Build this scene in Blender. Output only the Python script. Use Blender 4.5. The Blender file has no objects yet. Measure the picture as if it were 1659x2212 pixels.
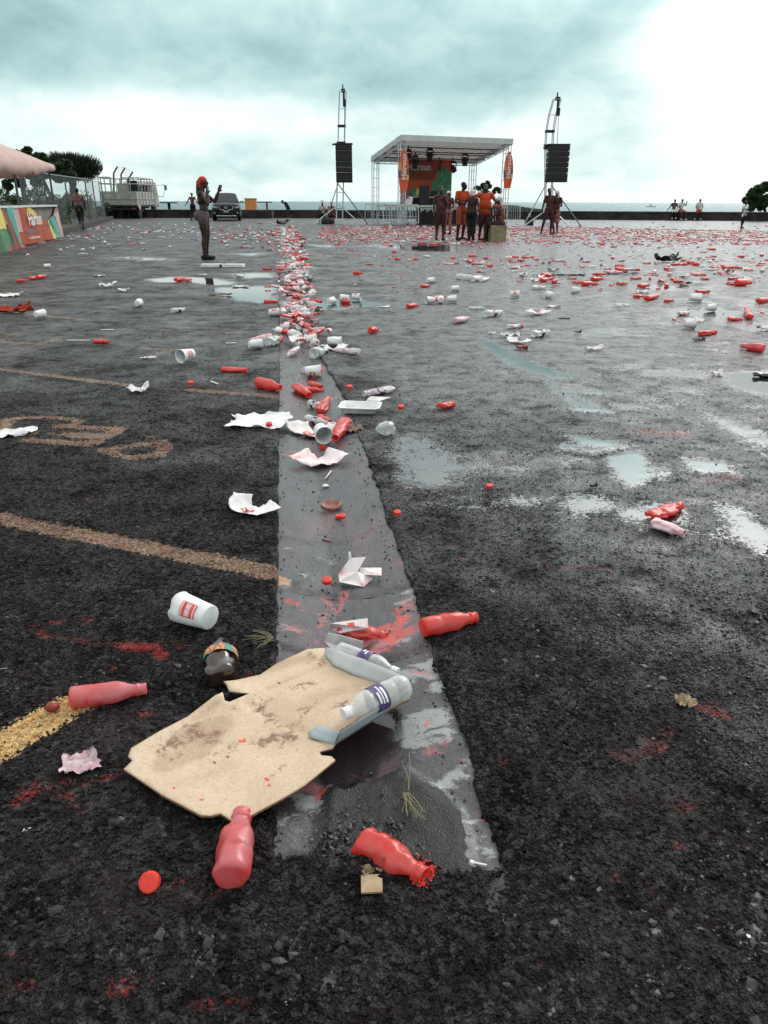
import bpy, bmesh, math, random
import numpy as np
from mathutils import Vector, Matrix, noise as mnoise
from mathutils.geometry import delaunay_2d_cdt
R = math.radians
PI = math.pi
S = bpy.context.scene
C = S.collection
# ------------------------------------------------------------------ camera
CAMH, PITCH, ROLL, F = 1.15, R(22.77), R(0.2), 1597.0     # F in units of a 1659 px wide picture
cam_d = bpy.data.cameras.new('camera'); cam = bpy.data.objects.new('camera', cam_d); C.objects.link(cam)
cam_d.sensor_fit = 'VERTICAL'; cam_d.sensor_height = 36.0; cam_d.sensor_width = 36.0; cam_d.lens = 36.0 * F / 2212.0
cam_d.clip_start = 0.05; cam_d.clip_end = 60000
cam.matrix_world = Matrix.Translation((0, 0, CAMH)) @ Matrix.Rotation(R(90) - PITCH, 4, 'X') @ Matrix.Rotation(ROLL, 4, 'Z')
S.camera = cam
S.render.resolution_x, S.render.resolution_y = 768, 1024
# ------------------------------------------------------------------ light and sky
S.cycles.max_bounces = 5; S.cycles.diffuse_bounces = 2; S.cycles.glossy_bounces = 3; S.cycles.transmission_bounces = 3; S.cycles.transparent_max_bounces = 8
S.view_settings.view_transform = 'Standard'; S.view_settings.look = 'None'
S.view_settings.exposure = 0.0; S.view_settings.gamma = 1.0
SUN_EL, SUN_AZ = R(42), R(38)          # azimuth from +Y towards +X
sd = bpy.data.lights.new('sun', 'SUN'); so = bpy.data.objects.new('sun', sd); C.objects.link(so)
sd.energy = 1.1; sd.angle = R(24); sd.color = (1.0, 0.97, 0.93)
so.rotation_euler = (R(90) - SUN_EL, 0, PI - SUN_AZ)
W = bpy.data.worlds.new('World'); S.world = W; W.use_nodes = True
wt = W.node_tree; wn = wt.nodes; wl = wt.links
for n in list(wn): wn.remove(n)
class NT:
    """tiny node helper"""
    def __init__(s, tree): s.t = tree; s.n = tree.nodes; s.l = tree.links
    def put(s, sock, v):
        if v is None: return
        if isinstance(v, bpy.types.NodeSocket): s.l.new(v, sock)
        else:
            try: sock.default_value = v
            except Exception:
                sock.default_value = (*v, 1.0) if len(v) == 3 else v[:3]
    def math(s, op, a, b=None, c=None, clamp=False):
        n = s.n.new('ShaderNodeMath'); n.operation = op; n.use_clamp = clamp
        s.put(n.inputs[0], a); s.put(n.inputs[1], b)
        if c is not None: s.put(n.inputs[2], c)
        return n.outputs[0]
    def vmath(s, op, a, b=None, scale=None):
        n = s.n.new('ShaderNodeVectorMath'); n.operation = op
        s.put(n.inputs[0], a); s.put(n.inputs[1], b)
        if scale is not None: s.put(n.inputs['Scale'], scale)
        return n.outputs[1] if op in ('LENGTH', 'DOT_PRODUCT', 'DISTANCE') else n.outputs[0]
    def noise(s, vec, scale, detail=3, rough=0.5, dist=0.0, col=False):
        n = s.n.new('ShaderNodeTexNoise'); s.put(n.inputs['Vector'], vec)
        n.inputs['Scale'].default_value = scale; n.inputs['Detail'].default_value = detail
        n.inputs['Roughness'].default_value = rough; n.inputs['Distortion'].default_value = dist
        return n.outputs[1 if col else 0]
    def voro(s, vec, scale, feature='F1', out='Distance', rnd=1.0, metric='EUCLIDEAN'):
        n = s.n.new('ShaderNodeTexVoronoi'); n.feature = feature; n.distance = metric; s.put(n.inputs['Vector'], vec)
        n.inputs['Scale'].default_value = scale; n.inputs['Randomness'].default_value = rnd
        return n.outputs[out]
    def mix(s, f, a, b, kind='MIX'):
        n = s.n.new('ShaderNodeMix'); n.data_type = 'RGBA'; n.blend_type = kind
        s.put(n.inputs[0], f); s.put(n.inputs[6], a); s.put(n.inputs[7], b)
        return n.outputs[2]
    def fmix(s, f, a, b):
        n = s.n.new('ShaderNodeMix'); n.data_type = 'FLOAT'
        s.put(n.inputs[0], f); s.put(n.inputs[2], a); s.put(n.inputs[3], b)
        return n.outputs[0]
    def step(s, v, a, b, lo=0.0, hi=1.0):
        n = s.n.new('ShaderNodeMapRange'); n.interpolation_type = 'SMOOTHSTEP'; n.clamp = True
        s.put(n.inputs[0], v); s.put(n.inputs[1], a); s.put(n.inputs[2], b); s.put(n.inputs[3], lo); s.put(n.inputs[4], hi)
        return n.outputs[0]
    def attr(s, name, out='Fac'):
        n = s.n.new('ShaderNodeAttribute'); n.attribute_name = name
        return n.outputs[out]
    def coord(s, out='Object'):
        return s.n.new('ShaderNodeTexCoord').outputs[out]
    def bump(s, h, strength, dist, normal=None):
        n = s.n.new('ShaderNodeBump'); s.put(n.inputs['Strength'], strength); n.inputs['Distance'].default_value = dist
        s.put(n.inputs['Height'], h)
        if normal is not None: s.put(n.inputs['Normal'], normal)
        return n.outputs[0]
# sky: a broken overcast layer over a physical sky
T = NT(wt)
dirv = T.coord('Generated')
sep = wn.new('ShaderNodeSeparateXYZ'); wl.new(dirv, sep.inputs[0])
az = T.math('ARCTAN2', sep.outputs[0], sep.outputs[1])
el = T.math('ARCSINE', sep.outputs[2])
elp = T.math('MAXIMUM', el, 0.0)
# cloud layer coordinates: flat layer seen in perspective
den = T.math('ADD', T.math('MAXIMUM', sep.outputs[2], 0.0), 0.16)
px = T.math('MULTIPLY', T.math('DIVIDE', sep.outputs[0], den), 1.5); py = T.math('DIVIDE', sep.outputs[1], den)
cmb = wn.new('ShaderNodeCombineXYZ'); wl.new(px, cmb.inputs[0]); wl.new(py, cmb.inputs[1]); cmb.inputs[2].default_value = 3.7
n1 = T.noise(cmb.outputs[0], 0.75, 4, 0.52, 0.35)
n2 = T.noise(cmb.outputs[0], 2.1, 5, 0.6, 0.0)
n3 = T.noise(T.vmath('MULTIPLY', dirv, (1.0, 1.0, 2.3)), 5.5, 4, 0.5, 0.0)
def blob(a, e, sa, se, tilt=0.0):
    # soft bank of cloud at azimuth a, elevation e (degrees)
    da = T.math('SUBTRACT', az, R(a)); de = T.math('SUBTRACT', el, R(e))
    de = T.math('SUBTRACT', de, T.math('MULTIPLY', da, tilt))
    q = T.math('ADD', T.math('POWER', T.math('ABSOLUTE', T.math('DIVIDE', da, R(sa))), 2.0), T.math('POWER', T.math('ABSOLUTE', T.math('DIVIDE', de, R(se))), 2.0))
    return T.math('POWER', 2.718, T.math('MULTIPLY', q, -1.0))
bright = [ (27.5, 6.8, 8.0, 6.0, 0.1, 0.75), (23, 12, 6, 3.5, 0.5, .34), (-17, 4.6, 5.0, 1.6, -0.05, .42), (-7, 5.2, 9, 1.2, 0.0, .22), (-30, 4.6, 5, 1.7, 0, .35), (10, 4.5, 10, 1.8, 0.25, .16), (40, 14, 14, 8, 0, .5)]
dark = [ (-2, 8.6, 14, 1.9, -0.1, .10), (-24, 9.6, 14, 3.0, -0.1, .13), (12, 9.0, 9, 2.2, 0.45, .12), (14, 4.9, 7, 1.2, 0.1, .08), (-12, 2.2, 22, 1.3, 0, .05)]
wob = T.math('MULTIPLY', T.math('SUBTRACT', n3, 0.5), 0.9)
n4 = T.noise(T.vmath('MULTIPLY', dirv, (1.0, 1.0, 1.7)), 13.0, 4, 0.55, 0.4)
base = T.math('ADD', 0.655, T.math('MULTIPLY', T.math('SUBTRACT', n1, 0.5), 0.38))
base = T.math('ADD', base, T.math('MULTIPLY', T.math('SUBTRACT', n2, 0.5), 0.2))
base = T.math('ADD', base, T.math('MULTIPLY', T.math('SUBTRACT', n3, 0.5), 0.34))
base = T.math('ADD', base, T.math('MULTIPLY', T.math('SUBTRACT', n4, 0.5), 0.40))
base = T.math('ADD', base, T.step(elp, 0.0, R(10), 0.17, 0.0))
for a, e, sa, se, t, k in bright:
    base = T.math('ADD', base, T.math('MULTIPLY', T.math('MULTIPLY', blob(a, e, sa, se, t), T.math('ADD', 0.75, wob)), k * 1.25))
for a, e, sa, se, t, k in dark:
    base = T.math('SUBTRACT', base, T.math('MULTIPLY', T.math('MULTIPLY', blob(a, e, sa, se, t), T.math('ADD', 0.9, wob)), k))
cr = wn.new('ShaderNodeValToRGB'); wl.new(base, cr.inputs[0])
E = cr.color_ramp.elements
E[0].position = 0.20; E[0].color = (0.19, 0.33, 0.35, 1)
E[1].position = 1.0; E[1].color = (1.08, 1.16, 1.13, 1)
for p, c in ((0.42, (0.315, 0.505, 0.52, 1)), (0.58, (0.48, 0.71, 0.715, 1)), (0.74, (0.70, 0.915, 0.905, 1)), (0.86, (0.93, 1.06, 1.04, 1))):
    e = E.new(p); e.color = c
sky = wn.new('ShaderNodeTexSky'); sky.sky_type = 'NISHITA'; sky.sun_disc = False; sky.sun_elevation = SUN_EL; sky.sun_rotation = SUN_AZ
bgs = wn.new('ShaderNodeBackground'); wl.new(sky.outputs[0], bgs.inputs[0]); bgs.inputs[1].default_value = 0.1
bgc = wn.new('ShaderNodeBackground')
# the teal of the low clouds gives way to plain white light higher up
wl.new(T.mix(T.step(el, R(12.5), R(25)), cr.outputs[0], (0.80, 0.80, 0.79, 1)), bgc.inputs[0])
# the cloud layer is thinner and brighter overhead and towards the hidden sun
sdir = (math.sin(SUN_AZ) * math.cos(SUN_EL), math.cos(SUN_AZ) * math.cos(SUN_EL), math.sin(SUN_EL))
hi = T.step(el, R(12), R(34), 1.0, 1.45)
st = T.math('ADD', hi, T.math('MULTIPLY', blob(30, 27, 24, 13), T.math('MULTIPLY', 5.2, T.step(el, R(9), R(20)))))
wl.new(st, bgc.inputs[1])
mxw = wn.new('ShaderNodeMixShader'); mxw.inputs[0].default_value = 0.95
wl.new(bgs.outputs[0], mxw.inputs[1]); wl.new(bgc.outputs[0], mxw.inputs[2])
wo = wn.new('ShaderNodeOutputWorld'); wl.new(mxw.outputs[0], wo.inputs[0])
# ------------------------------------------------------------------ where things stand
cp, sp = math.cos(PITCH), math.sin(PITCH)
def ray(x, y):
    u = (x - 829.5) / F; v = (1106.0 - y) / F
    c, s_ = math.cos(ROLL), math.sin(ROLL)
    u, v = u * c - v * s_, u * s_ + v * c
    return Vector((u, cp + v * sp, -sp + v * cp))
def g(x, y, z=0.0):
    """point of the plane at height z that is seen at x, y of the 1659 x 2212 picture"""
    d = ray(x, y); t = (z - CAMH) / d.z
    return Vector((d.x * t, d.y * t, z))
def s(x, y, z=0.0): return g(x / 1.507, y / 1.507, z)
def at(x, y, Y):
    """point at distance Y seen at x, y"""
    d = ray(x, y); t = Y / d.y
    return Vector((d.x * t, Y, CAMH + d.z * t))
rng = random.Random(11)
# ------------------------------------------------------------------ mesh tools
def link_mesh(name, V, Fc, mat, parent=None, smooth=False, attrs=None):
    me = bpy.data.meshes.new(name)
    if isinstance(V, np.ndarray): V = V.tolist()
    me.from_pydata([tuple(v) for v in V], [], Fc)
    if mat is not None:
        for m_ in (mat if isinstance(mat, (list, tuple)) else [mat]): me.materials.append(m_)
    me.validate(); me.update()
    if smooth: me.polygons.foreach_set('use_smooth', [True] * len(me.polygons))
    o = bpy.data.objects.new(name, me); C.objects.link(o)
    if parent is not None: o.parent = parent
    return o
class MB:
    def __init__(s): s.V = []; s.F = []; s.M = []
    def add(s, V, Fc, mi=0):
        k = len(s.V); s.V += [tuple(v) for v in V]; s.F += [tuple(i + k for i in f) for f in Fc]; s.M += [mi] * len(Fc)
        return s
    def box(s, c, d, rot=None, mi=0, taper=1.0):
        V = []
        for z in (-.5, .5):
            k = taper if z > 0 else 1.0
            for x, y in ((-.5, -.5), (.5, -.5), (.5, .5), (-.5, .5)):
                v = Vector((x * d[0] * k, y * d[1] * k, z * d[2]))
                if rot is not None: v = rot @ v
                V.append(v + Vector(c))
        return s.add(V, [(0, 3, 2, 1), (4, 5, 6, 7), (0, 1, 5, 4), (1, 2, 6, 5), (2, 3, 7, 6), (3, 0, 4, 7)], mi)
    def tube(s, p, q, r, r2=None, n=8, mi=0, cap=True, ell=1.0):
        p, q = Vector(p), Vector(q); r2 = r if r2 is None else r2
        d = (q - p); 
        if d.length < 1e-7: return s
        d.normalize(); a = d.orthogonal().normalized(); b = d.cross(a)
        V = []
        for c, rr in ((p, r), (q, r2)):
            for i in range(n):
                t = 2 * PI * i / n; V.append(c + (a * math.cos(t) + b * math.sin(t) * ell) * rr)
        Fc = [(i, (i + 1) % n, n + (i + 1) % n, n + i) for i in range(n)]
        if cap: Fc += [tuple(range(n - 1, -1, -1)), tuple(range(n, 2 * n))]
        return s.add(V, Fc, mi)
    def path(s, pts, r, n=6, mi=0):
        for a, b in zip(pts[:-1], pts[1:]): s.tube(a, b, r, n=n, mi=mi)
        return s
    def ball(s, c, r, n=10, mi=0):
        if not hasattr(r, '__len__'): r = (r, r, r)
        V = []; h = n // 2 + 1
        for j in range(1, h):
            ph = PI * j / h
            for i in range(n):
                t = 2 * PI * i / n; V.append((c[0] + r[0] * math.sin(ph) * math.cos(t), c[1] + r[1] * math.sin(ph) * math.sin(t), c[2] + r[2] * math.cos(ph)))
        V += [(c[0], c[1], c[2] + r[2]), (c[0], c[1], c[2] - r[2])]
        tp, bt = len(V) - 2, len(V) - 1; Fc = []
        for j in range(h - 2):
            for i in range(n): Fc.append((j * n + i, (j + 1) * n + i, (j + 1) * n + (i + 1) % n, j * n + (i + 1) % n))
        for i in range(n):
            Fc.append((tp, i, (i + 1) % n)); Fc.append((bt, (h - 2) * n + (i + 1) % n, (h - 2) * n + i))
        return s.add(V, Fc, mi)
    def quad(s, a, b, c, d, mi=0): return s.add([a, b, c, d], [(0, 1, 2, 3)], mi)
    def prism(s, pts, off, mi=0):
        """polygon pts extruded by vector off"""
        n = len(pts); off = Vector(off)
        V = [Vector(p) for p in pts] + [Vector(p) + off for p in pts]
        return s.add(V, [tuple(range(n - 1, -1, -1)), tuple(range(n, 2 * n))] + [(i, (i + 1) % n, n + (i + 1) % n, n + i) for i in range(n)], mi)
    def build(s, name, mat, parent=None, smooth=False, bevel=0):
        o = link_mesh(name, s.V, s.F, mat, parent, smooth)
        if isinstance(mat, (list, tuple)): o.data.polygons.foreach_set('material_index', s.M)
        bm = bmesh.new(); bm.from_mesh(o.data); bmesh.ops.recalc_face_normals(bm, faces=bm.faces[:]); bm.to_mesh(o.data); bm.free()
        if bevel:
            m = o.modifiers.new('b', 'BEVEL'); m.width = bevel; m.segments = 2; m.limit_method = 'ANGLE'; m.angle_limit = R(40)
        return o
def thing(name, label, cat, loc=(0, 0, 0), rz=0.0, group=None):
    o = bpy.data.objects.new(name, None); C.objects.link(o); o.empty_display_size = 0.1
    o.location = loc; o.rotation_euler = (0, 0, rz); tag(o, label, cat, group); return o
def tag(o, label=None, cat=None, group=None, kind=None):
    if label: o['label'] = label
    if cat: o['category'] = cat
    if group: o['group'] = group
    if kind: o['kind'] = kind
    return o
def copy_tree(o, parent=None):
    c = o.copy(); C.objects.link(c)
    if parent is not None: c.parent = parent
    for ch in [k for k in o.children]: copy_tree(ch, c)
    return c
# numpy value noise
def _h(ix, iy, seed):
    n = (ix.astype(np.int64) * 374761393 + iy.astype(np.int64) * 668265263 + seed * 1442695041) & 0x7fffffff
    n = ((n ^ (n >> 13)) * 1274126177) & 0x7fffffff
    return ((n ^ (n >> 16)) & 0xffff) / 65535.0
def vnoise(x, y, seed=0):
    ix = np.floor(x); iy = np.floor(y); fx = x - ix; fy = y - iy
    fx = fx * fx * (3 - 2 * fx); fy = fy * fy * (3 - 2 * fy)
    a = _h(ix, iy, seed); b = _h(ix + 1, iy, seed); c = _h(ix, iy + 1, seed); d = _h(ix + 1, iy + 1, seed)
    return (a * (1 - fx) + b * fx) * (1 - fy) + (c * (1 - fx) + d * fx) * fy
def fbm(x, y, seed=0, o=4):
    t = 0; amp = 0.5; tot = 0
    for k in range(o):
        t = t + amp * vnoise(x * 2 ** k, y * 2 ** k, seed + k * 7); tot += amp; amp *= 0.5
    return t / tot
# ------------------------------------------------------------------ materials
MATS = {}
def mat(name, c1, c2=None, scale=20.0, rough=0.6, bump=0.0, bscale=60.0, bdist=0.002, metal=0.0, spec=0.5, lo=0.35, hi=0.65, coat=0.0, trans=0.0, sss=0.0, detail=4, c3=None, s3=None, lo3=.6, hi3=.7, rough2=None, ior=1.45):
    m = bpy.data.materials.new(name); m.use_nodes = True; MATS[name] = m
    t = NT(m.node_tree); b = m.node_tree.nodes['Principled BSDF']
    co = t.coord('Object')
    col = (*c1, 1)
    if c2 is not None:
        n = t.noise(co, scale, detail, 0.6, 0.3)
        f = t.step(n, lo, hi)
        col = t.mix(f, (*c1, 1), (*c2, 1))
        if rough2 is not None: t.put(b.inputs['Roughness'], t.fmix(f, rough, rough2))
    if c3 is not None:
        f3 = t.step(t.noise(co, s3, 4, 0.65, 0.2), lo3, hi3)
        col = t.mix(f3, col, (*c3, 1))
    t.put(b.inputs['Base Color'], col)
    if rough2 is None or c2 is None: b.inputs['Roughness'].default_value = rough
    b.inputs['Metallic'].default_value = metal; b.inputs['Specular IOR Level'].default_value = spec
    b.inputs['Coat Weight'].default_value = coat; b.inputs['Transmission Weight'].default_value = trans; b.inputs['IOR'].default_value = ior
    if sss: b.inputs['Subsurface Weight'].default_value = sss; b.inputs['Subsurface Radius'].default_value = (0.02, 0.01, 0.008)
    if bump:
        t.put(b.inputs['Normal'], t.bump(t.noise(co, bscale, 4, 0.6), bump, bdist))
    return m
# ================================================================== GROUND
def seg_d(X, Y, a, b):
    ax, ay, bx, by = a[0], a[1], b[0], b[1]; dx, dy = bx - ax, by - ay; L = dx * dx + dy * dy + 1e-9
    t = np.clip(((X - ax) * dx + (Y - ay) * dy) / L, 0, 1)
    return np.hypot(X - ax - t * dx, Y - ay - t * dy)
def poly_sdf(X, Y, P):
    d = np.full(X.shape, 1e9); ins = np.zeros(X.shape, bool); n = len(P)
    for i in range(n):
        a, b = P[i], P[(i + 1) % n]; d = np.minimum(d, seg_d(X, Y, a, b))
        c = ((a[1] > Y) != (b[1] > Y)); dy = (b[1] - a[1]) or 1e-9
        ins ^= c & (X < (b[0] - a[0]) * (Y - a[1]) / dy + a[0])
    return np.where(ins, -d, d)
GL = [g(x, y) for x, y in ((601, 2100), (600, 1850), (598, 1700), (597, 1400), (600, 1200), (605, 1000), (607, 850), (606, 700), (605, 600), (604.5, 500))]
gl_a, gl_b = GL[3], GL[8]
gdir = (gl_b - gl_a).normalized(); gnor = Vector((gdir.y, -gdir.x, 0))        # gnor points right
GW = 0.43
def gutter_u(X, Y):      # distance across the gutter measured from its left edge
    return (X - gl_a.x) * gnor.x + (Y - gl_a.y) * gnor.y
def gutter_x(Y, u=0.0):  # X of the line at offset u
    return gl_a.x + (u + (0) - (Y - gl_a.y) * gnor.y) / gnor.x
GY0, GY1 = g(800, 1955).y, g(604, 489).y
def gutter_z(u, Y): 
    q = np.abs(u / GW - 0.42) / 0.58
    return -0.015 + 0.009 * np.clip(u / GW, 0, 1) - 0.030 * np.clip(1 - q, 0, 1) ** 1.0
# ---- rows and columns
ys = [0.30]
while ys[-1] < 62.5: ys.append(ys[-1] + max(0.0065, 0.0068 * ys[-1]))
ys = np.array(ys)
def spaced(a, b, n, p): 
    t = np.linspace(0, 1, n, endpoint=False) ** p
    return a + (b - a) * t
NL, NM, NR = 210, 90, 260
Xg = np.array([gutter_x(y) for y in ys]); wid = 1.6 + 1.05 * ys
cols = []
for k, (y, xg, w) in enumerate(zip(ys, Xg, wid)):
    l = (xg - 0.03 - spaced(0, w, NL, 1.15))[::-1]
    m_ = np.linspace(xg - 0.03, xg + 0.50, NM)[1:]
    r_ = (xg + 0.50 + spaced(0, w + 0.6 * min(y, 6), NR, 1.15))[1:]
    cols.append(np.concatenate([l, m_, r_]))
GX = np.array(cols); GY = np.repeat(ys[:, None], GX.shape[1], 1)
nr, nc = GX.shape
U = gutter_u(GX, GY)
edge_n = (fbm(GX * 9, GY * 9, 3) - 0.5) * 0.035 + (fbm(GX * 45, GY * 45, 5) - 0.5) * 0.012
edge_l = (fbm(GX * 22, GY * 22, 8) - 0.5) * 0.016
# the right edge of the old asphalt swells over the concrete beyond a few metres, and the near end is buried
over = np.clip((GY - 4.4) / 1.5, 0, 1) * 0.10
near_bury = np.clip((GY0 + 0.13 - GY) / 0.2, 0, 1)
ins_l = U - edge_l; ins_r = GW - over - U + edge_n
inside = np.minimum(ins_l, ins_r); inside = np.minimum(inside, (GY - GY0 - 0.09 + edge_n * 2 + (fbm(GX * 7, GY * 7, 12) - .5) * .13)); inside = np.minimum(inside, GY1 - GY)
Z = (fbm(GX * 0.7, GY * 0.7, 1) - 0.5) * 0.012 + (fbm(GX * 6, GY * 6, 2) - 0.5) * 0.004
nearf = np.clip((3.2 - GY) / 2.0, 0, 1)
Z += ((fbm(GX * 14, GY * 14, 21, 3) - 0.5) * 0.012 + (vnoise(GX * 60, GY * 60, 23) - 0.5) * 0.003) * nearf
Z = Z + np.clip(1 - np.abs(U - GW * .5) / 1.2, 0, 1) * 0.006
Z = np.where(inside > 0, gutter_z(U, GY) - .009, Z)
Z = np.where((GY > 16) & (inside <= 0), Z * 0.3, Z)
def bbox_idx(pts, pad):
    xs_ = [p[0] for p in pts]; ys_ = [p[1] for p in pts]
    return (GX > min(xs_) - pad) & (GX < max(xs_) + pad) & (GY > min(ys_) - pad) & (GY < max(ys_) + pad)
def stroke(A, XX, YY, pts, w, soft, val=1.0, world=False):
    P = pts if world else [g(*p) for p in pts]
    pad = w + soft
    xs_ = [p[0] for p in P]; ys_ = [p[1] for p in P]
    m_ = (XX > min(xs_) - pad) & (XX < max(xs_) + pad) & (YY > min(ys_) - pad) & (YY < max(ys_) + pad)
    if not m_.any(): return
    x, y = XX[m_], YY[m_]; d = np.full(x.shape, 1e9)
    if len(P) == 1: d = np.hypot(x - P[0][0], y - P[0][1])
    for a, b in zip(P[:-1], P[1:]): d = np.minimum(d, seg_d(x, y, a, b))
    A[m_] = np.maximum(A[m_], val * np.clip(0.5 + (w / 2 - d) / soft, 0, 1))
def patch(A, XX, YY, pts, soft, val=1.0):
    P = [g(*p) for p in pts]; xs_ = [p[0] for p in P]; ys_ = [p[1] for p in P]
    m_ = (XX > min(xs_) - soft) & (XX < max(xs_) + soft) & (YY > min(ys_) - soft) & (YY < max(ys_) + soft)
    if not m_.any(): return
    d = poly_sdf(XX[m_], YY[m_], P)
    A[m_] = np.maximum(A[m_], val * np.clip(0.5 - d / soft, 0, 1))
paint = np.zeros_like(GX); yellow = np.zeros_like(GX); red = np.zeros_like(GX); pud = np.zeros_like(GX); wet = np.zeros_like(GX)
# bay lines (faded, pinkish) and the bright yellow stub in the foreground
def pst(pts, w, val=1.0, soft=0.03): stroke(paint, GX, GY, pts, w, soft, val)
pst([(-250, 1072), (588, 1240)], 0.10, .97); pst([(-250, 1072), (588, 1240)], 0.06, 1.05)
stroke(yellow, GX, GY, [(-260, 1762), (-60, 1652), (60, 1580), (168, 1520)], 0.10, 0.04)
pst([(-200, 772), (280, 832)], 0.09, .8); pst([(410, 843), (600, 858)], 0.09, .85); pst([(280, 832), (410, 843)], .1, .45)
pst([(-200, 640), (60, 679), (190, 691)], 0.10, .8); pst([(350, 712), (604, 722)], .09, .66)
pst([(80, 626), (350, 640)], .09, .7); pst([(0, 622), (80, 626)], .09, .5)
pst([(0, 597), (60, 588), (240, 562), (420, 520), (560, 497)], 0.12, .72)
pst([(150, 566), (604, 583)], .09, .7); pst([(0, 560), (150, 566)], .08, .5)
pst([(220, 548), (600, 556)], .09, .6); pst([(300, 533), (600, 540)], .09, .6)
pst([(640, 552), (760, 560), (1000, 562)], .08, .5); pst([(640, 531), (1000, 534)], .09, .66)
for k, (x0, y0, x1, y1) in enumerate(((1190, 592, 1600, 560), (1240, 612, 1659, 585), (1390, 656, 1700, 610), (1000, 560, 1330, 545), (1500, 566, 1700, 560))):
    pst([(x0, y0), (x1, y1)], .09, .62)
pst([(1005, 640), (1180, 700), (1330, 745), (1500, 800)], .14, .46, .2)
# stencilled bay numbers, worn, seen upside down from here
pst([(-30, 928), (14, 908), (60, 902), (130, 903), (172, 911), (150, 921)], .075, .80); pst([(14, 908), (6, 925), (40, 940), (66, 937)], .10, .8)
pst([(60, 951), (196, 960), (262, 928), (130, 921)], .085, .95); pst([(150, 938), (200, 943)], .11, .8); pst([(110, 936), (150, 938)], .08, .6)
pst([(225, 972), (280, 990), (340, 986), (360, 968), (350, 955), (300, 962), (225, 972)], .085, .75); pst([(330, 962), (326, 945)], .08, .55)
pst([(0, 720), (45, 723)], .12, .6); pst([(0, 738), (90, 742), (130, 728)], .12, .66); pst([(40, 716), (0, 735)], .1, .5)
pst([(310, 752), (372, 755), (330, 768)], .11, .66); pst([(380, 762), (430, 752)], .1, .5); pst([(300, 764), (340, 770)], .08, .5)
# red powder paint trodden into the asphalt
def rst(pts, w, val=.8, soft=.05): stroke(red, GX, GY, pts, w, soft, val)
rst([(215, 1338), (140, 1344), (62, 1360), (120, 1382), (230, 1395), (310, 1408)], .035, .85, .05)
rst([(270, 1400), (340, 1405), (350, 1418)], .06, 1.0, .05); rst([(350, 1395), (400, 1400)], .05, .7, .06); rst([(330, 1345), (380, 1350)], .03, .7, .04)
rst([(46, 1735), (60, 1715), (130, 1700), (250, 1682), (262, 1670)], .045, .75, .06); rst([(48, 1730), (70, 1712)], .06, .85, .06)
rst([(305, 1550), (340, 1545)], .035, .9, .04); rst([(230, 1580), (300, 1552)], .06, .55, .12); rst([(180, 1300), (185, 1310)], .03, .75, .04)
rst([(45, 1462)], .03, .8, .04); rst([(60, 1930)], .02, .8, .03); rst([(20, 2150), (60, 2140)], .04, .8, .06); rst([(255, 2150), (290, 2140)], .05, .7, .06)
rst([(190, 1080), (195, 1083)], .04, .8, .05); rst([(360, 970), (366, 972)], .04, 1, .03); rst([(470, 972), (510, 990)], .02, .8, .03)
for p in ((404, 971), (570, 1008), (245, 1450), (505, 1455), (515, 1475), (540, 1468), (450, 1500), (620, 1500)): rst([p], .022, .95, .025)
rst([(1170, 1225), (1340, 1235)], .07, .80, .14); rst([(1390, 1230), (1300, 1226)], .07, .62, .1); rst([(1500, 1325), (1440, 1300)], .05, .5, .08)
rst([(1350, 1640), (1410, 1625), (1435, 1590)], .07, .86, .12); rst([(1530, 1535), (1560, 1545)], .06, 1.0, .06); rst([(1370, 1685)], .05, .6, .08)
rst([(1075, 1520), (1090, 1530)], .05, .5, .06); rst([(1090, 1655)], .04, .72, .04); rst([(1385, 1790)], .05, .5, .06); rst([(1300, 1650)], .05, .45, .1)
rst([(1395, 932), (1475, 936)], .14, 1.1, .12); rst([(1300, 960), (1370, 965)], .1, .6, .14); rst([(1530, 1040), (1590, 1030)], .14, .9, .16)
rst([(1000, 1180), (920, 1200)], .08, .55, .12); rst([(880, 1290), (950, 1260)], .06, .55, .1); rst([(1000, 1210), (1006, 1212)], .05, .7, .05)
rst([(1075, 990), (1082, 993)], .06, .9, .04); rst([(1096, 832)], .06, .9, .05); rst([(1060, 825)], .05, .8, .05); rst([(880, 1022), (1010, 1010)], .2, .42, .3)
rst([(925, 1770), (960, 1785)], .06, .8, .08); rst([(925, 1835), (935, 1850)], .05, 1.0, .06); rst([(880, 1800), (960, 1860)], .03, .9, .05); rst([(955, 1800), (965, 1790)], .04, .8, .06)
rst([(1300, 1190), (1240, 1180)], .08, .4, .14); rst([(1560, 1480), (1500, 1500)], .1, .35, .14); rst([(1450, 2110)], .06, .45, .1); rst([(640, 1620), (700, 1660)], .06, .9, .05)
for k in range(90):
    x_ = rng.uniform(0, 1659); y_ = 480 + 1700 * rng.random() ** 1.5
    p = g(x_, y_); stroke(red, GX, GY, [p, (p.x + rng.uniform(-.1, .1), p.y + rng.uniform(-.05, .05))], rng.uniform(.01, .05), .04, rng.uniform(.35, .7), True)
# red film of powder under the far litter
fl = np.clip((GY - 14) / 12, 0, 1) * np.clip((44 - GY) / 6, 0, 1) * np.clip((fbm(GX * .45, GY * .22, 31) - .42) * 4, 0, 1)
red = np.maximum(red, fl * .5 * (GX > -12))
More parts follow.
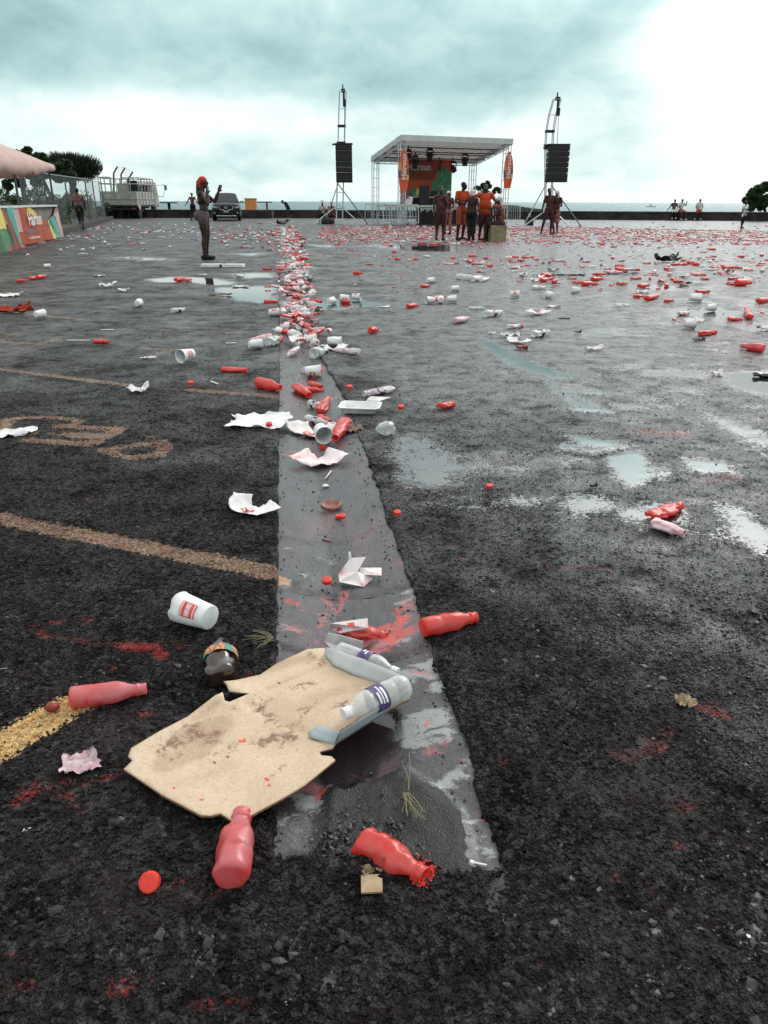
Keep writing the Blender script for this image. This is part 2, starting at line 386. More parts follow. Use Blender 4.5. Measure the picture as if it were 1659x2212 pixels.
# puddles
def pd(pts, soft, val=1.0): patch(pud, GX, GY, pts, soft, val)
pd([(312, 604), (370, 598), (460, 600), (520, 612), (470, 617), (400, 610), (340, 610)], .7)
pd([(452, 622), (604, 616), (604, 650), (560, 655), (470, 640)], .9)
pd([(600, 668), (640, 660), (690, 650), (780, 648), (810, 660), (730, 672), (690, 668)], .4)
pd([(690, 640), (760, 650), (850, 655), (700, 662)], .5, .8)
pd([(1035, 733), (1080, 745), (1120, 770), (1180, 795), (1230, 812), (1200, 818), (1120, 795), (1060, 760)], .4, 1.0)
pd([(1180, 820), (1250, 860), (1320, 890), (1240, 885)], .4, .95)
pd([(1545, 806), (1700, 800), (1760, 850), (1640, 850), (1580, 835)], .4)
pd([(1228, 938), (1270, 945), (1330, 955), (1330, 968), (1260, 962)], .3, .95)
pd([(1308, 985), (1385, 972), (1405, 1000), (1400, 1040), (1360, 1052), (1320, 1020)], .22)
pd([(1480, 990), (1600, 1000), (1590, 1025), (1500, 1015)], .35, .95)
pd([(1200, 990), (1260, 1000), (1210, 1012)], .3, .75); pd([(1220, 1065), (1300, 1078), (1240, 1090)], .22, .85)
pd([(1540, 1080), (1600, 1100), (1680, 1150), (1660, 1200), (1580, 1150)], .3, .9); pd([(1400, 1190), (1500, 1230), (1480, 1260), (1390, 1220)], .35, .62); pd([(1500, 880), (1659, 930), (1659, 990), (1560, 930)], .5, .8); pd([(1300, 830), (1420, 850), (1520, 870), (1400, 870)], .5, .62); pd([(1480, 1110), (1540, 1130), (1500, 1150)], .3, .7)
pd([(830, 940), (900, 925), (980, 960), (1050, 1010), (1030, 1060), (930, 1075), (850, 1050), (825, 1000)], .5, .74)
pd([(1430, 668), (1530, 664), (1600, 678), (1560, 688), (1450, 682)], .7); pd([(1600, 700), (1700, 690), (1700, 720), (1620, 716)], .8)
pd([(1370, 615), (1500, 618), (1470, 630), (1400, 628)], .8, .9); pd([(1560, 640), (1659, 650), (1620, 665)], .8, .8)
pd([(760, 530), (900, 522), (1010, 530), (1010, 545), (880, 545)], 2, .75); pd([(640, 527), (760, 530), (700, 536)], 1.5, .8)
pd([(1300, 655), (1340, 652), (1360, 662), (1320, 668)], .5, .9); pd([(200, 556), (300, 552), (420, 560), (300, 566)], 1.5, .7)
pd([(480, 590), (600, 588), (600, 600), (520, 604)], .8, .8); pd([(450, 548), (600, 544), (560, 556)], 1.2, .7)
for k in range(70):
    x_ = rng.uniform(900, 1800); y_ = rng.uniform(560, 1150); p = g(x_, y_)
    a_ = rng.uniform(-.6, .3); l_ = rng.uniform(.1, .6) * (p.y / 8)
    stroke(pud, GX, GY, [p, (p.x + l_ * math.cos(a_), p.y + l_ * math.sin(a_))], rng.uniform(.05, .25), .35, rng.uniform(.5, .82), True)
# water lies in the low spots of the right-hand side, the left is only damp
side = 1 / (1 + np.exp(-(GX - 0.10 * GY - .25) / (0.35 + .05 * GY)))
wet = np.clip(side * (0.06 + .74 * np.clip((GY - 0.9) / 1.5, 0, 1)) * (0.6 + .8 * (fbm(GX * .8, GY * .8, 41) )) + np.clip((GY - 3.2) / 9, 0, .32) + .12 * np.clip((GY - 1.5) / 1.5, 0, 1), 0, 1)
for pts_, w_s, v_s in (([(1250, 1150), (1659, 1250)], .35, .95), ([(1100, 1000), (1659, 1080)], .6, 1.0), ([(1000, 820), (1659, 900)], 1.2, .95), ([(1450, 1300), (1659, 1420)], .25, .8), ([(950, 1180), (1150, 1290)], .22, .7), ([(1560, 1480), (1680, 1600)], .2, .6), ([(330, 1000), (590, 960)], .35, .5)): stroke(wet, GX, GY, pts_, w_s, .5, v_s)
Z = np.where(inside > 0, Z, np.where(pud > .5, np.minimum(Z, 0) * .2 , Z))
idx = np.arange(nr * nc).reshape(nr, nc)
Q = np.stack([idx[:-1, :-1], idx[:-1, 1:], idx[1:, 1:], idx[1:, :-1]], -1).reshape(-1, 4)
def grid_mesh(name, X, Y, Zz, Q, mat, attrs):
    me = bpy.data.meshes.new(name)
    n = X.size; co = np.stack([X.ravel(), Y.ravel(), Zz.ravel()], -1).astype(np.float32)
    me.vertices.add(n); me.vertices.foreach_set('co', co.ravel())
    me.loops.add(Q.size); me.loops.foreach_set('vertex_index', Q.ravel().astype(np.int32))
    me.polygons.add(len(Q)); me.polygons.foreach_set('loop_start', np.arange(0, Q.size, 4, dtype=np.int32)); me.polygons.foreach_set('loop_total', np.full(len(Q), 4, np.int32))
    me.update(calc_edges=True)
    me.polygons.foreach_set('use_smooth', [True] * len(Q))
    for k, a in attrs.items():
        at_ = me.attributes.new(k, 'FLOAT', 'POINT'); at_.data.foreach_set('value', a.ravel().astype(np.float32))
    me.materials.append(mat); o = bpy.data.objects.new(name, me); C.objects.link(o); return o
# ---- asphalt material
def asphalt():
    m = bpy.data.materials.new('asphalt'); m.use_nodes = True; t = NT(m.node_tree); b = m.node_tree.nodes['Principled BSDF']
    co = t.coord('Object')
    geo = m.node_tree.nodes.new('ShaderNodeNewGeometry')
    mid = t.noise(co, 9, 5, 0.65, .4); fine = t.noise(co, 120, 3, 0.6); coarse = t.noise(co, 34, 4, .65)
    
    cw = t.vmath('ADD', co, t.vmath('SCALE', t.noise(co, 50, 2, .6, col=True), None, .007))
    vn = m.node_tree.nodes.new('ShaderNodeTexVoronoi'); vn.inputs['Scale'].default_value = 82; m.node_tree.links.new(cw, vn.inputs['Vector'])
    v1 = vn.outputs['Distance']; v1c = vn.outputs['Color']
    sepc = m.node_tree.nodes.new('ShaderNodeSeparateColor'); m.node_tree.links.new(v1c, sepc.inputs[0])
    col = t.mix(t.step(mid, .3, .7), (0.0095, 0.0078, 0.0080, 1), (0.027, 0.0225, 0.0228, 1))
    col = t.mix(t.step(sepc.outputs[0], .45, 1.0, 0, .8), col, (0.060, 0.060, 0.061, 1))       # pale aggregate
    col = t.mix(t.step(sepc.outputs[1], .75, 1.0, 0, .8), col, (0.006, 0.005, 0.006, 1))
    col = t.mix(t.step(t.noise(co, 2.6, 5, .65), .48, .68, 0, .55), col, (0.024, 0.018, 0.018, 1))   # dried mud film
    wear = t.math('ADD', t.math('MULTIPLY', t.math('SUBTRACT', fine, .5), .9), t.math('MULTIPLY', t.math('SUBTRACT', coarse, .5), 1.3))
    wear = t.math('ADD', wear, t.math('MULTIPLY', t.math('SUBTRACT', mid, .5), .5))
    pf = t.step(t.math('ADD', t.attr('paint'), t.math('MULTIPLY', wear, 1.35)), .55, .70)
    pcol = t.mix(t.step(t.noise(co, 5, 3), .4, .6), (0.40, 0.245, 0.185, 1), (0.48, 0.335, 0.215, 1))
    pcol = t.mix(t.step(v1, .2, .55, 0, .55), pcol, (0.12, .07, .055, 1))
    col = t.mix(t.math('MULTIPLY', pf, .85), col, pcol)
    yf = t.step(t.math('ADD', t.attr('yellow'), t.math('MULTIPLY', wear, .9)), .40, .55)
    ycol = t.mix(t.step(coarse, .4, .65), (0.80, 0.56, 0.26, 1), (0.62, 0.36, 0.15, 1))
    col = t.mix(t.math('MULTIPLY', yf, .95), col, ycol)
    rw = t.math('ADD', t.math('MULTIPLY', t.math('SUBTRACT', t.noise(co, 18, 5, .7), .5), 1.2), t.math('MULTIPLY', t.math('SUBTRACT', fine, .5), .9))
    rf = t.step(t.math('ADD', t.attr('red'), rw), .52, 1.05)
    col = t.mix(t.math('MULTIPLY', rf, .72), col, t.mix(t.step(coarse, .4, .6), (0.50, 0.055, 0.045, 1), (0.36, 0.07, 0.07, 1)))
    pn = t.math('ADD', t.math('MULTIPLY', t.math('SUBTRACT', t.noise(co, 5, 5, .6), .5), .6), t.math('MULTIPLY', t.math('SUBTRACT', coarse, .5), .6))
    pf2 = t.step(t.math('ADD', t.math('ADD', t.attr('pud'), pn), t.math('MULTIPLY', t.math('SUBTRACT', v1, .35), .25)), .42, .62)
    wetn = t.step(t.math('ADD', t.attr('wet'), t.math('MULTIPLY', t.math('SUBTRACT', t.noise(co, 1.7, 6, .65), .5), 1.3)), .12, .85)
    col = t.mix(t.math('MULTIPLY', pf2, .35), col, (0.02, 0.021, 0.022, 1))
    col = t.mix(t.math('MULTIPLY', wetn, .55), col, (0.012, 0.0165, 0.0180, 1))
    t.put(b.inputs['Base Color'], col)
    dryr = t.math('ADD', .58, t.math('MULTIPLY', t.math('SUBTRACT', fine, .5), .3))
    rgh = t.fmix(wetn, dryr, 0.30)
    rgh = t.fmix(t.math('MULTIPLY', t.math('MAXIMUM', pf, yf), .7), rgh, .6)
    glint = t.math('MULTIPLY', t.math('SUBTRACT', t.noise(co, 30, 5, .8), .5), 1.5)
    rgh = t.math('ADD', rgh, t.math('ADD', t.math('MULTIPLY', t.math('SUBTRACT', sepc.outputs[2], .5), .22), glint), None, True)
    rgh = t.math('MAXIMUM', rgh, .12)
    rgh = t.fmix(pf2, rgh, 0.035)
    t.put(b.inputs['Roughness'], rgh)
    t.put(b.inputs['Specular IOR Level'], t.math('MULTIPLY', t.fmix(pf2, t.fmix(wetn, .12, .85), .8), t.fmix(pf2, t.step(t.noise(co, 6, 8, .78), .38, .58, .12, 1.5), 1.0)))
    b.inputs['Coat Roughness'].default_value = .12
    ed1 = t.voro(cw, 96, 'DISTANCE_TO_EDGE'); vd = t.voro(cw, 190)
    h = t.math('ADD', t.math('MULTIPLY', t.step(ed1, -.03, .26), t.math('ADD', .30, t.math('MULTIPLY', sepc.outputs[2], .5))), t.math('ADD', t.math('MULTIPLY', fine, .35), t.math('MULTIPLY', t.step(vd, .1, .8, 1, 0), .45)))
    h = t.math('ADD', h, t.math('MULTIPLY', fine, .25))
    h = t.math('ADD', h, t.math('MULTIPLY', coarse, .8))
    mudf = t.step(t.noise(co, 2.6, 5, .65), .50, .66)
    st = t.math('MULTIPLY', t.math('MULTIPLY', t.math('SUBTRACT', 1.0, pf2), t.fmix(wetn, .9, .6)), t.fmix(mudf, 1.0, .55))
    h = t.math('ADD', h, t.math('MULTIPLY', t.noise(co, 11, 4, .7), 1.3))
    nrm = t.bump(h, st, .0095)
    t.put(b.inputs['Normal'], nrm)
    return m
M_asph = asphalt()
lot = grid_mesh('asphalt_lot', GX, GY, Z, Q, M_asph, {'paint': paint, 'yellow': yellow, 'red': red, 'pud': pud, 'wet': wet})
tag(lot, kind='structure')
# wide ground under and around the lot
M_soil = mat('outer_asphalt', (0.035, 0.033, 0.034), (0.06, 0.057, 0.058), 3, rough=.5, bump=.6, bscale=80, bdist=.004)
o = MB().add([(-90, -8, -.07), (90, -8, -.07), (90, 70, -.07), (-90, 66, -.07)], [(0, 1, 2, 3)]).build('ground', M_soil); tag(o, kind='structure')
M_edge = mat('outer_asphalt_side', (0.032, 0.030, 0.031), (0.055, 0.052, 0.053), 3, rough=.45, bump=.8, bscale=90, bdist=.005)
# ---- concrete gutter
NU, ysg = 80, ys[(ys > GY0 - .12) & (ys < GY1 + .3)]
us = np.linspace(-.05, GW + .06, NU)
UU, YY = np.meshgrid(us, ysg); XX = gl_a.x + (UU - (YY - gl_a.y) * gnor.y) / gnor.x
ZZ = gutter_z(UU, YY) + (fbm(XX * 12, YY * 7, 9) - .5) * .006
lay = np.zeros_like(XX); gred = np.zeros_like(XX); gpale = np.zeros_like(XX); gcr = np.zeros_like(XX); gpud = np.zeros_like(XX); gyel = np.zeros_like(XX); gdirt = np.zeros_like(XX)
def G_(A, pts, w, val=.85, soft=.03): stroke(A, XX, YY, pts, w, soft, val)
def cr_(pts, w=.010): G_(gcr, pts, w, 1.0, .02)
cr_([(597, 1150), (690, 1156), (740, 1158), (790, 1142), (870, 1125)]); cr_([(600, 1258), (660, 1262), (720, 1268), (800, 1272), (885, 1262)], .018); cr_([(600, 1380), (690, 1398), (760, 1415), (860, 1408), (915, 1396)], .018)
cr_([(604, 925), (700, 935), (790, 940)], .012); cr_([(604, 1020), (700, 1018)], .006); cr_([(605, 800), (700, 805)], .012); cr_([(600, 1262), (640, 1245), (600, 1240)], .02)
for p, w, v in ((((690, 1300), (620, 1285)), .05, .62), (((735, 1290), (745, 1260)), .035, .95), (((700, 1270), (730, 1300)), .04, .7), (((870, 1330), (850, 1360), (800, 1395), (760, 1400)), .05, 1.0), (((905, 1345), (830, 1385)), .05, .75),
                ((855, 1312), (880, 1325)) and (((860, 1310), (885, 1300)), .05, .8), (((620, 1340), (700, 1360)), .06, .5), (((690, 1330), (700, 1300)), .02, .85), (((780, 1370), (840, 1345)), .06, .9),
                (((610, 970), (660, 960)), .07, .55), (((640, 1000), (660, 995)), .04, .6), (((890, 1440), (930, 1450)), .03, .8), (((905, 1475), (960, 1460)), .02, .85), (((620, 900), (690, 910)), .1, .5),
                (((920, 1560), (930, 1545)), .02, .95), (((925, 1610), (955, 1600)), .04, .7), (((1000, 1640), (1010, 1655)), .015, .9), (((900, 1690), (910, 1700)), .015, .9), (((640, 1660), (670, 1680)), .05, .95), (((690, 1700), (700, 1690)), .03, .8),
                (((800, 1010), (830, 1015)), .03, .6), (((750, 990), (790, 985)), .03, .7), (((700, 860), (730, 850)), .1, .55), (((840, 1200), (870, 1215)), .04, .5), (((1035, 1755), (1045, 1765)), .02, .9), (((610, 1055), (640, 1060)), .03, .5)):
    G_(gred, p, w, v)
for p, w, v in ((((615, 1170), (660, 1180)), .02, .8), (((680, 1182), (720, 1195)), .03, .7), (((640, 1215), (680, 1235)), .02, .7), (((860, 1300), (890, 1290)), .05, .75), (((850, 1280), (880, 1275)), .03, .7), (((870, 1350), (900, 1335)), .03, .6),
                (((820, 1380), (880, 1370)), .05, .8), (((865, 1455), (930, 1430), (950, 1470)), .09, .85), (((880, 1560), (940, 1545)), .10, .9), (((890, 1590), (950, 1580)), .08, .8), (((920, 1700), (1010, 1650)), .04, .85), (((930, 1690), (1000, 1665)), .05, .7),
                (((830, 1345), (900, 1310)), .03, .6), (((640, 1700), (680, 1720)), .07, .8), (((610, 1760), (640, 1740)), .06, .7), (((1040, 1810), (1060, 1840)), .05, .75), (((1010, 1760), (1050, 1790)), .04, .55), (((610, 1720), (620, 1760)), .04, .7), (((740, 1220), (780, 1205)), .02, .6),
                (((820, 1160), (840, 1155)), .03, .5), (((605, 1340), (640, 1350)), .05, .6)):
    G_(gpale, p, w, v, .05)
patch(gpud, XX, YY, [(700, 1560), (800, 1500), (860, 1520), (865, 1590), (810, 1650), (740, 1690), (690, 1650)], .09)
patch(gpud, XX, YY, [(690, 1200), (760, 1190), (760, 1240), (700, 1250)], .1, .55)
patch(gdirt, XX, YY, [(700, 1700), (735, 1650), (800, 1665), (870, 1645), (930, 1690), (985, 1740), (1010, 1800), (1030, 2020), (860, 2020), (690, 2020), (690, 1800)], .05)
patch(gdirt, XX, YY, [(590, 1880), (640, 1830), (700, 1850), (1000, 1850), (1050, 1900), (1100, 1880), (1100, 2050), (590, 2050)], .06)
stroke(gyel, XX, YY, [(594, 1238), (607, 1241)], .06, .03)
ng, mg = XX.shape; ig = np.arange(ng * mg).reshape(ng, mg)
Qg = np.stack([ig[:-1, :-1], ig[:-1, 1:], ig[1:, 1:], ig[1:, :-1]], -1).reshape(-1, 4)
ZZ = ZZ - .010 * np.clip(gcr, 0, 1) + .004 * gpale
ZZ = ZZ + np.clip(gdirt * 1.4 - .2, 0, 1) * (.020 + (fbm(XX * 30, YY * 30, 77) - .5) * .012)
ZZ = np.where(gpud > .5, np.minimum(ZZ, -.034), ZZ)
def concrete():
    m = bpy.data.materials.new('wet_concrete'); m.use_nodes = True; t = NT(m.node_tree); b = m.node_tree.nodes['Principled BSDF']
    co = t.coord('Object'); mp = t.vmath('MULTIPLY', co, (1.0, .45, 1.0))
    n1 = t.noise(mp, 7, 5, .65, .4); n2 = t.noise(co, 60, 4, .65); n3 = t.noise(co, 260, 2)
    col = t.mix(t.step(n1, .3, .7), (0.036, 0.036, 0.041, 1), (0.088, 0.091, 0.097, 1))
    col = t.mix(t.step(n2, .45, .7, 0, .6), col, (0.04, .036, .04, 1))
    col = t.mix(t.step(t.noise(co, 24, 6, .85, .5), .50, .66, 0, .8), col, (0.035, .030, .032, 1))
    col = t.mix(t.step(n3, .62, .72, 0, .7), col, (0.20, .20, .20, 1))
    pw = t.math('ADD', t.math('MULTIPLY', t.math('SUBTRACT', t.noise(t.vmath('MULTIPLY', co, (1, 1.8, 1)), 15, 6, .78, .6), .5), 2.8), t.math('MULTIPLY', t.math('SUBTRACT', n3, .5), .3))
    col = t.mix(t.math('MULTIPLY', t.step(t.math('ADD', t.attr('pale'), pw), .5, .8), .75), col, (0.32, 0.35, 0.35, 1))
    rf = t.step(t.math('ADD', t.attr('red'), t.math('ADD', t.math('MULTIPLY', pw, .9), t.math('MULTIPLY', t.math('SUBTRACT', n2, .5), 1.6))), .42, .95)
    col = t.mix(t.math('MULTIPLY', rf, .85), col, t.mix(t.step(t.noise(co, 11, 3), .46, .58), (0.36, 0.10, 0.115, 1), (0.56, 0.045, 0.025, 1)))
    film = t.math('MULTIPLY', t.step(t.noise(mp, 3.2, 5, .6), .48, .7), .32)
    col = t.mix(film, col, (0.30, 0.12, 0.13, 1))
    cf = t.step(t.math('ADD', t.attr('crack'), t.math('MULTIPLY', t.math('SUBTRACT', t.noise(co, 22, 5, .75), .5), 2.2)), .5, 1.0)
    col = t.mix(cf, col, (0.018, 0.016, 0.018, 1))
    col = t.mix(t.math('MULTIPLY', t.step(t.math('ADD', t.attr('yel'), t.math('MULTIPLY', t.math('SUBTRACT', n2, .5), 1.2)), .4, .6), .9), col, (0.48, 0.30, 0.18, 1))
    pf = t.step(t.math('ADD', t.attr('pud'), t.math('MULTIPLY', t.math('SUBTRACT', n1, .5), 1.4)), .36, .66)
    col = t.mix(t.math('MULTIPLY', pf, .9), col, (0.020, 0.014, 0.015, 1))
    df = t.step(t.math('ADD', t.attr('dirt'), t.math('MULTIPLY', t.math('SUBTRACT', t.noise(co, 16, 5, .75), .5), 2.0)), .42, .60)
    col = t.mix(df, col, t.mix(t.step(n3, .4, .7), (0.006, .0055, .006, 1), (0.025, .023, .024, 1)))
    t.put(b.inputs['Base Color'], col)
    r = t.fmix(t.step(n1, .35, .65), .20, .42); r = t.fmix(df, r, .5); r = t.fmix(pf, r, .03); t.put(b.inputs['Roughness'], r)
    b.inputs['Specular IOR Level'].default_value = .5
    h = t.math('ADD', t.math('MULTIPLY', n2, .6), t.math('MULTIPLY', n3, t.fmix(df, .25, 1.3)))
    t.put(b.inputs['Normal'], t.bump(h, t.math('MULTIPLY', .65, t.math('SUBTRACT', 1, pf)), .005))
    return m
gut = grid_mesh('drainage_gutter', XX, YY, ZZ, Qg, concrete(), {'red': gred, 'pale': gpale, 'crack': gcr, 'pud': gpud, 'yel': gyel, 'dirt': gdirt}); tag(gut, kind='structure')
# ---- loose gravel and grit (uncountable): one mesh of small stones
def ico():
    t = (1 + 5 ** .5) / 2
    v = np.array([(-1, t, 0), (1, t, 0), (-1, -t, 0), (1, -t, 0), (0, -1, t), (0, 1, t), (0, -1, -t), (0, 1, -t), (t, 0, -1), (t, 0, 1), (-t, 0, -1), (-t, 0, 1)], float); v /= np.linalg.norm(v[0])
    f = np.array([(0, 11, 5), (0, 5, 1), (0, 1, 7), (0, 7, 10), (0, 10, 11), (1, 5, 9), (5, 11, 4), (11, 10, 2), (10, 7, 6), (7, 1, 8), (3, 9, 4), (3, 4, 2), (3, 2, 6), (3, 6, 8), (3, 8, 9), (4, 9, 5), (2, 4, 11), (6, 2, 10), (8, 6, 7), (9, 8, 1)])
    return v, f
def stones(name, P, rad, mat, seed=1, flat=.65):
    r = np.random.RandomState(seed); v, f = ico(); n = len(P)
    V = v[None] * (1 + r.uniform(-.42, .42, (n, 12, 1)))
    sc = np.stack([r.uniform(.7, 1.3, n), r.uniform(.7, 1.2, n), r.uniform(flat * .6, flat * 1.3, n)], -1)
    V = V * sc[:, None, :] * rad[:, None, None]
    a = r.uniform(0, 2 * PI, n); ca, sa = np.cos(a)[:, None], np.sin(a)[:, None]
    tl = r.uniform(-.5, .5, n)[:, None]
    x, y, z = V[..., 0], V[..., 1], V[..., 2]
    z2 = z * np.cos(tl) + x * np.sin(tl); x = x * np.cos(tl) - z * np.sin(tl)
    V = np.stack([x * ca - y * sa, x * sa + y * ca, z2], -1) + P[:, None, :]
    Fc = (f[None] + (np.arange(n) * 12)[:, None, None]).reshape(-1, 3)
    me = bpy.data.meshes.new(name); me.vertices.add(n * 12); me.vertices.foreach_set('co', V.astype(np.float32).ravel())
    me.loops.add(Fc.size); me.loops.foreach_set('vertex_index', Fc.ravel().astype(np.int32)); me.polygons.add(len(Fc))
    me.polygons.foreach_set('loop_start', np.arange(0, Fc.size, 3, dtype=np.int32)); me.polygons.foreach_set('loop_total', np.full(len(Fc), 3, np.int32)); me.update(calc_edges=True); me.polygons.foreach_set('use_smooth', [False] * len(Fc))
    at_ = me.attributes.new('tone', 'FLOAT', 'POINT'); at_.data.foreach_set('value', np.repeat(r.rand(n), 12).astype(np.float32))
    me.materials.append(mat); o = bpy.data.objects.new(name, me); C.objects.link(o); return o
def stone_mat(name, a, b_, c_):
    m = bpy.data.materials.new(name); m.use_nodes = True; t = NT(m.node_tree); b = m.node_tree.nodes['Principled BSDF']
    tn = t.attr('tone'); col = t.mix(t.step(tn, 0, .8), (*a, 1), (*b_, 1)); col = t.mix(t.step(tn, .9, .97), col, (*c_, 1))
    col = t.mix(t.step(t.noise(t.coord(), 160, 3), .4, .7, 0, .5), col, (*a, 1))
    t.put(b.inputs['Base Color'], col); b.inputs['Roughness'].default_value = .42; b.inputs['Specular IOR Level'].default_value = .5
    t.put(b.inputs['Normal'], t.bump(t.noise(t.coord(), 400, 3), .5, .001)); return m
M_stone = stone_mat('gravel', (0.012, 0.011, 0.012), (0.030, 0.028, 0.030), (0.06, .064, .064))
M_grit = stone_mat('black_grit', (0.007, 0.006, 0.007), (0.02, 0.018, 0.02), (0.04, .04, .04))
r_ = np.random.RandomState(5)
def dist_pts(n, x0, x1, y0, y1):
    return np.stack([r_.uniform(x0, x1, n), r_.uniform(y0, y1, n)], -1)
def in_gutter(P):
    u = gutter_u(P[:, 0], P[:, 1]); return (u > 0.01) & (u < GW - .01) & (P[:, 1] > GY0 + .05)
A_ = dist_pts(150000, -1.2, 1.5, .55, 2.1)
dens = fbm(A_[:, 0] * 3.2, A_[:, 1] * 3.2, 51) 
c0 = g(830, 1800); c1 = g(820, 2050); c2 = g(1050, 2100); c3 = g(420, 2150); c4 = g(330, 1800); c5 = g(1300, 2000)
w_ = np.zeros(len(A_)) + .035 + .03 * (A_[:, 0] > .1)
for c, sx, sy, k in ((c0, .13, .07, 1.0), (c1, .34, .12, 1.3), (c2, .40, .10, .8), (c3, .28, .06, .55), (c4, .07, .025, .9), (c5, .4, .14, .35)):
    w_ += k * np.exp(-((A_[:, 0] - c.x) / sx) ** 2 - ((A_[:, 1] - c.y) / sy) ** 2)
keep = (r_.rand(len(A_)) < w_ * np.clip((dens - .30) * 3.2, 0, 1.2))
P_ = A_[keep]; ig_ = in_gutter(P_)
P_ = P_[~ig_ | (np.hypot((P_[:, 0] - c0.x) / .17, (P_[:, 1] - c0.y) / .13) < 1) | (P_[:, 1] < g(800, 1880).y)]
rad = .0018 + .0052 * r_.rand(len(P_)) ** 2.6
rad = np.where(r_.rand(len(P_)) < .012, .009 + .004 * r_.rand(len(P_)), rad)
zz = np.where(in_gutter(P_), -.012, 0.0)
o = stones('gravel', np.stack([P_[:, 0], P_[:, 1], zz + rad * .12 + .001], -1), rad, M_stone, 3); tag(o, kind='stuff')
# the worn asphalt's own top stones, real geometry where the camera is close, in the asphalt's material
def oct_stones(name, bands, mat, seed=1):
    r = np.random.RandomState(seed); PX_, PY_, RD = [], [], []
    for y0, y1, sp in bands:
        gx, gy = np.meshgrid(np.arange(-.95 * y1 - .5, .95 * y1 + .5, sp), np.arange(y0, y1, sp)); gx = gx + (np.arange(gx.shape[0])[:, None] % 2) * sp * .5
        gx = (gx + r.uniform(-.42, .42, gx.shape) * sp).ravel(); gy = (gy + r.uniform(-.42, .42, gy.shape) * sp).ravel(); ok = np.abs(gx) < .66 * gy + .35
        gx, gy = gx[ok], gy[ok]; PX_.append(gx); PY_.append(gy); RD.append(sp * r.uniform(.42, .92, gx.shape))
    x, y, rd = np.concatenate(PX_), np.concatenate(PY_), np.concatenate(RD)
    row = np.clip(np.searchsorted(ys, y) - 1, 0, nr - 1); col = np.zeros(len(x), int)
    for k in np.unique(row): m_ = row == k; col[m_] = np.clip(np.searchsorted(GX[k], x[m_]), 0, nc - 1)
    smp = lambda A: A[row, col]
    dens = fbm(x * 2.2, y * 2.2, 88); keep = (smp(inside) < -.004) & (smp(pud) < .45) & (r.rand(len(x)) < (.62 + .8 * (dens - .35)) * np.clip((5.9 - y) / 3.4, 0, 1) ** .8 * (1 - .55 * np.clip(smp(wet) * 1.6 - .3, 0, 1)))
    x, y, rd, row, col = x[keep], y[keep], rd[keep], row[keep], col[keep]; n = len(x)
    v = np.array([(1, 0, 0), (0, 1, 0), (-1, 0, 0), (0, -1, 0), (.62, .55, .8), (-.6, .6, .75), (-.55, -.62, .8), (.6, -.58, .75)]); f = np.array([(0, 4, 7), (0, 1, 4), (1, 5, 4), (1, 2, 5), (2, 6, 5), (2, 3, 6), (3, 7, 6), (3, 0, 7), (4, 5, 6), (4, 6, 7)])
    V = v[None] * (1 + r.uniform(-.35, .35, (n, 8, 1))) * np.stack([r.uniform(.6, 1.15, n), r.uniform(.6, 1.0, n), r.uniform(.35, .85, n) * (.22 + .78 * np.clip((4.6 - y) / 3.2, 0, 1)) * (1 - .45 * np.clip(wet[row, col] * 1.6 - .2, 0, 1))], -1)[:, None]
    V[:, 4:, 2] += r.uniform(-.35, .35, (n, 4)); V = V * rd[:, None, None]; a = r.uniform(0, 2 * PI, n); ca, sa = np.cos(a)[:, None], np.sin(a)[:, None]
    V = np.stack([V[..., 0] * ca - V[..., 1] * sa, V[..., 0] * sa + V[..., 1] * ca, V[..., 2]], -1) + np.stack([x, y, Z[row, col] - rd * .10], -1)[:, None]
    Fc = (f[None] + (np.arange(n) * 8)[:, None, None]).reshape(-1, 3); me = bpy.data.meshes.new(name); me.vertices.add(n * 8); me.vertices.foreach_set('co', V.astype(np.float32).ravel()); me.loops.add(Fc.size); me.loops.foreach_set('vertex_index', Fc.ravel().astype(np.int32)); me.polygons.add(len(Fc))
    me.polygons.foreach_set('loop_start', np.arange(0, Fc.size, 3, dtype=np.int32)); me.polygons.foreach_set('loop_total', np.full(len(Fc), 3, np.int32)); me.update(calc_edges=True); me.polygons.foreach_set('use_smooth', [False] * len(Fc))
    for nm, A in (('paint', paint), ('yellow', yellow), ('red', red), ('pud', pud), ('wet', wet)): at_ = me.attributes.new(nm, 'FLOAT', 'POINT'); at_.data.foreach_set('value', np.repeat(A[row, col], 8).astype(np.float32))
    me.materials.append(mat); o = bpy.data.objects.new(name, me); C.objects.link(o); print('TOP STONES', n); return o
o = oct_stones('asphalt_aggregate', ((.55, 2.1, .0080), (2.1, 3.4, .0100), (3.4, 5.9, .0135)), M_asph, 12); tag(o, kind='stuff')
# grit washed into the middle of the gutter and sprinkled over the lot
B_ = dist_pts(40000, -1.4, .5, 1.0, 6.5); u_ = gutter_u(B_[:, 0], B_[:, 1])
ok = (u_ > .01) & (u_ < GW - .01)
dn = fbm(B_[:, 0] * 14, B_[:, 1] * 7, 61)
pr_ = .03 + .35 * np.exp(-(u_ / .02) ** 2) + .25 * np.exp(-((u_ - GW + .04) / .03) ** 2) + .32 * np.exp(-((u_ - .19) / .07) ** 2) * np.clip((dn - .42) * 5, 0, 1) 
B_ = B_[ok & (r_.rand(len(B_)) < pr_)]; u_ = gutter_u(B_[:, 0], B_[:, 1]); rad = .0018 + .0030 * r_.rand(len(B_)) ** 2
o = stones('black_grit', np.stack([B_[:, 0], B_[:, 1], gutter_z(u_, B_[:, 1]) + .002], -1), rad, M_grit, 4); tag(o, kind='stuff')
C_ = np.array([tuple(g(r_.uniform(0, 1659), 640 + 1500 * r_.rand() ** .8))[:2] for _ in range(1100)])
C_ = C_[~in_gutter(C_)]
rad = .002 + .004 * r_.rand(len(C_)) ** 2 + .0006 * np.clip(C_[:, 1] - 2, 0, 8)
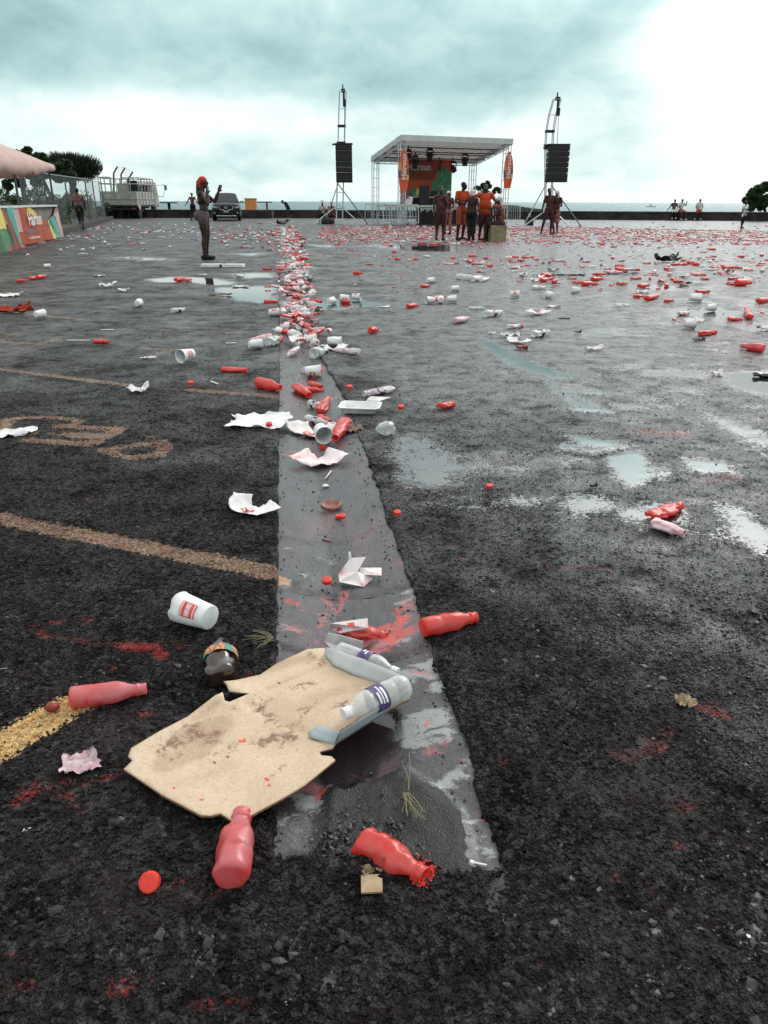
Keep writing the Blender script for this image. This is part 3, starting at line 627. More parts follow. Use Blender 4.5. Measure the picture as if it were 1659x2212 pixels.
o = stones('scattered_grit', np.stack([C_[:, 0], C_[:, 1], rad * .4 + .001], -1), rad, M_grit, 6); tag(o, kind='stuff')
# ================================================================== LITTER: materials and shapes
M_red = mat('red_plastic', (0.74, 0.045, 0.032), (0.76, 0.12, 0.10), 14, rough=.22, rough2=.42, bump=.25, bscale=90, bdist=.001, spec=.7, coat=.5)
M_pinkred = mat('pinkish_red_plastic', (0.74, 0.10, 0.10), (0.70, 0.24, 0.26), 11, rough=.22, rough2=.45, bump=.25, bscale=80, bdist=.001, spec=.7, coat=.5, c3=(.62, .03, .02), s3=20, lo3=.56, hi3=.72)
M_pinkfilm = mat('powder_filmed_plastic', (0.62, 0.33, 0.36), (0.74, 0.58, 0.60), 26, rough=.38, bump=.2, bscale=90, bdist=.001, c3=(.6, .08, .07), s3=30, lo3=.6, hi3=.72)
def red_see(m, f, colr):
    nt = m.node_tree; b = nt.nodes['Principled BSDF']; o_ = nt.nodes['Material Output']; tl = nt.nodes.new('ShaderNodeBsdfTranslucent'); tl.inputs[0].default_value = (*colr, 1); mx = nt.nodes.new('ShaderNodeMixShader'); mx.inputs[0].default_value = f
    tr = nt.nodes.new('ShaderNodeBsdfTransparent'); tr.inputs[0].default_value = (1, .16, .12, 1); m2 = nt.nodes.new('ShaderNodeMixShader'); m2.inputs[0].default_value = .12
    nt.links.new(b.outputs[0], mx.inputs[1]); nt.links.new(tl.outputs[0], mx.inputs[2]); nt.links.new(mx.outputs[0], m2.inputs[1]); nt.links.new(tr.outputs[0], m2.inputs[2]); nt.links.new(m2.outputs[0], o_.inputs[0])
red_see(M_red, .3, (.9, .05, .03)); red_see(M_pinkred, .3, (.9, .12, .10))
M_cap = mat('red_cap_plastic', (0.66, 0.028, 0.012), (0.74, 0.05, 0.03), 60, rough=.42, bump=.2, bscale=200, bdist=.0006)
M_white = mat('white_foam', (0.80, 0.83, 0.82), (0.68, 0.70, 0.69), 14, rough=.75, bump=.25, bscale=120, bdist=.0008)
M_paper = mat('white_paper', (0.80, 0.80, 0.79), (0.66, 0.63, 0.63), 18, rough=.8, bump=.3, bscale=50, bdist=.0015)
M_pinkpaper = mat('pink_stained_paper', (0.78, 0.74, 0.74), (0.66, 0.30, 0.32), 16, rough=.75, lo=.45, hi=.75, bump=.3, bscale=50, bdist=.0015)
M_redprint = mat('red_print', (0.62, 0.05, 0.045), (0.68, 0.12, 0.10), 60, rough=.6)
M_dark = mat('black_scrap', (0.012, 0.010, 0.012), (0.03, 0.025, 0.028), 20, rough=.5, bump=.4, bscale=40, bdist=.003)
M_brownplastic = mat('brown_plastic', (0.022, 0.011, 0.009), (0.05, 0.028, 0.022), 20, rough=.16, spec=.7, coat=.5, bump=.3, bscale=50, bdist=.002)
M_card = mat('brown_cardboard', (0.62, 0.43, 0.27), (0.54, 0.36, 0.22), 9, rough=.85, bump=.2, bscale=120, bdist=.0006)
M_scrap = mat('tan_cardboard_scrap', (0.40, 0.31, 0.20), (0.30, 0.21, 0.13), 30, rough=.9, bump=.3, bscale=60, bdist=.001)
M_purple = mat('purple_label', (0.055, 0.03, 0.12), (0.11, 0.08, 0.20), 90, rough=.4)
M_stick = mat('pale_wood', (0.55, 0.45, 0.42), (0.42, 0.33, 0.30), 40, rough=.8)
M_blue = mat('blue_plastic', (0.05, 0.16, 0.42), rough=.4); M_yel = mat('yellow_plastic', (0.72, 0.50, 0.08), rough=.5)
def clear_plastic(name, tint, dens, pink=0.0):
    m = bpy.data.materials.new(name); m.use_nodes = True; t = NT(m.node_tree); nt = m.node_tree; b = nt.nodes['Principled BSDF']; out = nt.nodes['Material Output']
    co = t.coord(); n = t.noise(co, 30, 4, .6, .4)
    col = (*tint, 1)
    if pink: col = t.mix(t.step(n, .45, .7, 0, pink), (*tint, 1), (.66, .12, .13, 1))
    t.put(b.inputs['Base Color'], col); b.inputs['Roughness'].default_value = .13; b.inputs['Specular IOR Level'].default_value = .8
    tr = nt.nodes.new('ShaderNodeBsdfTransparent'); tr.inputs[0].default_value = (.93, .96, .96, 1)
    mx = nt.nodes.new('ShaderNodeMixShader'); fr = nt.nodes.new('ShaderNodeLayerWeight'); fr.inputs[0].default_value = .38
    f = t.math('ADD', t.math('ADD', t.math('MULTIPLY', fr.outputs['Facing'], .55), dens), t.math('MULTIPLY', t.math('SUBTRACT', n, .5), .5), None, True)
    nt.links.new(f, mx.inputs[0]); nt.links.new(tr.outputs[0], mx.inputs[1]); nt.links.new(b.outputs[0], mx.inputs[2]); nt.links.new(mx.outputs[0], out.inputs[0])
    t.put(b.inputs['Normal'], t.bump(t.noise(co, 45, 3), .35, .003)); return m
M_clear = clear_plastic('clear_plastic', (.80, .83, .83), .30)
M_clearpink = clear_plastic('pink_smeared_clear_plastic', (.80, .78, .79), .45, .7)
# ---- bottle: lying along +X, base at x=0
PROF = [(0, .0), (0, .55), (.004, .80), (.02, .97), (.06, 1), (.30, 1), (.32, .97), (.34, 1), (.56, 1), (.62, .98), (.69, .85), (.76, .66), (.82, .55), (.865, .52), (.875, .60), (.895, .60), (.905, .52), (.97, .51), (.985, .55), (1, .53), (1, .40), (.93, .38)]
PROF_W = [(0, .0), (0, .6), (.01, .85), (.04, 1), (.20, 1), (.22, .95), (.24, 1), (.36, 1), (.37, .97), (.58, .97), (.59, 1), (.66, .98), (.74, .84), (.81, .60), (.86, .44), (.885, .40), (.89, .46), (.90, .46), (.905, .38), (.95, .38), (.95, .3)]
def bottle_mb(L=.2, r=.031, seed=0, dent=.0, flat=1.0, bend=0.0, seg=20, prof=PROF, squash=None, mb=None):
    pr = []                       # resample the long spans
    for (a, ra), (b, rb_) in zip(prof[:-1], prof[1:]):
        k = max(1, int((b - a) / .07)); pr += [(a + (b - a) * i / k, ra + (rb_ - ra) * i / k) for i in range(k)]
    pr.append(prof[-1]); V = []; rr = random.Random(seed); off = rr.uniform(0, 99)
    for a, q in pr:
        for i in range(seg):
            t = 2 * PI * i / seg
            d = 1.0
            if dent:
                w = min(1, max(0, (0.93 - a) / .15))
                nn = mnoise.noise((a * 6.5 + off, math.cos(t) * 1.5, math.sin(t) * 1.5 + off)) + .5 * abs(mnoise.noise((a * 15 + off, math.cos(t) * 3, math.sin(t) * 3)))
                d = 1 - dent * w * max(0.0, nn * 1.25 + .15)
            w2 = min(1, max(0, (0.85 - a) / .25))
            fl = 1 - (1 - flat) * w2
            y = q * r * d * math.cos(t) * (1 + (1 - fl) * .42); z = q * r * d * math.sin(t) * fl
            x = a * L
            if bend: 
                an = bend * (a - .5) * 2; y += math.sin(an) * L * .25 * abs(a - .5) * 2; x = L * (.5 + (a - .5) * math.cos(an * .5))
            V.append((x, y, z))
    n = len(pr); Fc = [(j * seg + i, (j + 1) * seg + i, (j + 1) * seg + (i + 1) % seg, j * seg + (i + 1) % seg) for j in range(n - 1) for i in range(seg)]
    zmin = min(v[2] for v in V); V = [(x, y, z - zmin) for x, y, z in V]
    mb = mb or MB(); mb.add(V, Fc); mb.zc = -zmin
    return mb
def place2(o, A, B, L, roll=0.0, z=0.001):
    """turn an object modelled along +X with length L so that it runs from A to B (points on the ground)"""
    A, B = Vector(A), Vector(B); d = B - A; k = Vector((d.x, d.y)).length / L
    o.location = (A.x, A.y, z + gz(A.x, A.y)); o.rotation_euler = (roll, -math.atan2(d.z, Vector((d.x, d.y)).length), math.atan2(d.y, d.x)); o.scale = (k, min(max(k, .85), 1.25), min(max(k, .85), 1.2)); return o
def gz(x, y):
    u = gutter_u(x, y)
    if 0 < u < GW and y < g(800, 1760).y: return -.010
    return float(gutter_z(np.array(u), y)) if 0 < u < GW - .02 and GY0 + .33 < y < GY1 else 0.0
# ---- cup: standing, base at z=0
def cup_mb(h=.095, r0=.030, r1=.043, seg=22, thick=.0022, dent=0, seed=0, lip=True, cut=None):
    mb = MB(); rr = random.Random(seed); off = rr.uniform(0, 50)
    prof = [(0, 0), (r0 * .93, 0), (r0, .001)] + [(r0 + (r1 - r0) * k / 8, h * k / 8) for k in range(1, 9)]
    if lip: prof += [(r1 + .0025, h), (r1 + .0025, h + .003), (r1 - .001, h + .003)]
    prof += [(r1 - thick - (r1 - r0) * k / 6, h - (h - .004) * k / 6) for k in range(0, 7)] + [(0, .004)]
    V = []
    for r, z in prof:
        for i in range(seg):
            t = 2 * PI * i / seg; d = 1
            x, y, zz = r * math.cos(t), r * math.sin(t), z
            if dent:
                q = mnoise.noise((math.cos(t) * 1.2 + off, math.sin(t) * 1.2, z * 14 + off)); w = z / h
                x *= 1 - dent * (.35 + .65 * w) * (max(0, q) + .25); y *= 1 - dent * .7 * max(0, -q) * w; zz = z * (1 - dent * .22 * max(0, q))
            V.append((x, y, zz))
    n = len(prof)
    Fc = []
    for j in range(n - 1):
        for i in range(seg):
            if cut and prof[j][1] > h * cut[0] and cut[1] < i / seg < cut[2]: continue
            Fc.append((j * seg + i, j * seg + (i + 1) % seg, (j + 1) * seg + (i + 1) % seg, (j + 1) * seg + i))
    mb.add(V, Fc); return mb
def cup_print(h=.095, r0=.030, r1=.043, a0=-.55, a1=.55, z0=.25, z1=.68, off=.0006, bars=True):
    """red printed panel with pale lines, curved round the cup; two meshes' worth of data"""
    def band(aa, ab, za, zb, o_, n=8):
        V = []; 
        for z in (za, zb):
            for i in range(n + 1):
                t = aa + (ab - aa) * i / n; r = r0 + (r1 - r0) * z + o_; V.append((r * math.cos(t), r * math.sin(t), z * h))
        return V, [(i, i + 1, n + 2 + i, n + 1 + i) for i in range(n)]
    a = MB(); a.add(*band(a0, a1, z0, z1, off))
    b = MB(); b.add(*band(a0 * .92, a1 * .92, z1 - .055, z1 - .03, off * 2)); b.add(*band(a0 * .92, a1 * .92, z0 + .03, z0 + .055, off * 2))
    k = 7
    for i in range(k):
        t = a0 * .75 + (a1 - a0) * .75 * i / (k - 1); w = .035 + .012 * (i % 3)
        b.add(*band(t - w, t + w, z0 + .15, z1 - .15, off * 2, 2))
    return a, b
# ---- crumpled sheet
def sheet_mb(w=.16, d=.12, n=12, amp=.018, seed=0, fold=.5, tear=.25, thick=0.0):
    rr = random.Random(seed); off = rr.uniform(0, 80); V = []; mb = MB()
    for j in range(n + 1):
        for i in range(n + 1):
            x, y = (i / n - .5), (j / n - .5)
            e = 1 - tear * (.5 + mnoise.noise((x * 4 + off, y * 4, 1.7))) * (max(abs(x), abs(y)) * 2) ** 3
            X, Y = x * w * e * 1.05, y * d * e * 1.05
            z = amp * (1.4 * abs(mnoise.noise((x * 3.2 + off, y * 3.2, .3))) + .7 * abs(mnoise.noise((x * 8 + off, y * 8, 4)))) + fold * amp * 2 * max(0, abs(x + y * .3) - .22) + fold * amp * 1.3 * max(0, y - .15)
            V.append((X + amp * .5 * mnoise.noise((x * 5, y * 5 + off, 9)), Y + amp * .5 * mnoise.noise((x * 5, y * 5 + off, 19)), z + .001))
    Fc = [(j * (n + 1) + i, j * (n + 1) + i + 1, (j + 1) * (n + 1) + i + 1, (j + 1) * (n + 1) + i) for j in range(n) for i in range(n)]
    mb.add(V, Fc); return mb
def ball_mb(r=.035, seed=0, n=12, squash=.7):
    mb = MB(); mb.ball((0, 0, 0), r, n); rr = random.Random(seed); off = rr.uniform(0, 70)
    V = []
    for v in mb.V:
        v = Vector(v); q = v.normalized() * 2.2; k = 1 + .38 * mnoise.noise((q.x + off, q.y, q.z)) - .35 * abs(mnoise.noise((q.x * 2.3, q.y * 2.3 + off, q.z * 2.3)))
        V.append((v.x * k * 1.15, v.y * k * .9, v.z * k * squash))
    zm = min(v[2] for v in V); mb.V = [(a, b, c - zm) for a, b, c in V]; return mb
def cap_mb(r=.0155, h=.014):
    mb = MB(); seg = 24
    prof = [(0, h), (r * .8, h), (r * .95, h * .93), (r, h * .75), (r, h * .15), (r * 1.05, .0), (r * .88, 0), (r * .86, h * .8), (0, h * .8)]
    V = []
    for q, z in prof:
        for i in range(seg):
            t = 2 * PI * i / seg; k = 1 + (.03 if (i % 2 and h * .1 < z < h * .8) else 0)
            V.append((q * k * math.cos(t), q * k * math.sin(t), z))
    Fc = [(j * seg + i, (j + 1) * seg + i, (j + 1) * seg + (i + 1) % seg, j * seg + (i + 1) % seg) for j in range(len(prof) - 1) for i in range(seg)]
    mb.add(V, Fc); return mb
def foam_tray_mb(w=.22, d=.15, h=.035):
    """shallow food tray, rim up"""
    mb = MB(); ring = lambda k, z, c: [((w / 2 * k) * sx * (1 - c * (abs(sy) > .99)), (d / 2 * k) * sy * (1 - c * (abs(sx) > .99)), z) for sx, sy in ((-1, -.7), (-.85, -1), (0, -1.0), (.85, -1), (1, -.7), (1, .7), (.85, 1), (0, 1.0), (-.85, 1), (-1, .7))]
    rs = [ring(.80, 0, 0), ring(.86, .006, 0), ring(.97, h * .9, 0), ring(1.04, h, 0), ring(1.04, h + .003, 0), ring(.95, h + .002, 0), ring(.82, .009, 0), ring(.76, .005, 0)]
    V = [v for r in rs for v in r]; n = 10
    Fc = [(j * n + i, j * n + (i + 1) % n, (j + 1) * n + (i + 1) % n, (j + 1) * n + i) for j in range(7) for i in range(n)]
    Fc += [tuple(range(n - 1, -1, -1)), tuple(range(7 * n, 8 * n))]; mb.add(V, Fc); return mb
# ================================================================== LITTER: makers of whole things
def jitter_label(t): return t
def make_bottle(A, B, label, material, seed=1, dent=0.0, flat=1.0, bend=0.0, roll=0.0, cap=False, strip=False, L=.2, r=.031, name='plastic_bottle', prof=PROF, capmat=None, z=.001, group=None, stripmat=None, seg=24, k=None):
    root = thing(name, label, 'bottle', group=group)
    mb = bottle_mb(L, r, seed, dent, flat, bend, seg, prof); o = mb.build('body', material, root, True)
    r_at = r * flat
    if cap:
        c = MB(); q = .42 * r if prof is PROF_W else .58 * r; zc = mb.zc
        c.tube((L * .90, 0, zc), (L * 1.0, 0, zc), q * 1.12, q * 1.05, 18); c.build('cap', capmat or M_cap, root, False, .0008)
    if strip:
        c = MB(); n = 28; V = []
        for x in (.385 * L, .565 * L):
            for i in range(n):
                t = 2 * PI * i / n; rr_ = r * 1.015
                V.append((x, rr_ * math.cos(t) * (1 + (1 - flat) * .42), mb.zc + rr_ * math.sin(t) * flat))
        c.add(V, [(i, (i + 1) % n, n + (i + 1) % n, n + i) for i in range(n)]); st_ = c.build('label', stripmat or M_purple, root, True)
        c = MB()
        for (x0, x1, t0, t1) in ((.42, .45, .2, 1.5), (.47, .49, .2, 1.8), (.51, .54, .3, 1.2), (.40, .55, 2.3, 2.9)):
            V = []
            for x in (x0 * L, x1 * L):
                for i in range(7):
                    t = t0 + (t1 - t0) * i / 6; V.append((x, r * 1.03 * math.cos(t) * (1 + (1 - flat) * .42), mb.zc + r * 1.03 * math.sin(t) * flat))
            c.add(V, [(i, i + 1, 8 + i, 7 + i) for i in range(6)])
        c.build('printing', M_white, st_)
    place2(root, A, B, L, roll, z); return root
# ================================================================== SEA, WALL, VEGETATION
def sea():
    m = bpy.data.materials.new('sea'); m.use_nodes = True; t = NT(m.node_tree); b = m.node_tree.nodes['Principled BSDF']
    co = t.coord(); t.put(b.inputs['Base Color'], t.mix(t.noise(t.vmath('MULTIPLY', co, (.003, .012, 1)), 3, 4), (0.05, 0.135, 0.15, 1), (0.10, 0.21, 0.225, 1)))
    b.inputs['Roughness'].default_value = .32; b.inputs['IOR'].default_value = 1.33
    n = t.noise(t.vmath('MULTIPLY', co, (.25, .8, 1)), 1.0, 6, .7); t.put(b.inputs['Normal'], t.bump(n, 1.0, 1.5)); return m
o = MB().add([(-26000, 66, -2.6), (26000, 66, -2.6), (26000, 30000, -2.6), (-26000, 30000, -2.6)], [(0, 1, 2, 3)]).build('sea', sea()); tag(o, kind='structure')
M_wall = mat('dark_stone_wall', (0.010, 0.0075, 0.009), (0.045, 0.032, 0.034), 1.6, rough=.85, bump=.7, bscale=6, bdist=.05, c3=(.10, .085, .085), s3=2.2, lo3=.63, hi3=.72)
M_walltop = mat('wall_coping', (0.05, 0.045, 0.045), (0.12, 0.11, 0.11), 2, rough=.8)
wp = [g(-260, 470.5), g(250, 470.3), g(560, 470.6), g(700, 471.2), g(1000, 472.6), g(1300, 474.8), g(1659, 477.2), g(2100, 480)]
mb = MB(); cb = MB(); WH = .57
for a, b in zip(wp[:-1], wp[1:]):
    d = (b - a).normalized(); nrm = Vector((-d.y, d.x, 0))
    mb.prism([a, b, b + nrm * .45, a + nrm * .45], (0, 0, WH - .06)); cb.prism([a - nrm * .04 + Vector((0, 0, WH - .06)), b - nrm * .04 + Vector((0, 0, WH - .06)), b + nrm * .5 + Vector((0, 0, WH - .06)), a + nrm * .5 + Vector((0, 0, WH - .06))], (0, 0, .06))
root = thing('sea_wall', 'long low dark stone wall between the asphalt lot and the sea', 'wall')
mb.build('wall_body', M_wall, root); cb.build('coping', M_walltop, root)
# nearer, lighter block of wall left of the middle
mb = MB(); mb.prism([g(470, 471.8), g(588, 471.8), g(588, 471.8) + Vector((0, .9, 0)), g(470, 471.8) + Vector((0, .9, 0))], (0, 0, .5))
o = mb.build('low_wall_block', M_wall); tag(o, 'short lower reddish stretch of wall in front of the sea wall, beside the dark car', 'wall')
# ---- leaves
def leaf_mat(name, a, b_, tr=.25):
    m = bpy.data.materials.new(name); m.use_nodes = True; t = NT(m.node_tree); b = m.node_tree.nodes['Principled BSDF']
    t.put(b.inputs['Base Color'], t.mix(t.step(t.attr('tone'), .1, .95), (*a, 1), (*b_, 1))); b.inputs['Roughness'].default_value = .55
    return m
M_leaf = leaf_mat('green_leaves', (0.012, 0.028, 0.010), (0.055, 0.10, 0.028)); M_needle = leaf_mat('dark_needles', (0.006, 0.010, 0.006), (0.022, 0.036, 0.016))
M_hedge = leaf_mat('hedge_leaves', (0.015, 0.030, 0.010), (0.07, 0.105, 0.030)); M_yleaf = leaf_mat('yellow_green_leaves', (0.10, 0.14, 0.02), (0.30, 0.32, 0.06)); M_grass = leaf_mat('coarse_grass', (0.03, 0.07, 0.015), (0.11, 0.20, 0.05))
M_bark = mat('bark', (0.03, 0.022, 0.020), (0.07, 0.05, 0.045), 6, rough=.9, bump=.6, bscale=12, bdist=.02)
def leaves(name, P, size, mat_, parent, seed=1, up=0.0, aspect=.5, dirs=None):
    r = np.random.RandomState(seed); n = len(P); P = np.asarray(P, float)
    d = r.normal(size=(n, 3)) if dirs is None else np.asarray(dirs) + r.normal(size=(n, 3)) * .25
    d[:, 2] += up; d /= np.linalg.norm(d, axis=1)[:, None]
    e = np.cross(d, r.normal(size=(n, 3))); e /= np.linalg.norm(e, axis=1)[:, None] + 1e-9
    L = size * r.uniform(.6, 1.4, n)[:, None]; w = L * aspect
    V = np.stack([P - d * L * .5, P + e * w * .5, P + d * L * .5, P - e * w * .5], 1).reshape(-1, 3)
    Fc = np.arange(n * 4).reshape(n, 4)
    me = bpy.data.meshes.new(name); me.vertices.add(n * 4); me.vertices.foreach_set('co', V.astype(np.float32).ravel()); me.loops.add(n * 4); me.loops.foreach_set('vertex_index', Fc.ravel().astype(np.int32))
    me.polygons.add(n); me.polygons.foreach_set('loop_start', np.arange(0, n * 4, 4, dtype=np.int32)); me.polygons.foreach_set('loop_total', np.full(n, 4, np.int32)); me.update(calc_edges=True)
    at_ = me.attributes.new('tone', 'FLOAT', 'POINT'); at_.data.foreach_set('value', np.repeat(r.rand(n), 4).astype(np.float32)); me.materials.append(mat_)
    o = bpy.data.objects.new(name, me); C.objects.link(o)
    if parent is not None: o.parent = parent
    return o
def clumps(centres, per, seed=1):
    r = np.random.RandomState(seed); out = []
    for (x, y, z, rx, ry, rz_) in centres:
        v = r.normal(size=(per, 3)); v /= np.linalg.norm(v, axis=1)[:, None]; v *= (r.rand(per, 1) ** .45)
        out.append(np.array([x, y, z]) + v * [rx, ry, rz_])
    return np.concatenate(out)
def blob_centres(c, R3, n, cr, seed):
    r = np.random.RandomState(seed); out = []
    for k in range(n):
        v = r.normal(size=3); v /= np.linalg.norm(v); v *= r.rand() ** .5; q = cr * r.uniform(.6, 1.3)
        out.append((c[0] + v[0] * R3[0], c[1] + v[1] * R3[1], c[2] + v[2] * R3[2], q, q, q * .8))
    return out
def plant(name, label, cat, x, y, rx, h, n=1500, leaf=.12, mat_=None, seed=1, group=None, ry=None, nb=14, cr=.35):
    base = g(x, y); r = thing(name, label, cat, base, group=group)
    cs = blob_centres((0, 0, h * .55), (rx * .8, (ry or rx) * .8, h * .42), nb, cr * h, seed)
    leaves('foliage', clumps(cs, n // nb, seed), leaf, mat_ or M_hedge, r, seed); 
    m = MB(); rr = random.Random(seed)
    for k in range(5): m.tube((0, 0, 0), (rr.uniform(-.6, .6) * rx, rr.uniform(-.4, .4) * rx, h * .6), .03, .01, 5)
    m.build('stem', M_bark, r); return r
# casuarina-like clipped tree (dark, bristling crown) standing at the fence
def trunk_mb(pts, r0, r1):
    m = MB(); n = len(pts) - 1
    for k in range(n): m.tube(pts[k], pts[k + 1], r0 + (r1 - r0) * k / n, r0 + (r1 - r0) * (k + 1) / n, 8)
    return m
TB = at(166, 470, 52); TB.z = 0
root = thing('tree', 'dark bristling round-crowned tree on a thin trunk behind the chain-link fence', 'tree', TB)
top = at(172, 372, 52); 
sc = 52 * .94 / F     # metres per picture unit there
hz = lambda y: at(170, y, 52).z
tr = trunk_mb([(0, 0, 0), (.05, 0, hz(430)), (.0, 0, hz(405)), (.15, 0, hz(392))], .26, .20)
rr = random.Random(4)
for k in range(12):
    a = rr.uniform(0, 2 * PI); l = rr.uniform(.6, 1.4); tr.tube((.1, 0, hz(396)), (.1 + l * math.cos(a), l * math.sin(a), hz(372) + rr.uniform(-.2, .5)), .09, .03, 6)
tr.build('trunk', M_bark, root)
cz = (hz(340) + hz(390)) / 2; RX = 50 * sc
cs = blob_centres((.15, 0, cz + .1), (RX * .88, RX * .8, (hz(340) - hz(388)) * .40), 46, .62, 8)
Pc = clumps(cs, 420, 3); dd = Pc - np.array([.1, 0, cz - 1.2]); dd /= np.linalg.norm(dd, axis=1)[:, None]
dd[:, 2] += .5
Pc2 = Pc[np.random.RandomState(1).rand(len(Pc)) < .9]
cr_o = leaves('crown', Pc, .34, M_needle, root, 5, .5, .10, dirs=dd)
rs = np.random.RandomState(9); k_ = 900; a_ = rs.uniform(0, 2 * PI, k_); q_ = np.sqrt(rs.rand(k_))
Pw = np.stack([.15 + RX * .95 * q_ * np.cos(a_), RX * .85 * q_ * np.sin(a_), cz + (hz(345) - cz) * np.sqrt(np.clip(1 - q_ ** 2 * .9, 0, 1)) + .15], -1)
dw = np.stack([q_ * np.cos(a_) * .9, q_ * np.sin(a_) * .6, np.full(k_, .9)], -1)
leaves('crown_tips', Pw, .62, M_needle, root, 6, .3, .05, dirs=dw)
# broad green tree behind the tent
def big_tree(x, y, Y, label, blobs, trunk, mat_=M_leaf, leafsz=.26, per=560, seed=2):
    B = at(x, 470, Y); B.z = 0; root = thing('tree', label, 'tree', B)
    k = Y * .94 / F; cs = []
    for (bx, by, br) in blobs:
        p = at(bx, by, Y); q = br * k; cs += blob_centres((p.x - B.x, 0, p.z), (q * .85, q * .85, q * .7), 9, q * .40, seed + abs(int(bx)))
    leaves('crown', clumps(cs, per // 3, seed), leafsz, mat_, root, seed, 0, .55)
    tm = MB()
    for pts, r0, r1 in trunk:
        P = [at(*p, Y) - B for p in pts]; P = [Vector((p.x, 0, p.z)) for p in P]
        n = len(P) - 1
        for j in range(n): tm.tube(P[j], P[j + 1], (r0 + (r1 - r0) * j / n) * k, (r0 + (r1 - r0) * (j + 1) / n) * k, 8)
    tm.build('trunk', M_bark, root); return root
big_tree(40, 470, 44, 'broad green tree rising behind the pink tent canopy, its crown seen above and below it',
         [(10, 345, 22), (50, 338, 18), (85, 345, 16), (115, 362, 18), (140, 358, 12), (100, 375, 18), (65, 372, 22), (20, 375, 20), (80, 395, 12), (45, 395, 12), (15, 400, 10), (150, 380, 14), (130, 385, 12), (-30, 350, 26), (-60, 370, 26), (60, 325, 8), (-20, 390, 14)],
         [([(62, 470), (56, 430), (46, 395), (52, 370)], 6, 3), ([(120, 455), (108, 420), (92, 385), (80, 365)], 5, 2.5), ([(20, 470), (15, 420), (25, 380)], 5, 3), ([(56, 430), (80, 400), (100, 375)], 3, 1.5)])
big_tree(1645, 470, 56, 'dense green sea-grape shrub rising behind the right end of the wall',
         [(1640, 408, 12), (1660, 402, 14), (1625, 418, 12), (1612, 432, 9), (1640, 428, 16), (1665, 425, 16), (1690, 415, 20), (1650, 444, 14), (1627, 444, 12), (1680, 440, 16), (1720, 420, 22), (1720, 445, 16)],
         [([(1655, 470), (1650, 440), (1640, 420)], 3, 2)], leafsz=.26, per=900, seed=5)
# small windblown tree just beyond the stage
big_tree(1045, 470, 62, 'small windblown green tree behind the stage, its leafy branches pointing right',
         [(1044, 400, 6), (1052, 396, 5), (1058, 404, 4), (1050, 410, 8), (1066, 415, 6), (1078, 411, 6), (1072, 408, 4), (1040, 418, 7), (1030, 408, 8)], [([(1030, 470), (1036, 430), (1048, 412), (1060, 415)], 3, 1.2), ([(1040, 425), (1048, 405), (1052, 398)], 1.6, .8)], leafsz=.22, per=160, seed=6)
# grass on the bank behind the wall
rs = np.random.RandomState(3); P = []
for k in range(5200):
    x = rs.uniform(1092, 1168); yy = 444 + (x - 1092) * .13; p = at(x, 456, 64); hmax = at(x, yy - 1, 64).z
    P.append((p.x, 64 + rs.uniform(0, 3), .2 + rs.rand() * max(.15, hmax - .2)))
o = leaves('grass_bank', P, .28, M_grass, None, 4, .8, .16); tag(o, kind='stuff')
mbk = MB(); q0, q1 = at(1088, 456, 63.5), at(1172, 456, 63.5); mbk.prism([(q0.x, 63.6, -.1), (q1.x, 63.6, -.1), (q1.x, 68, -.1), (q0.x, 68, -.1)], (0, 0, .75)); o = mbk.build('bank', M_soil); tag(o, kind='structure')
# planting bed with hedge along the fence
bed = [g(-60, 545), g(124, 513), g(245, 475), g(245, 468), g(30, 470), g(-200, 480)]
M_bed = mat('bed_soil', (0.035, 0.038, 0.024), (0.06, 0.055, 0.035), 3, rough=.9, bump=.5, bscale=20, bdist=.02)
o = MB().prism([p + Vector((-.12, .0, .0)) for p in bed], (0, 0, .10)).build('planting_bed', M_bed); tag(o, kind='structure')
kb = MB(); M_kerb = mat('dark_kerb', (0.02, 0.016, 0.016), (0.05, 0.04, 0.04), 5, rough=.8)
for a, b in zip(bed[:2], bed[1:3]):
    d = (b - a).normalized(); n_ = Vector((-d.y, d.x, 0)); kb.prism([a - n_ * .02, b - n_ * .02, b + n_ * .16, a + n_ * .16], (0, 0, .22))
o = kb.build('kerb', M_kerb); tag(o, kind='structure')
hed = [(35, 487, 1.5, 1.9, M_hedge, 'dark green shrub seen between the tent poles, left of the leaning trunk'), (86, 484, 1.3, 1.7, M_hedge, 'dark green shrub between the two right poles of the tent'),
       (143, 479, 1.9, 1.85, M_hedge, 'tall rounded hedge shrub just right of the tent'), (172, 475, 1.4, 1.5, M_hedge, 'hedge shrub behind the walking person at the fence'), (208, 473.5, 1.5, 1.15, M_hedge, 'low dark hedge shrub left of the flatbed truck'), (118, 490, 1.0, 1.3, M_hedge, 'dark shrub right behind the tent corner pole'), (-20, 490, 1.5, 1.6, M_hedge, 'dark shrub at the left picture edge behind the tent')]
for k, (x, y, rx, h, mt_, lb) in enumerate(hed): plant('shrub', lb, 'shrub', x, y, rx, h, 2600, .13, mt_, k + 10, 'hedge shrubs along the fence', nb=18, cr=.24)
for k, (x, y, rx, h, lb) in enumerate(((128, 490, .5, .75, 'small yellow-green croton bush at the kerb beside the tent'), (141, 486, .45, .65, 'yellow-green croton bush left of the walking person'), (196, 476, .6, .7, 'yellow-green croton bush right of the walking person'), (204, 475, .5, .75, 'yellow-green croton bush next to the truck rear'))):
    plant('croton_bush', lb, 'shrub', x, y, rx, h, 420, .13, M_yleaf, k + 30, 'yellow-green bushes at the kerb', nb=7, cr=.3)
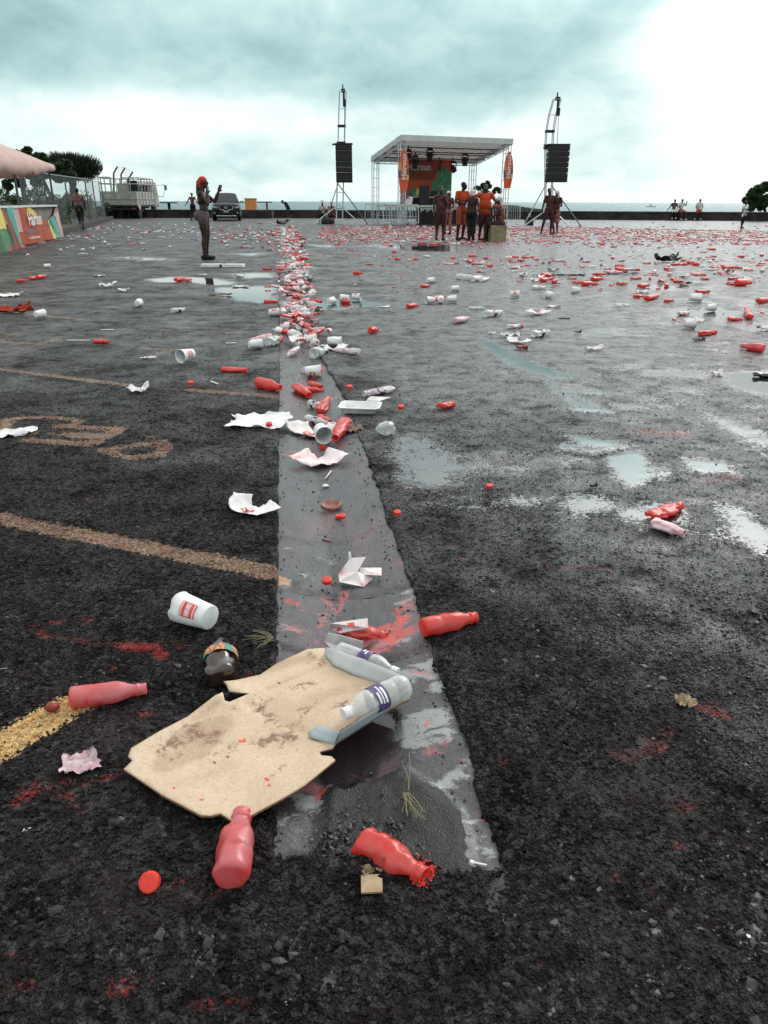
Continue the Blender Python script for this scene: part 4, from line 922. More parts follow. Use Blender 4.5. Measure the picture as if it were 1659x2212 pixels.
# ---- chain-link fence
M_galv = mat('galvanised_steel', (0.20, 0.23, 0.24), (0.30, 0.33, 0.34), 30, rough=.45, metal=.5)
M_fence = mat('fence_post_steel', (0.05, 0.06, 0.065), (0.10, 0.115, 0.12), 30, rough=.6)
fpost = [(40, 372, 30), (93, 386, 34), (140, 392, 38), (184, 397, 42.5), (200, 398.5, 46), (219, 401, 49.5)]
root = thing('chain_link_fence', 'tall chain-link fence with barbed-wire arms running back from the tent to behind the truck', 'fence', (0, 0, 0))
fp = []; 
for x, y, Y in fpost: p = at(x, y, Y); p.z = 2.2; fp.append(p)
for p in fp: MB().tube((p.x, p.y, 0), p, .035, n=8).build('post', M_fence, root)
rail = MB(); rail.path(fp, .022)
far = [at(219, 395, 58), at(246, 396, 58), at(265, 396, 58), at(290, 396, 58)]
for p in far: p.z = 2.6
rail.build('top_rail', M_galv, root); MB().path([at(125, 394, 58), far[0]] + far[1:], .022).build('rear_rail', M_galv, root)
for (x, yt, xa, ya) in ((245.5, 374, 254, 359.5), (261.5, 377, 270, 362), (276.5, 388, 287, 371)):
    b_ = at(x, 460, 58); b_.z = 0; m = MB(); t_ = at(x, yt, 58); a_ = at(xa, ya, 58); m.tube(b_, t_, .07, n=6).tube(t_, a_, .06, n=6); m.build('post', M_fence, root)
wr = MB()
for k in range(3):
    f_ = .3 + .33 * k; P = []
    for (x, yt, xa, ya) in ((245.5, 374, 254, 359.5), (261.5, 377, 270, 362), (276.5, 388, 287, 371)): P.append(at(x + (xa - x) * f_, yt + (ya - yt) * f_, 58))
    wr.path(P, .012, 4)
wr.build('barbed_wire', M_fence, root)
mesh_ = MB()
for a, b in zip(fp[:-1], fp[1:]):
    n = int((b - a).length / .16)
    for k in range(-14, n):
        for sgn in (0, 1):
            t0, t1 = k / n, (k + 14) / n; z0, z1 = 0.0, 2.18
            if sgn: z0, z1 = z1, z0
            if t0 < 0: z0 += (z1 - z0) * (-t0 / (t1 - t0)); t0 = 0
            if t1 > 1: z1 = z0 + (z1 - z0) * (1 - t0) / (t1 - t0); t1 = 1
            p = a.lerp(b, t0); q = a.lerp(b, t1); p.z, q.z = z0, z1
            mesh_.tube(p, q, .0028, n=3, cap=False)
mesh_.build('wire_mesh', M_galv, root)
# ================================================================== STAGE
M_truss = mat('aluminium_truss', (0.50, 0.56, 0.57), (0.64, 0.69, 0.70), 40, rough=.4, metal=.15)
M_black = mat('matt_black', (0.010, 0.008, 0.010), (0.022, 0.018, 0.020), 20, rough=.7)
M_cloth_b = mat('black_stage_skirt', (0.010, 0.006, 0.008), (0.028, 0.018, 0.02), 4, rough=.9, bump=.5, bscale=5, bdist=.03)
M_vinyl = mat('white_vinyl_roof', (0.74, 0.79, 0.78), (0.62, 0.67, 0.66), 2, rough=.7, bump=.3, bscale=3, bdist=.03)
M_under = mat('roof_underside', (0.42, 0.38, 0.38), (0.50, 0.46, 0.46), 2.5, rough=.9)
def translucent(m, col, f):
    nt = m.node_tree; b = nt.nodes['Principled BSDF']; o_ = nt.nodes['Material Output']; tl = nt.nodes.new('ShaderNodeBsdfTranslucent'); tl.inputs[0].default_value = (*col, 1); mx = nt.nodes.new('ShaderNodeMixShader'); mx.inputs[0].default_value = f
    nt.links.new(b.outputs[0], mx.inputs[1]); nt.links.new(tl.outputs[0], mx.inputs[2]); nt.links.new(mx.outputs[0], o_.inputs[0])
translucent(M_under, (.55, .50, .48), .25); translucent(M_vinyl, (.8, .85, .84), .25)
M_deck = mat('stage_deck', (0.45, 0.46, 0.47), (0.55, 0.55, 0.56), 5, rough=.7)
def truss(p, q, w=.28, r=.024, r2=.012, bay=.42, ladder=False, side=None):
    """square lattice truss between p and q as one mesh"""
    p, q = Vector(p), Vector(q); d = (q - p); L = d.length; d.normalize()
    a = Vector((1, 0, 0)) if abs(d.z) > .7 else Vector((0, 0, 1)); a = (a - d * a.dot(d)).normalized(); b = d.cross(a)
    if side is not None: a = Vector(side).normalized(); b = d.cross(a)
    m = MB(); cs = [(a * i + b * j) * w / 2 for i, j in ((-1, -1), (1, -1), (1, 1), (-1, 1))]
    for c in cs: m.tube(p + c, q + c, r, n=6)
    n = max(1, int(L / bay))
    for k in range(n):
        t0, t1 = p + d * L * k / n, p + d * L * (k + 1) / n
        for i in range(4):
            c0, c1 = cs[i], cs[(i + 1) % 4]
            m.tube(t0 + c0, t0 + c1, r2, n=4, cap=False)
            if not ladder: m.tube(t0 + (c0 if k % 2 else c1), t1 + (c1 if k % 2 else c0), r2, n=4, cap=False)
    for i in range(4): m.tube(q + cs[i], q + cs[(i + 1) % 4], r2, n=4)
    return m
FL = g(867, 486.5); FLt = at(870, 298, FL.y).z
vf = Vector((5.72, 2.25, 0)); vb = Vector((-1.42, 3.62, 0)); FR = FL + vf; BL = FL + vb; BR = FR + vb
HT = FLt; HB = at(810, 340, BL.y).z
sx = vf.normalized(); sy = vb.normalized()
def st(u, v, z): p = FL + vf * u + vb * v; return Vector((p.x, p.y, z))
root = thing('stage', 'small covered concert stage with a sloping white roof on aluminium truss posts', 'stage')
for u, v, h in ((0, 0, HT), (1, 0, HT), (0, 1, HB), (1, 1, HB)):
    truss(st(u, v, 0), st(u, v, h - .12), .30, ladder=(u, v) != (0, 0), side=sx).build('truss_post', M_truss, root)
ov = .16
def roofz(v): return HT + (HB - HT) * v
rf = MB(); c4 = [(-.03, -.06), (1.03, -.06), (1.03, 1.05), (-.03, 1.05)]
T_ = [st(u, v, roofz(v) + .06) for u, v in c4]; 
# gentle sag across the sheet
NU_ = 12; V = []; 
for j in range(NU_ + 1):
    for i in range(NU_ + 1):
        u = -.03 + 1.06 * i / NU_; v = -.06 + 1.11 * j / NU_; V.append(st(u, v, roofz(v) + .07 + .02 * math.sin(i * 2.2) - .10 * math.sin(PI * ((j * 2.0 / NU_) % 1)) * .5))
n1_ = NU_ + 1
rf.add(V, [(j * n1_ + i, j * n1_ + i + 1, (j + 1) * n1_ + i + 1, (j + 1) * n1_ + i) for j in range(NU_) for i in range(NU_)])
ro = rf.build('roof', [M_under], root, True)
fa = MB(); FH = .27
for (a, b) in ((0, 1), (3, 0), (1, 2), (2, 3)):
    (u0, v0), (u1, v1) = c4[a], c4[b]; P0, P1 = st(u0, v0, roofz(v0) + .09), st(u1, v1, roofz(v1) + .09); K = 16
    nn = (P1 - P0).cross(Vector((0, 0, 1))).normalized() * .012
    for k in range(K):
        A_2, B_2 = P0.lerp(P1, k / K) + nn * math.sin(k * 1.9), P0.lerp(P1, (k + 1) / K) + nn * math.sin((k + 1) * 1.9)
        fa.quad(A_2 - Vector((0, 0, FH)), B_2 - Vector((0, 0, FH)), B_2, A_2)
fo = fa.build('roof_valance', M_vinyl, ro); sm = fo.modifiers.new('s', 'SOLIDIFY'); sm.thickness = .012
for v in (0, .33, .66, 1.0): truss(st(0, v, roofz(v) - .20), st(1, v, roofz(v) - .20), .22, .02, .010, .5).build('roof_truss', M_black if 0 < v < 1 else M_truss, root)
for u in (0, 1): truss(st(u, 0, roofz(0) - .2), st(u, 1, roofz(1) - .2), .22, .02, .010, .5).build('roof_truss', M_truss, root)
# deck with its frame and black skirt
DZ = .98
MB().prism([st(.0, .02, DZ - .10), st(1.0, .02, DZ - .10), st(1.0, .98, DZ - .10), st(.0, .98, DZ - .10)], (0, 0, .10)).build('deck', M_deck, root)
for v in (.05, .5, .95):
    fr = MB()
    for u in (.02, .1, .19, .28): fr.tube(st(u, v, 0), st(u, v, DZ - .1), .025, n=6)
    fr.tube(st(0, v, .42), st(.3, v, .42), .02, n=6).tube(st(0, v, .42), st(.14, v, DZ - .1), .015, n=5).tube(st(.28, v, .2), st(.14, v, DZ - .1), .015, n=5)
    fr.build('deck_frame', M_truss, root)
sk = MB(); K = 60
for k in range(K):
    u0, u1 = .15 + .83 * k / K, .15 + .83 * (k + 1) / K; z = lambda i: .05 * (i % 2)
    v0, v1 = (.005 - .006 * (k % 3)), (.005 - .006 * ((k + 1) % 3))
    sk.quad(st(u0, v0, 0.01), st(u1, v1, 0.01), st(u1, v1 + .002, DZ - .10), st(u0, v0 + .002, DZ - .10))
so_ = sk.build('skirt', M_cloth_b, root); m_ = so_.modifiers.new('s', 'SOLIDIFY'); m_.thickness = .015
# white zigzag trim under the deck edge
zg = MB(); K = 22
for k in range(K):
    u0 = .17 + .42 * k / K; zg.tube(st(u0, -.02, DZ - .13), st(u0 + .17 / K, -.02, DZ - .34 + .06 * (k % 3)), .018, n=4).tube(st(u0 + .17 / K, -.02, DZ - .34 + .06 * (k % 3)), st(u0 + .34 / K, -.02, DZ - .13), .018, n=4)
zg.build('zigzag_trim', M_vinyl, root)
# backdrop banner
M_orange = mat('orange_print', (0.30, 0.045, 0.018), (0.38, 0.065, 0.022), 2, rough=.7)
M_dkred = mat('dark_red_print', (0.15, 0.024, 0.016), (0.21, 0.035, 0.02), 2, rough=.7)
M_green = mat('green_print', (0.035, 0.12, 0.05), (0.06, 0.19, 0.10), 3, rough=.7); M_yellow = mat('yellow_print', (0.50, 0.40, 0.08), (0.58, 0.48, 0.12), 5, rough=.7)
M_bluep = mat('blue_print', (0.06, 0.09, 0.22), (0.09, 0.13, 0.28), 5, rough=.7); M_teal = mat('teal_print', (0.05, 0.28, 0.22), (0.08, 0.34, 0.28), 5, rough=.7); M_wtext = mat('white_print', (0.42, 0.38, 0.36), rough=.7)
M_wtext2 = mat('bright_white_print', (0.75, 0.73, 0.72), rough=.7)
def text_obj(name, txt, size, mat_, parent, M4, extr=.004, bold=.0, shear=0):
    cu = bpy.data.curves.new(name, 'FONT'); cu.body = txt; cu.size = size; cu.extrude = extr; cu.offset = bold; cu.align_x = 'LEFT'; cu.resolution_u = 3; cu.shear = shear
    tmp = bpy.data.objects.new('tmp', cu); C.objects.link(tmp); dg = bpy.context.evaluated_depsgraph_get(); me = bpy.data.meshes.new_from_object(tmp.evaluated_get(dg))
    bpy.data.objects.remove(tmp); me.name = name; me.materials.clear(); me.materials.append(mat_); me.transform(M4)
    o = bpy.data.objects.new(name, me); C.objects.link(o); o.parent = parent; return o
def frame4(o, x, y):   # matrix with local x along x, y along y, at o
    x = Vector(x).normalized(); y = Vector(y).normalized(); z = x.cross(y); m = Matrix((x, y, z)).transposed().to_4x4(); m.translation = o; return m
BV = .93; uL, uR = .235, .755; zt, zb = at(862, 343, st(uL, BV, 0).y).z, DZ + .02
bd = thing('backdrop_banner', 'large orange and green printed backdrop hung at the rear of the stage', 'banner')
def bpt(a, h, o_=0.0): p = st(uL + (uR - uL) * a, BV, zb + (zt - zb) * h); return p - sy * o_
def bpoly(pts, o_): return [bpt(a, h, o_) for a, h in pts]
def flat(pts, mt_, nm, par, o_, th=.004): MB().prism(bpoly(pts, o_), -sy * th).build(nm, mt_, par)
flat([(0, 0), (1, 0), (1, 1), (0, 1)], M_orange, 'banner_cloth', bd, 0, .01)
flat([(0, .55), (.62, .55), (.80, .99), (0, .99)], M_dkred, 'printed_panel', bd, .012)
flat([(.50, .18), (.62, .30), (.60, .48), (.70, .62), (.74, .80), (.86, .86), (.99, .70), (.99, .02), (.62, .02)], M_green, 'printed_panel', bd, .017)
flat([(.56, .10), (.72, .16), (.72, .32), (.58, .30)], M_black, 'printed_panel', bd, .022)
for pts, mt_ in (([(.12, .02), (.20, .30), (.28, .42), (.30, .22), (.24, .04)], M_green), ([(.20, .02), (.24, .20), (.33, .38), (.38, .24), (.30, .03)], M_yellow), ([(.13, .15), (.18, .34), (.22, .30), (.18, .12)], M_bluep), ([(.30, .05), (.36, .40), (.42, .42), (.40, .08)], M_orange), ([(.78, .30), (.86, .34), (.84, .42), (.78, .40)], M_bluep), ([(.30, .06), (.34, .14), (.31, .22), (.27, .12)], M_teal)):
    flat(pts, mt_, 'printed_shape', bd, .024)
TW = (uR - uL) * vf.length
M4 = frame4(bpt(.115, .765, .030), sx, (0, 0, 1)); text_obj('lettering', 'Hairoun', .52, M_wtext, bd, M4 @ Matrix.Diagonal((.86, 1, 1, 1)), .003, .012)
M4 = frame4(bpt(.16, .63, .030), sx, (0, 0, 1)); text_obj('lettering', 'Sunrise', .46, M_dkred, bd, M4 @ Matrix.Diagonal((1, .8, 1, 1)), .003, .006, .3)
# printed surfboard-shaped banners on the front posts
def feather(p, label, h0, h1, wdt, up_x):
    r = thing('surfboard_banner', label, 'banner', p, group='surfboard banners on the stage posts'); H = h1 - h0; N = 18
    def w(t): return wdt * .5 * (max(0.0, math.sin(PI * min(1, (t * .80 + .14)))) ** .75 if t < .98 else .10)
    def wx(t): return wdt * .5 * (.62 + .38 * math.sin(PI * min(1, t / .9))) * (1 if t < .72 else math.sqrt(max(0.02, 1 - ((t - .72) / .285) ** 2)))
    L_ = [(-wx(k / N), h0 + H * k / N) for k in range(N + 1)]; R_ = [(wx(k / N), h0 + H * k / N) for k in range(N, -1, -1)]
    to = lambda a, z, o_: sx * a * 1.0 - sy * (.24 + o_) + Vector((0, 0, z))
    MB().prism([to(a, z, 0) for a, z in L_ + R_], -sy * .02).build('board', M_orange2, r)
    def sh(pts, mt_, o_=.024): MB().prism([to(a * wdt * .5, h0 + H * z, o_) for a, z in pts], -sy * .003).build('printed_shape', mt_, r)
    sh([(-.98, .28), (-.92, .58), (-.55, .72), (-.50, .45), (-.66, .26)], M_yellow); sh([(-.97, .30), (-.95, .48), (-.60, .50), (-.62, .28)], M_bluep, .028)
    sh([(.96, .30), (.94, .56), (.55, .50), (.52, .30)], M_green); sh([(.93, .26), (.97, .38), (.55, .40), (.50, .26)], M_yellow, .029); sh([(-.50, .22), (.52, .22), (.52, .70), (-.50, .70)], M_orange2, .032)
    M4 = frame4(to(.115, h0 + H * .27, .037), (0, 0, 1), -sx); text_obj('lettering', 'Hairoun', .36, M_wtext2, r, M4, .002, .006)
    for k in range(3): MB().prism([to(x, z, .037) for x, z in ((-.07 + .05 * k, h0 + H * .78), (-.045 + .05 * k, h0 + H * .78), (-.045 + .05 * k, h0 + H * .88), (-.07 + .05 * k, h0 + H * .88))], -sy * .002).build('printed_mark', M_wtext, r)
    return r
M_orange2 = mat('bright_orange_print', (0.62, 0.085, 0.030), (0.68, 0.12, 0.05), 3, rough=.6)
feather(FL, 'orange surfboard-shaped banner with white lettering on the front left stage post', at(868, 412, FL.y).z, at(868, 323, FL.y).z, .58, 1)
feather(FR, 'orange surfboard-shaped banner with white lettering on the front right stage post', at(1099, 407, FR.y).z, at(1100, 328, FR.y).z, .58, 1)
# stage lights
def moving_head(x, y, Yv, h, label, tilt=0.0):
    p = at(x, y, 0 + Yv); r = thing('stage_light', label, 'stage light', p, group='black stage lights under the roof'); q = Matrix.Rotation(tilt, 3, 'Y')
    MB().box((0, 0, -.06), (.30, .26, .12)).tube((0, 0, 0), (0, 0, .16), .03).build('base', M_black, r)
    for s_ in (-1, 1): MB().box((s_ * .17, 0, -.26), (.05, .12, .34)).build('yoke_arm', M_black, r)
    m = MB(); a = q @ Vector((0, 0, .16)); b = q @ Vector((0, 0, -h)); m.tube(Vector((0, 0, -.36)) + a, Vector((0, 0, -.36)) + b, .13, .15, 14); m.build('head', M_black, r, False, .02); return r
ys_ = st(0, .45, 0).y
moving_head(929, 320, 44.6, .30, 'black stage light hanging at the middle of the roof, higher than its neighbour')
moving_head(897, 335, 45.4, .34, 'black stage light hanging left of the middle, in front of the backdrop')
moving_head(1005, 331, 46.5, .30, 'black stage light hanging upright near the rear right post')
moving_head(979, 348, 47.2, .26, 'black stage light tilted sideways beside the backdrop edge', -.5)
moving_head(949, 347, 47.0, .20, 'small black stage light at the top right of the backdrop'); moving_head(882, 322, 43.8, .16, 'small black stage light behind the front left post', .9)
moving_head(866, 330, 45.2, .12, 'tiny black stage light beside the left roof beam')
# things on the deck
def pts_on(x, v, z):  # deck point seen at column x on the line v
    best = min(range(-50, 1050), key=lambda k: abs((st(k / 1000, v, z).x / (st(k / 1000, v, z).y * cp + (CAMH - z) * sp) * F + 829.5) - x)); return best / 1000
u_ = pts_on(906, .35, DZ + .3)
r = thing('dj_table', 'table covered in black with papers at the front of the stage deck', 'table', st(u_, .35, DZ), math.atan2(sx.y, sx.x))
MB().box((.2, 0, .40), (1.7, .6, .04)).build('table_top', M_deck, r); MB().box((.2, -.02, .19), (1.66, .56, .38)).build('table_cloth', M_cloth_b, r)
def loudspeaker(p, w, h, d, label, group=None, rz=0, z=0):
    r = thing('loudspeaker', label, 'loudspeaker', p, rz, group); MB().box((0, 0, h / 2), (w, d, h)).build('cabinet', M_black, r, False, .012)
    MB().box((0, -d / 2 - .004, h / 2), (w * .86, .01, h * .88)).build('grille', M_grille, r)
    return r
M_grille = mat('speaker_grille', (0.014, 0.012, 0.013), (0.03, 0.026, 0.028), 300, rough=.6, metal=.3)
loudspeaker(st(pts_on(914, .2, DZ + .5), .2, DZ), .52, .98, .5, 'upright black loudspeaker standing on the stage deck beside the backdrop print')
for k, (x, w, h) in enumerate(((880, .30, .30), (884, .22, .42))):
    r = MB().box((0, 0, h / 2), (w, .05, h), Matrix.Rotation(.2, 3, 'Y')).build('paper_sheet', M_paper); r.location = st(pts_on(x, .1, DZ), .1, DZ + .002); tag(r, ['short white paper sheet propped at the front left of the stage deck', 'tall white paper sheet propped beside the shorter one on the stage deck'][k], 'paper')
for k, x in enumerate((972, 986)):
    r = thing('white_case', ['white equipment case on the stage deck left of the orange-shirted man', 'white equipment case half hidden behind the orange-shirted man'][k], 'case', st(pts_on(x, .1, DZ), .1, DZ), math.atan2(sx.y, sx.x)); MB().box((0, 0, .14), (.5, .4, .28)).build('shell', M_vinyl, r, False, .02); MB().box((0, 0, .30), (.5, .4, .035)).build('lid', M_vinyl, r, False, .01)
# steel crowd barriers by the stage
def barrier(p, rz, label, tilt=0.0, w=2.0, dark=False):
    r = thing('crowd_barrier', label, 'barrier', p, rz, 'steel crowd barriers around the stage'); m = MB(); 
    m.path([(-w / 2, 0, .12), (-w / 2, 0, 1.02), (w / 2, 0, 1.02), (w / 2, 0, .12), (-w / 2, 0, .12)], .02); m.build('frame', M_truss, r)
    for k in range(1, 12): MB().tube((-w / 2 + w * k / 12, 0, .12), (-w / 2 + w * k / 12, 0, 1.02), .009, n=5).build('bar', M_truss, r)
    for s_ in (-1, 1): MB().tube((s_ * w * .35, -.3, 0), (s_ * w * .35, .3, 0), .018).tube((s_ * w * .35, 0, 0), (s_ * w * .35, 0, .12), .018).build('foot', M_truss, r)
    r.rotation_euler = (tilt, 0, rz); return r
ang = math.atan2(sx.y, sx.x)
barrier(st(-.03, .62, .02), ang, 'steel crowd barrier at the rear left of the stage deck', .12)
barrier(st(-.02, -.08, 0), ang, 'steel crowd barrier leaning in front of the open deck frame, left of the skirt', -.15)
barrier(st(.12, .30, 0), ang + .1, 'steel crowd barrier stored under the left half of the stage deck', .05, 1.8)
barrier(st(1.02, -.05, 0), ang, 'steel crowd barrier at the right end of the stage behind the seated person', -.1, 1.7)
# ---- line-array towers
def tower(base, topx, topy, Y, arc, sx0, sx1, sy0, sy1, label, lab2, ncab=6, curve=0.0, outr=()):
    r = thing('lifting_tower', label, 'lifting tower', (base.x, base.y, 0)); B = Vector((base.x, base.y, 0))
    top = at(topx, topy, Y); H = top.z
    pts = []; N = 8
    for k in range(N + 1):
        t = k / N; pts.append(Vector((arc[0] * t + arc[1] * max(0, t - .62) ** 2 * 7, -.2 * t, H * (t - arc[2] * max(0, t - .8) ** 2))))
    # main mast: a straight lower truss and a bowed upper jib
    mast = MB()
    for a, b in zip(pts[:-1], pts[1:]):
        mm = truss(a, b, .34, .026, .011, .42, True, side=(1, 0, 0)); mast.add(mm.V, mm.F)
    mast.build('mast', M_truss, r)
    sl = MB(); sl.box(pts[5], (.46, .46, .12)).box(pts[6] , (.42, .42, .10)); sl.build('sleeve', M_black, r)
    tp = pts[-1]; MB().tube(tp, tp + Vector((0, 0, .30)), .04, .03).box(tp + Vector((.02, -.02, .02)), (.2, .3, .14)).box(tp + Vector((.05, -.06, -.30)), (.10, .10, .50)).box(tp + Vector((.08, -.1, -.55)), (.16, .16, .34)).build('pulley', M_black, r)
    c0 = at((sx0 + sx1) / 2, sy0, Y - .75) - B
    ch = MB(); ch.tube(tp + Vector((.1, -.1, -.4)), (c0.x, c0.y, c0.z), .014, n=5); ch.build('chain', M_black, r)
    leg = MB
    for k, (dx, dy, zt_) in enumerate(outr): MB().tube((0, 0, zt_), (dx, dy, .02), .030, n=6).build('outrigger_leg', M_truss if k != 1 else M_fence, r)
    MB().box((0, 0, .12), (.5, .5, .24)).build('base_frame', M_truss, r)
    # hanging cabinets, each its own piece
    y = Y - .75; P0, P1 = at(sx0, sy0, y), at(sx1, sy1, y); w = P1.x - P0.x; hh = (P0.z - P1.z); s2 = thing('line_array', lab2, 'loudspeaker', (P0.x + w / 2, y, P1.z)); 
    MB().box((0, .1, hh + .05), (w * 1.08, .5, .07)).box((-w * .55, .1, hh + .03), (w * .35, .06, .08)).build('rigging_bar', M_black, s2)
    hs = [1] * (ncab - 1) + [1.75]; tot = sum(hs); z = hh
    for k, q in enumerate(hs):
        h = hh * q / tot; M_ = Matrix.Rotation(-curve * k, 3, 'X'); z -= h
        cbn = MB(); cbn.box((0, .06 * k * k * curve * 6, z + h * .5), (w, .62, h - .030), M_); co = cbn.build('cabinet', M_black, s2, False, .01)
        MB().box((0, -.315 + .06 * k * k * curve * 6, z + h * .5), (w * .88, .012, h * .74), M_).build('grille', M_grille, co)
        if k: MB().box((0, .0, z + h), (w * .9, .5, .014)).build('gap_strip', M_vinyl, s2)
    return r
LB = at(733, 478, 44.0); LB.z = 0
tower(LB, 738, 198, 44.0, (.30, .02, 0), 725, 761, 313, 394, 'tall aluminium lifting tower left of the stage with the line array hanging on it', 'black line array of stacked speaker cabinets hanging on the left tower', 6, .015, ((-1.35, -.9, 1.0), (1.6, -1.0, 2.0), (1.2, -.6, 1.0), (-.9, .9, 2.1)))
RB = at(1186, 480, 41.0); RB.z = 0
tower(RB, 1213, 212, 41.0, (-.55, .40, .3), 1185, 1222, 315, 394.5, 'tall bowed aluminium lifting tower right of the stage', 'black line array of stacked speaker cabinets hanging on the right tower', 6, 0.0, ((-1.5, -1.0, .9), (1.35, -1.4, 1.9), (.9, -.9, .9), (-1.2, .6, 2.6)))
# ---- small dark crates and the seat box
M_wood = mat('grimy_wooden_crate', (0.20, 0.17, 0.09), (0.30, 0.25, 0.15), 4, rough=.8, c3=(.08, .06, .04), s3=6)
def crate(p, w, d, h, label, mt_, rz=0, cat='crate'):
    r = thing('crate', label, cat, p, rz)
    for s_ in (-1, 1):
        MB().box((0, s_ * d / 2, h / 2), (w, .03, h)).build('side', mt_, r); MB().box((s_ * w / 2 - s_ * .015, 0, h / 2), (.03, d - .06, h)).build('side', mt_, r)
    MB().box((0, 0, h + .012), (w + .02, d + .04, .024)).build('top', mt_, r); return r
BX = g(1075, 521.5); crate(BX + Vector((0, .25, 0)), .50, .46, .45, 'grimy tan box used as a seat by the person in the white head wrap', M_wood, .08)
p = g(1142, 487); r = crate(p, .42, .36, .40, 'small dark crate with a white cup on it, left of the right tower', M_wall)
r2 = cup_mb(.16, .05, .06).build('cup', M_white); r2.location = p + Vector((0, 0, .426)); tag(r2, 'white cup standing on the small dark crate left of the right tower', 'cup')
o = MB(); rw = g(707, 484); r = thing('tyre_stack', 'dark car tyre lying flat under the seated person by the left tower', 'tyre', rw); 
for k in range(1):
    m = MB(); n = 28
    prof = [(.18, .0), (.30, 0), (.335, .05), (.335, .22), (.30, .27), (.18, .27), (.17, .2), (.17, .07)]
    V = [(a * math.cos(2 * PI * i / n), a * math.sin(2 * PI * i / n), z) for a, z in prof for i in range(n)]
    m.add(V, [(j * n + i, j * n + (i + 1) % n, ((j + 1) % 8) * n + (i + 1) % n, ((j + 1) % 8) * n + i) for j in range(8) for i in range(n)]); m.build('tyre', M_wall, r, True); 
r.name = 'car_tyre'
# orange crate and bench beyond the wall, boat on the horizon
p = at(543, 453, 60); r = thing('orange_crate', 'orange plastic crate standing on the low wall right of the dark car', 'crate', (p.x, 60, .5)); M_oc = mat('orange_plastic', (0.62, 0.24, 0.06), (0.70, 0.30, 0.08), 5, rough=.6)
MB().box((0, 0, .42), (.82, .5, .74)).build('body', M_oc, r); MB().box((0, 0, .82), (.9, .56, .08)).build('lid', M_oc, r)
r = thing('bench', 'dark bench plank across the top of the wall behind the orange crate', 'bench', (p.x, 60.6, .57)); MB().box((0, 0, .52), (3.0, .3, .07)).build('seat', M_wall, r)
for s_ in (-1, 1): MB().box((s_ * 1.1, 0, .24), (.1, .26, .48)).build('leg', M_wall, r)
p = at(362, 449, 62); r = thing('picnic_table', 'small dark flat-topped table silhouetted against the sea behind the wall', 'table', (p.x, 62.5, .0)); MB().box((0, 0, 1.02), (1.2, .7, .08)).build('table_top', M_wall, r); MB().box((0, 0, .5), (.18, .2, 1.0)).build('leg', M_wall, r)
r = thing('boat', 'tiny pale boat far out on the sea near the horizon', 'boat', (at(1409, 437.6, 700).x, 700, -2.6)); 
MB().prism([(-4, 0, 0), (3.2, 0, 0), (4.4, 0, 1.2), (-4.2, 0, 1.0)], (0, 1.6, 0)).build('hull', M_vinyl, r); MB().box((-.8, .8, 1.6), (2.4, 1.2, 1.2)).build('cabin', M_vinyl, r)
# ================================================================== TRUCK, CAR, TENT
M_tw = mat('worn_white_truck_paint', (0.42, 0.43, 0.40), (0.28, 0.27, 0.24), 3, rough=.6, c3=(.10, .07, .05), s3=7, lo3=.62, hi3=.7)
M_tyre = mat('tyre_rubber', (0.010, 0.009, 0.010), (0.02, 0.018, 0.018), 20, rough=.8)
M_glass = mat('dark_glass', (0.03, 0.045, 0.05), rough=.12, spec=.35); M_chas = mat('dark_chassis', (0.012, 0.010, 0.010), (0.03, 0.022, 0.02), 5, rough=.8)
TR = at(299, 470, 56.0); TR.z = 0
root = thing('flatbed_truck', 'worn white flatbed truck with high rack sides, seen from its rear', 'truck', TR, R(2.0))
W_ = 2.45; L_ = 5.0; zb_, zt_ = .98, 1.62
def tz(y): return at(299, y, 56).z
zt_, zb_ = tz(413.5), tz(443)
MB().box((-W_ / 2, L_ / 2, zb_ - .06), (W_, L_, .12)).build('bed_floor', M_chas, root)
def dropside(a, b, nm):
    a, b = Vector(a), Vector(b); d = (b - a); m = MB(); n_ = Vector((-d.y, d.x, 0)).normalized() * .04; m.prism([a, b, b + n_, a + n_], (0, 0, zt_ - zb_)); k = max(2, int(d.length / .8))
    for i in range(k + 1):
        c = a.lerp(b, i / k); m.box(c - n_ * .4 + Vector((0, 0, (zt_ - zb_) / 2)), (.06, .06, zt_ - zb_ - .02))
    m.box((a + b) / 2 - n_ * .5 + Vector((0, 0, (zt_ - zb_) * .45)), (abs(d.x) + .04, abs(d.y) + .04, .04))
    return m.build(nm, M_tw, root)
dropside((-W_, 0, zb_), (0, 0, zb_), 'tailgate'); dropside((0, 0.05, zb_), (0, L_ * .5, zb_), 'side_panel'); dropside((0, L_ * .5 + .05, zb_), (0, L_, zb_), 'side_panel'); dropside((-W_, 0.05, zb_), (-W_, L_, zb_), 'side_panel')
zr = tz(383)
def rack(pts_, posts, nm='rack_frame'):
    m = MB(); 
    for a, b in zip(pts_[:-1], pts_[1:]):
        for q in (1.0, .55): m.tube((a[0], a[1], zt_ + (zr - zt_) * q), (b[0], b[1], zt_ + (zr - zt_) * q), .035, n=6)
    for p in posts: m.tube((p[0], p[1], zt_), (p[0], p[1], zr), .035, n=6)
    m.build(nm, M_tw, root)
rack([(0, 1.0), (0, L_)], [(0, y) for y in (1.0, 1.8, 2.6, 3.4, 4.2, L_)]); rack([(-W_, 0), (-W_, L_)], [(-W_, y) for y in (0, .5, 1.3, 2.6, 4, L_)]); rack([(-W_, L_), (0, L_)], [(-x, L_) for x in (.4, .9, 1.4, 1.9)]); rack([(-W_, .02), (-W_ + .85, .02)], [(-W_ + .4, .02), (-W_ + .85, .02)])
rack([(-1.2, 1.0), (0, 1.0)], [(-1.2, 1.0), (-.6, 1.0)], 'inner_rack')
dr = MB(); dr.tube((-.55, 1.6, zt_ - .5), (-.55, 1.6, zt_ + .72), .30, n=16).build('load_drum', M_tyre, root)
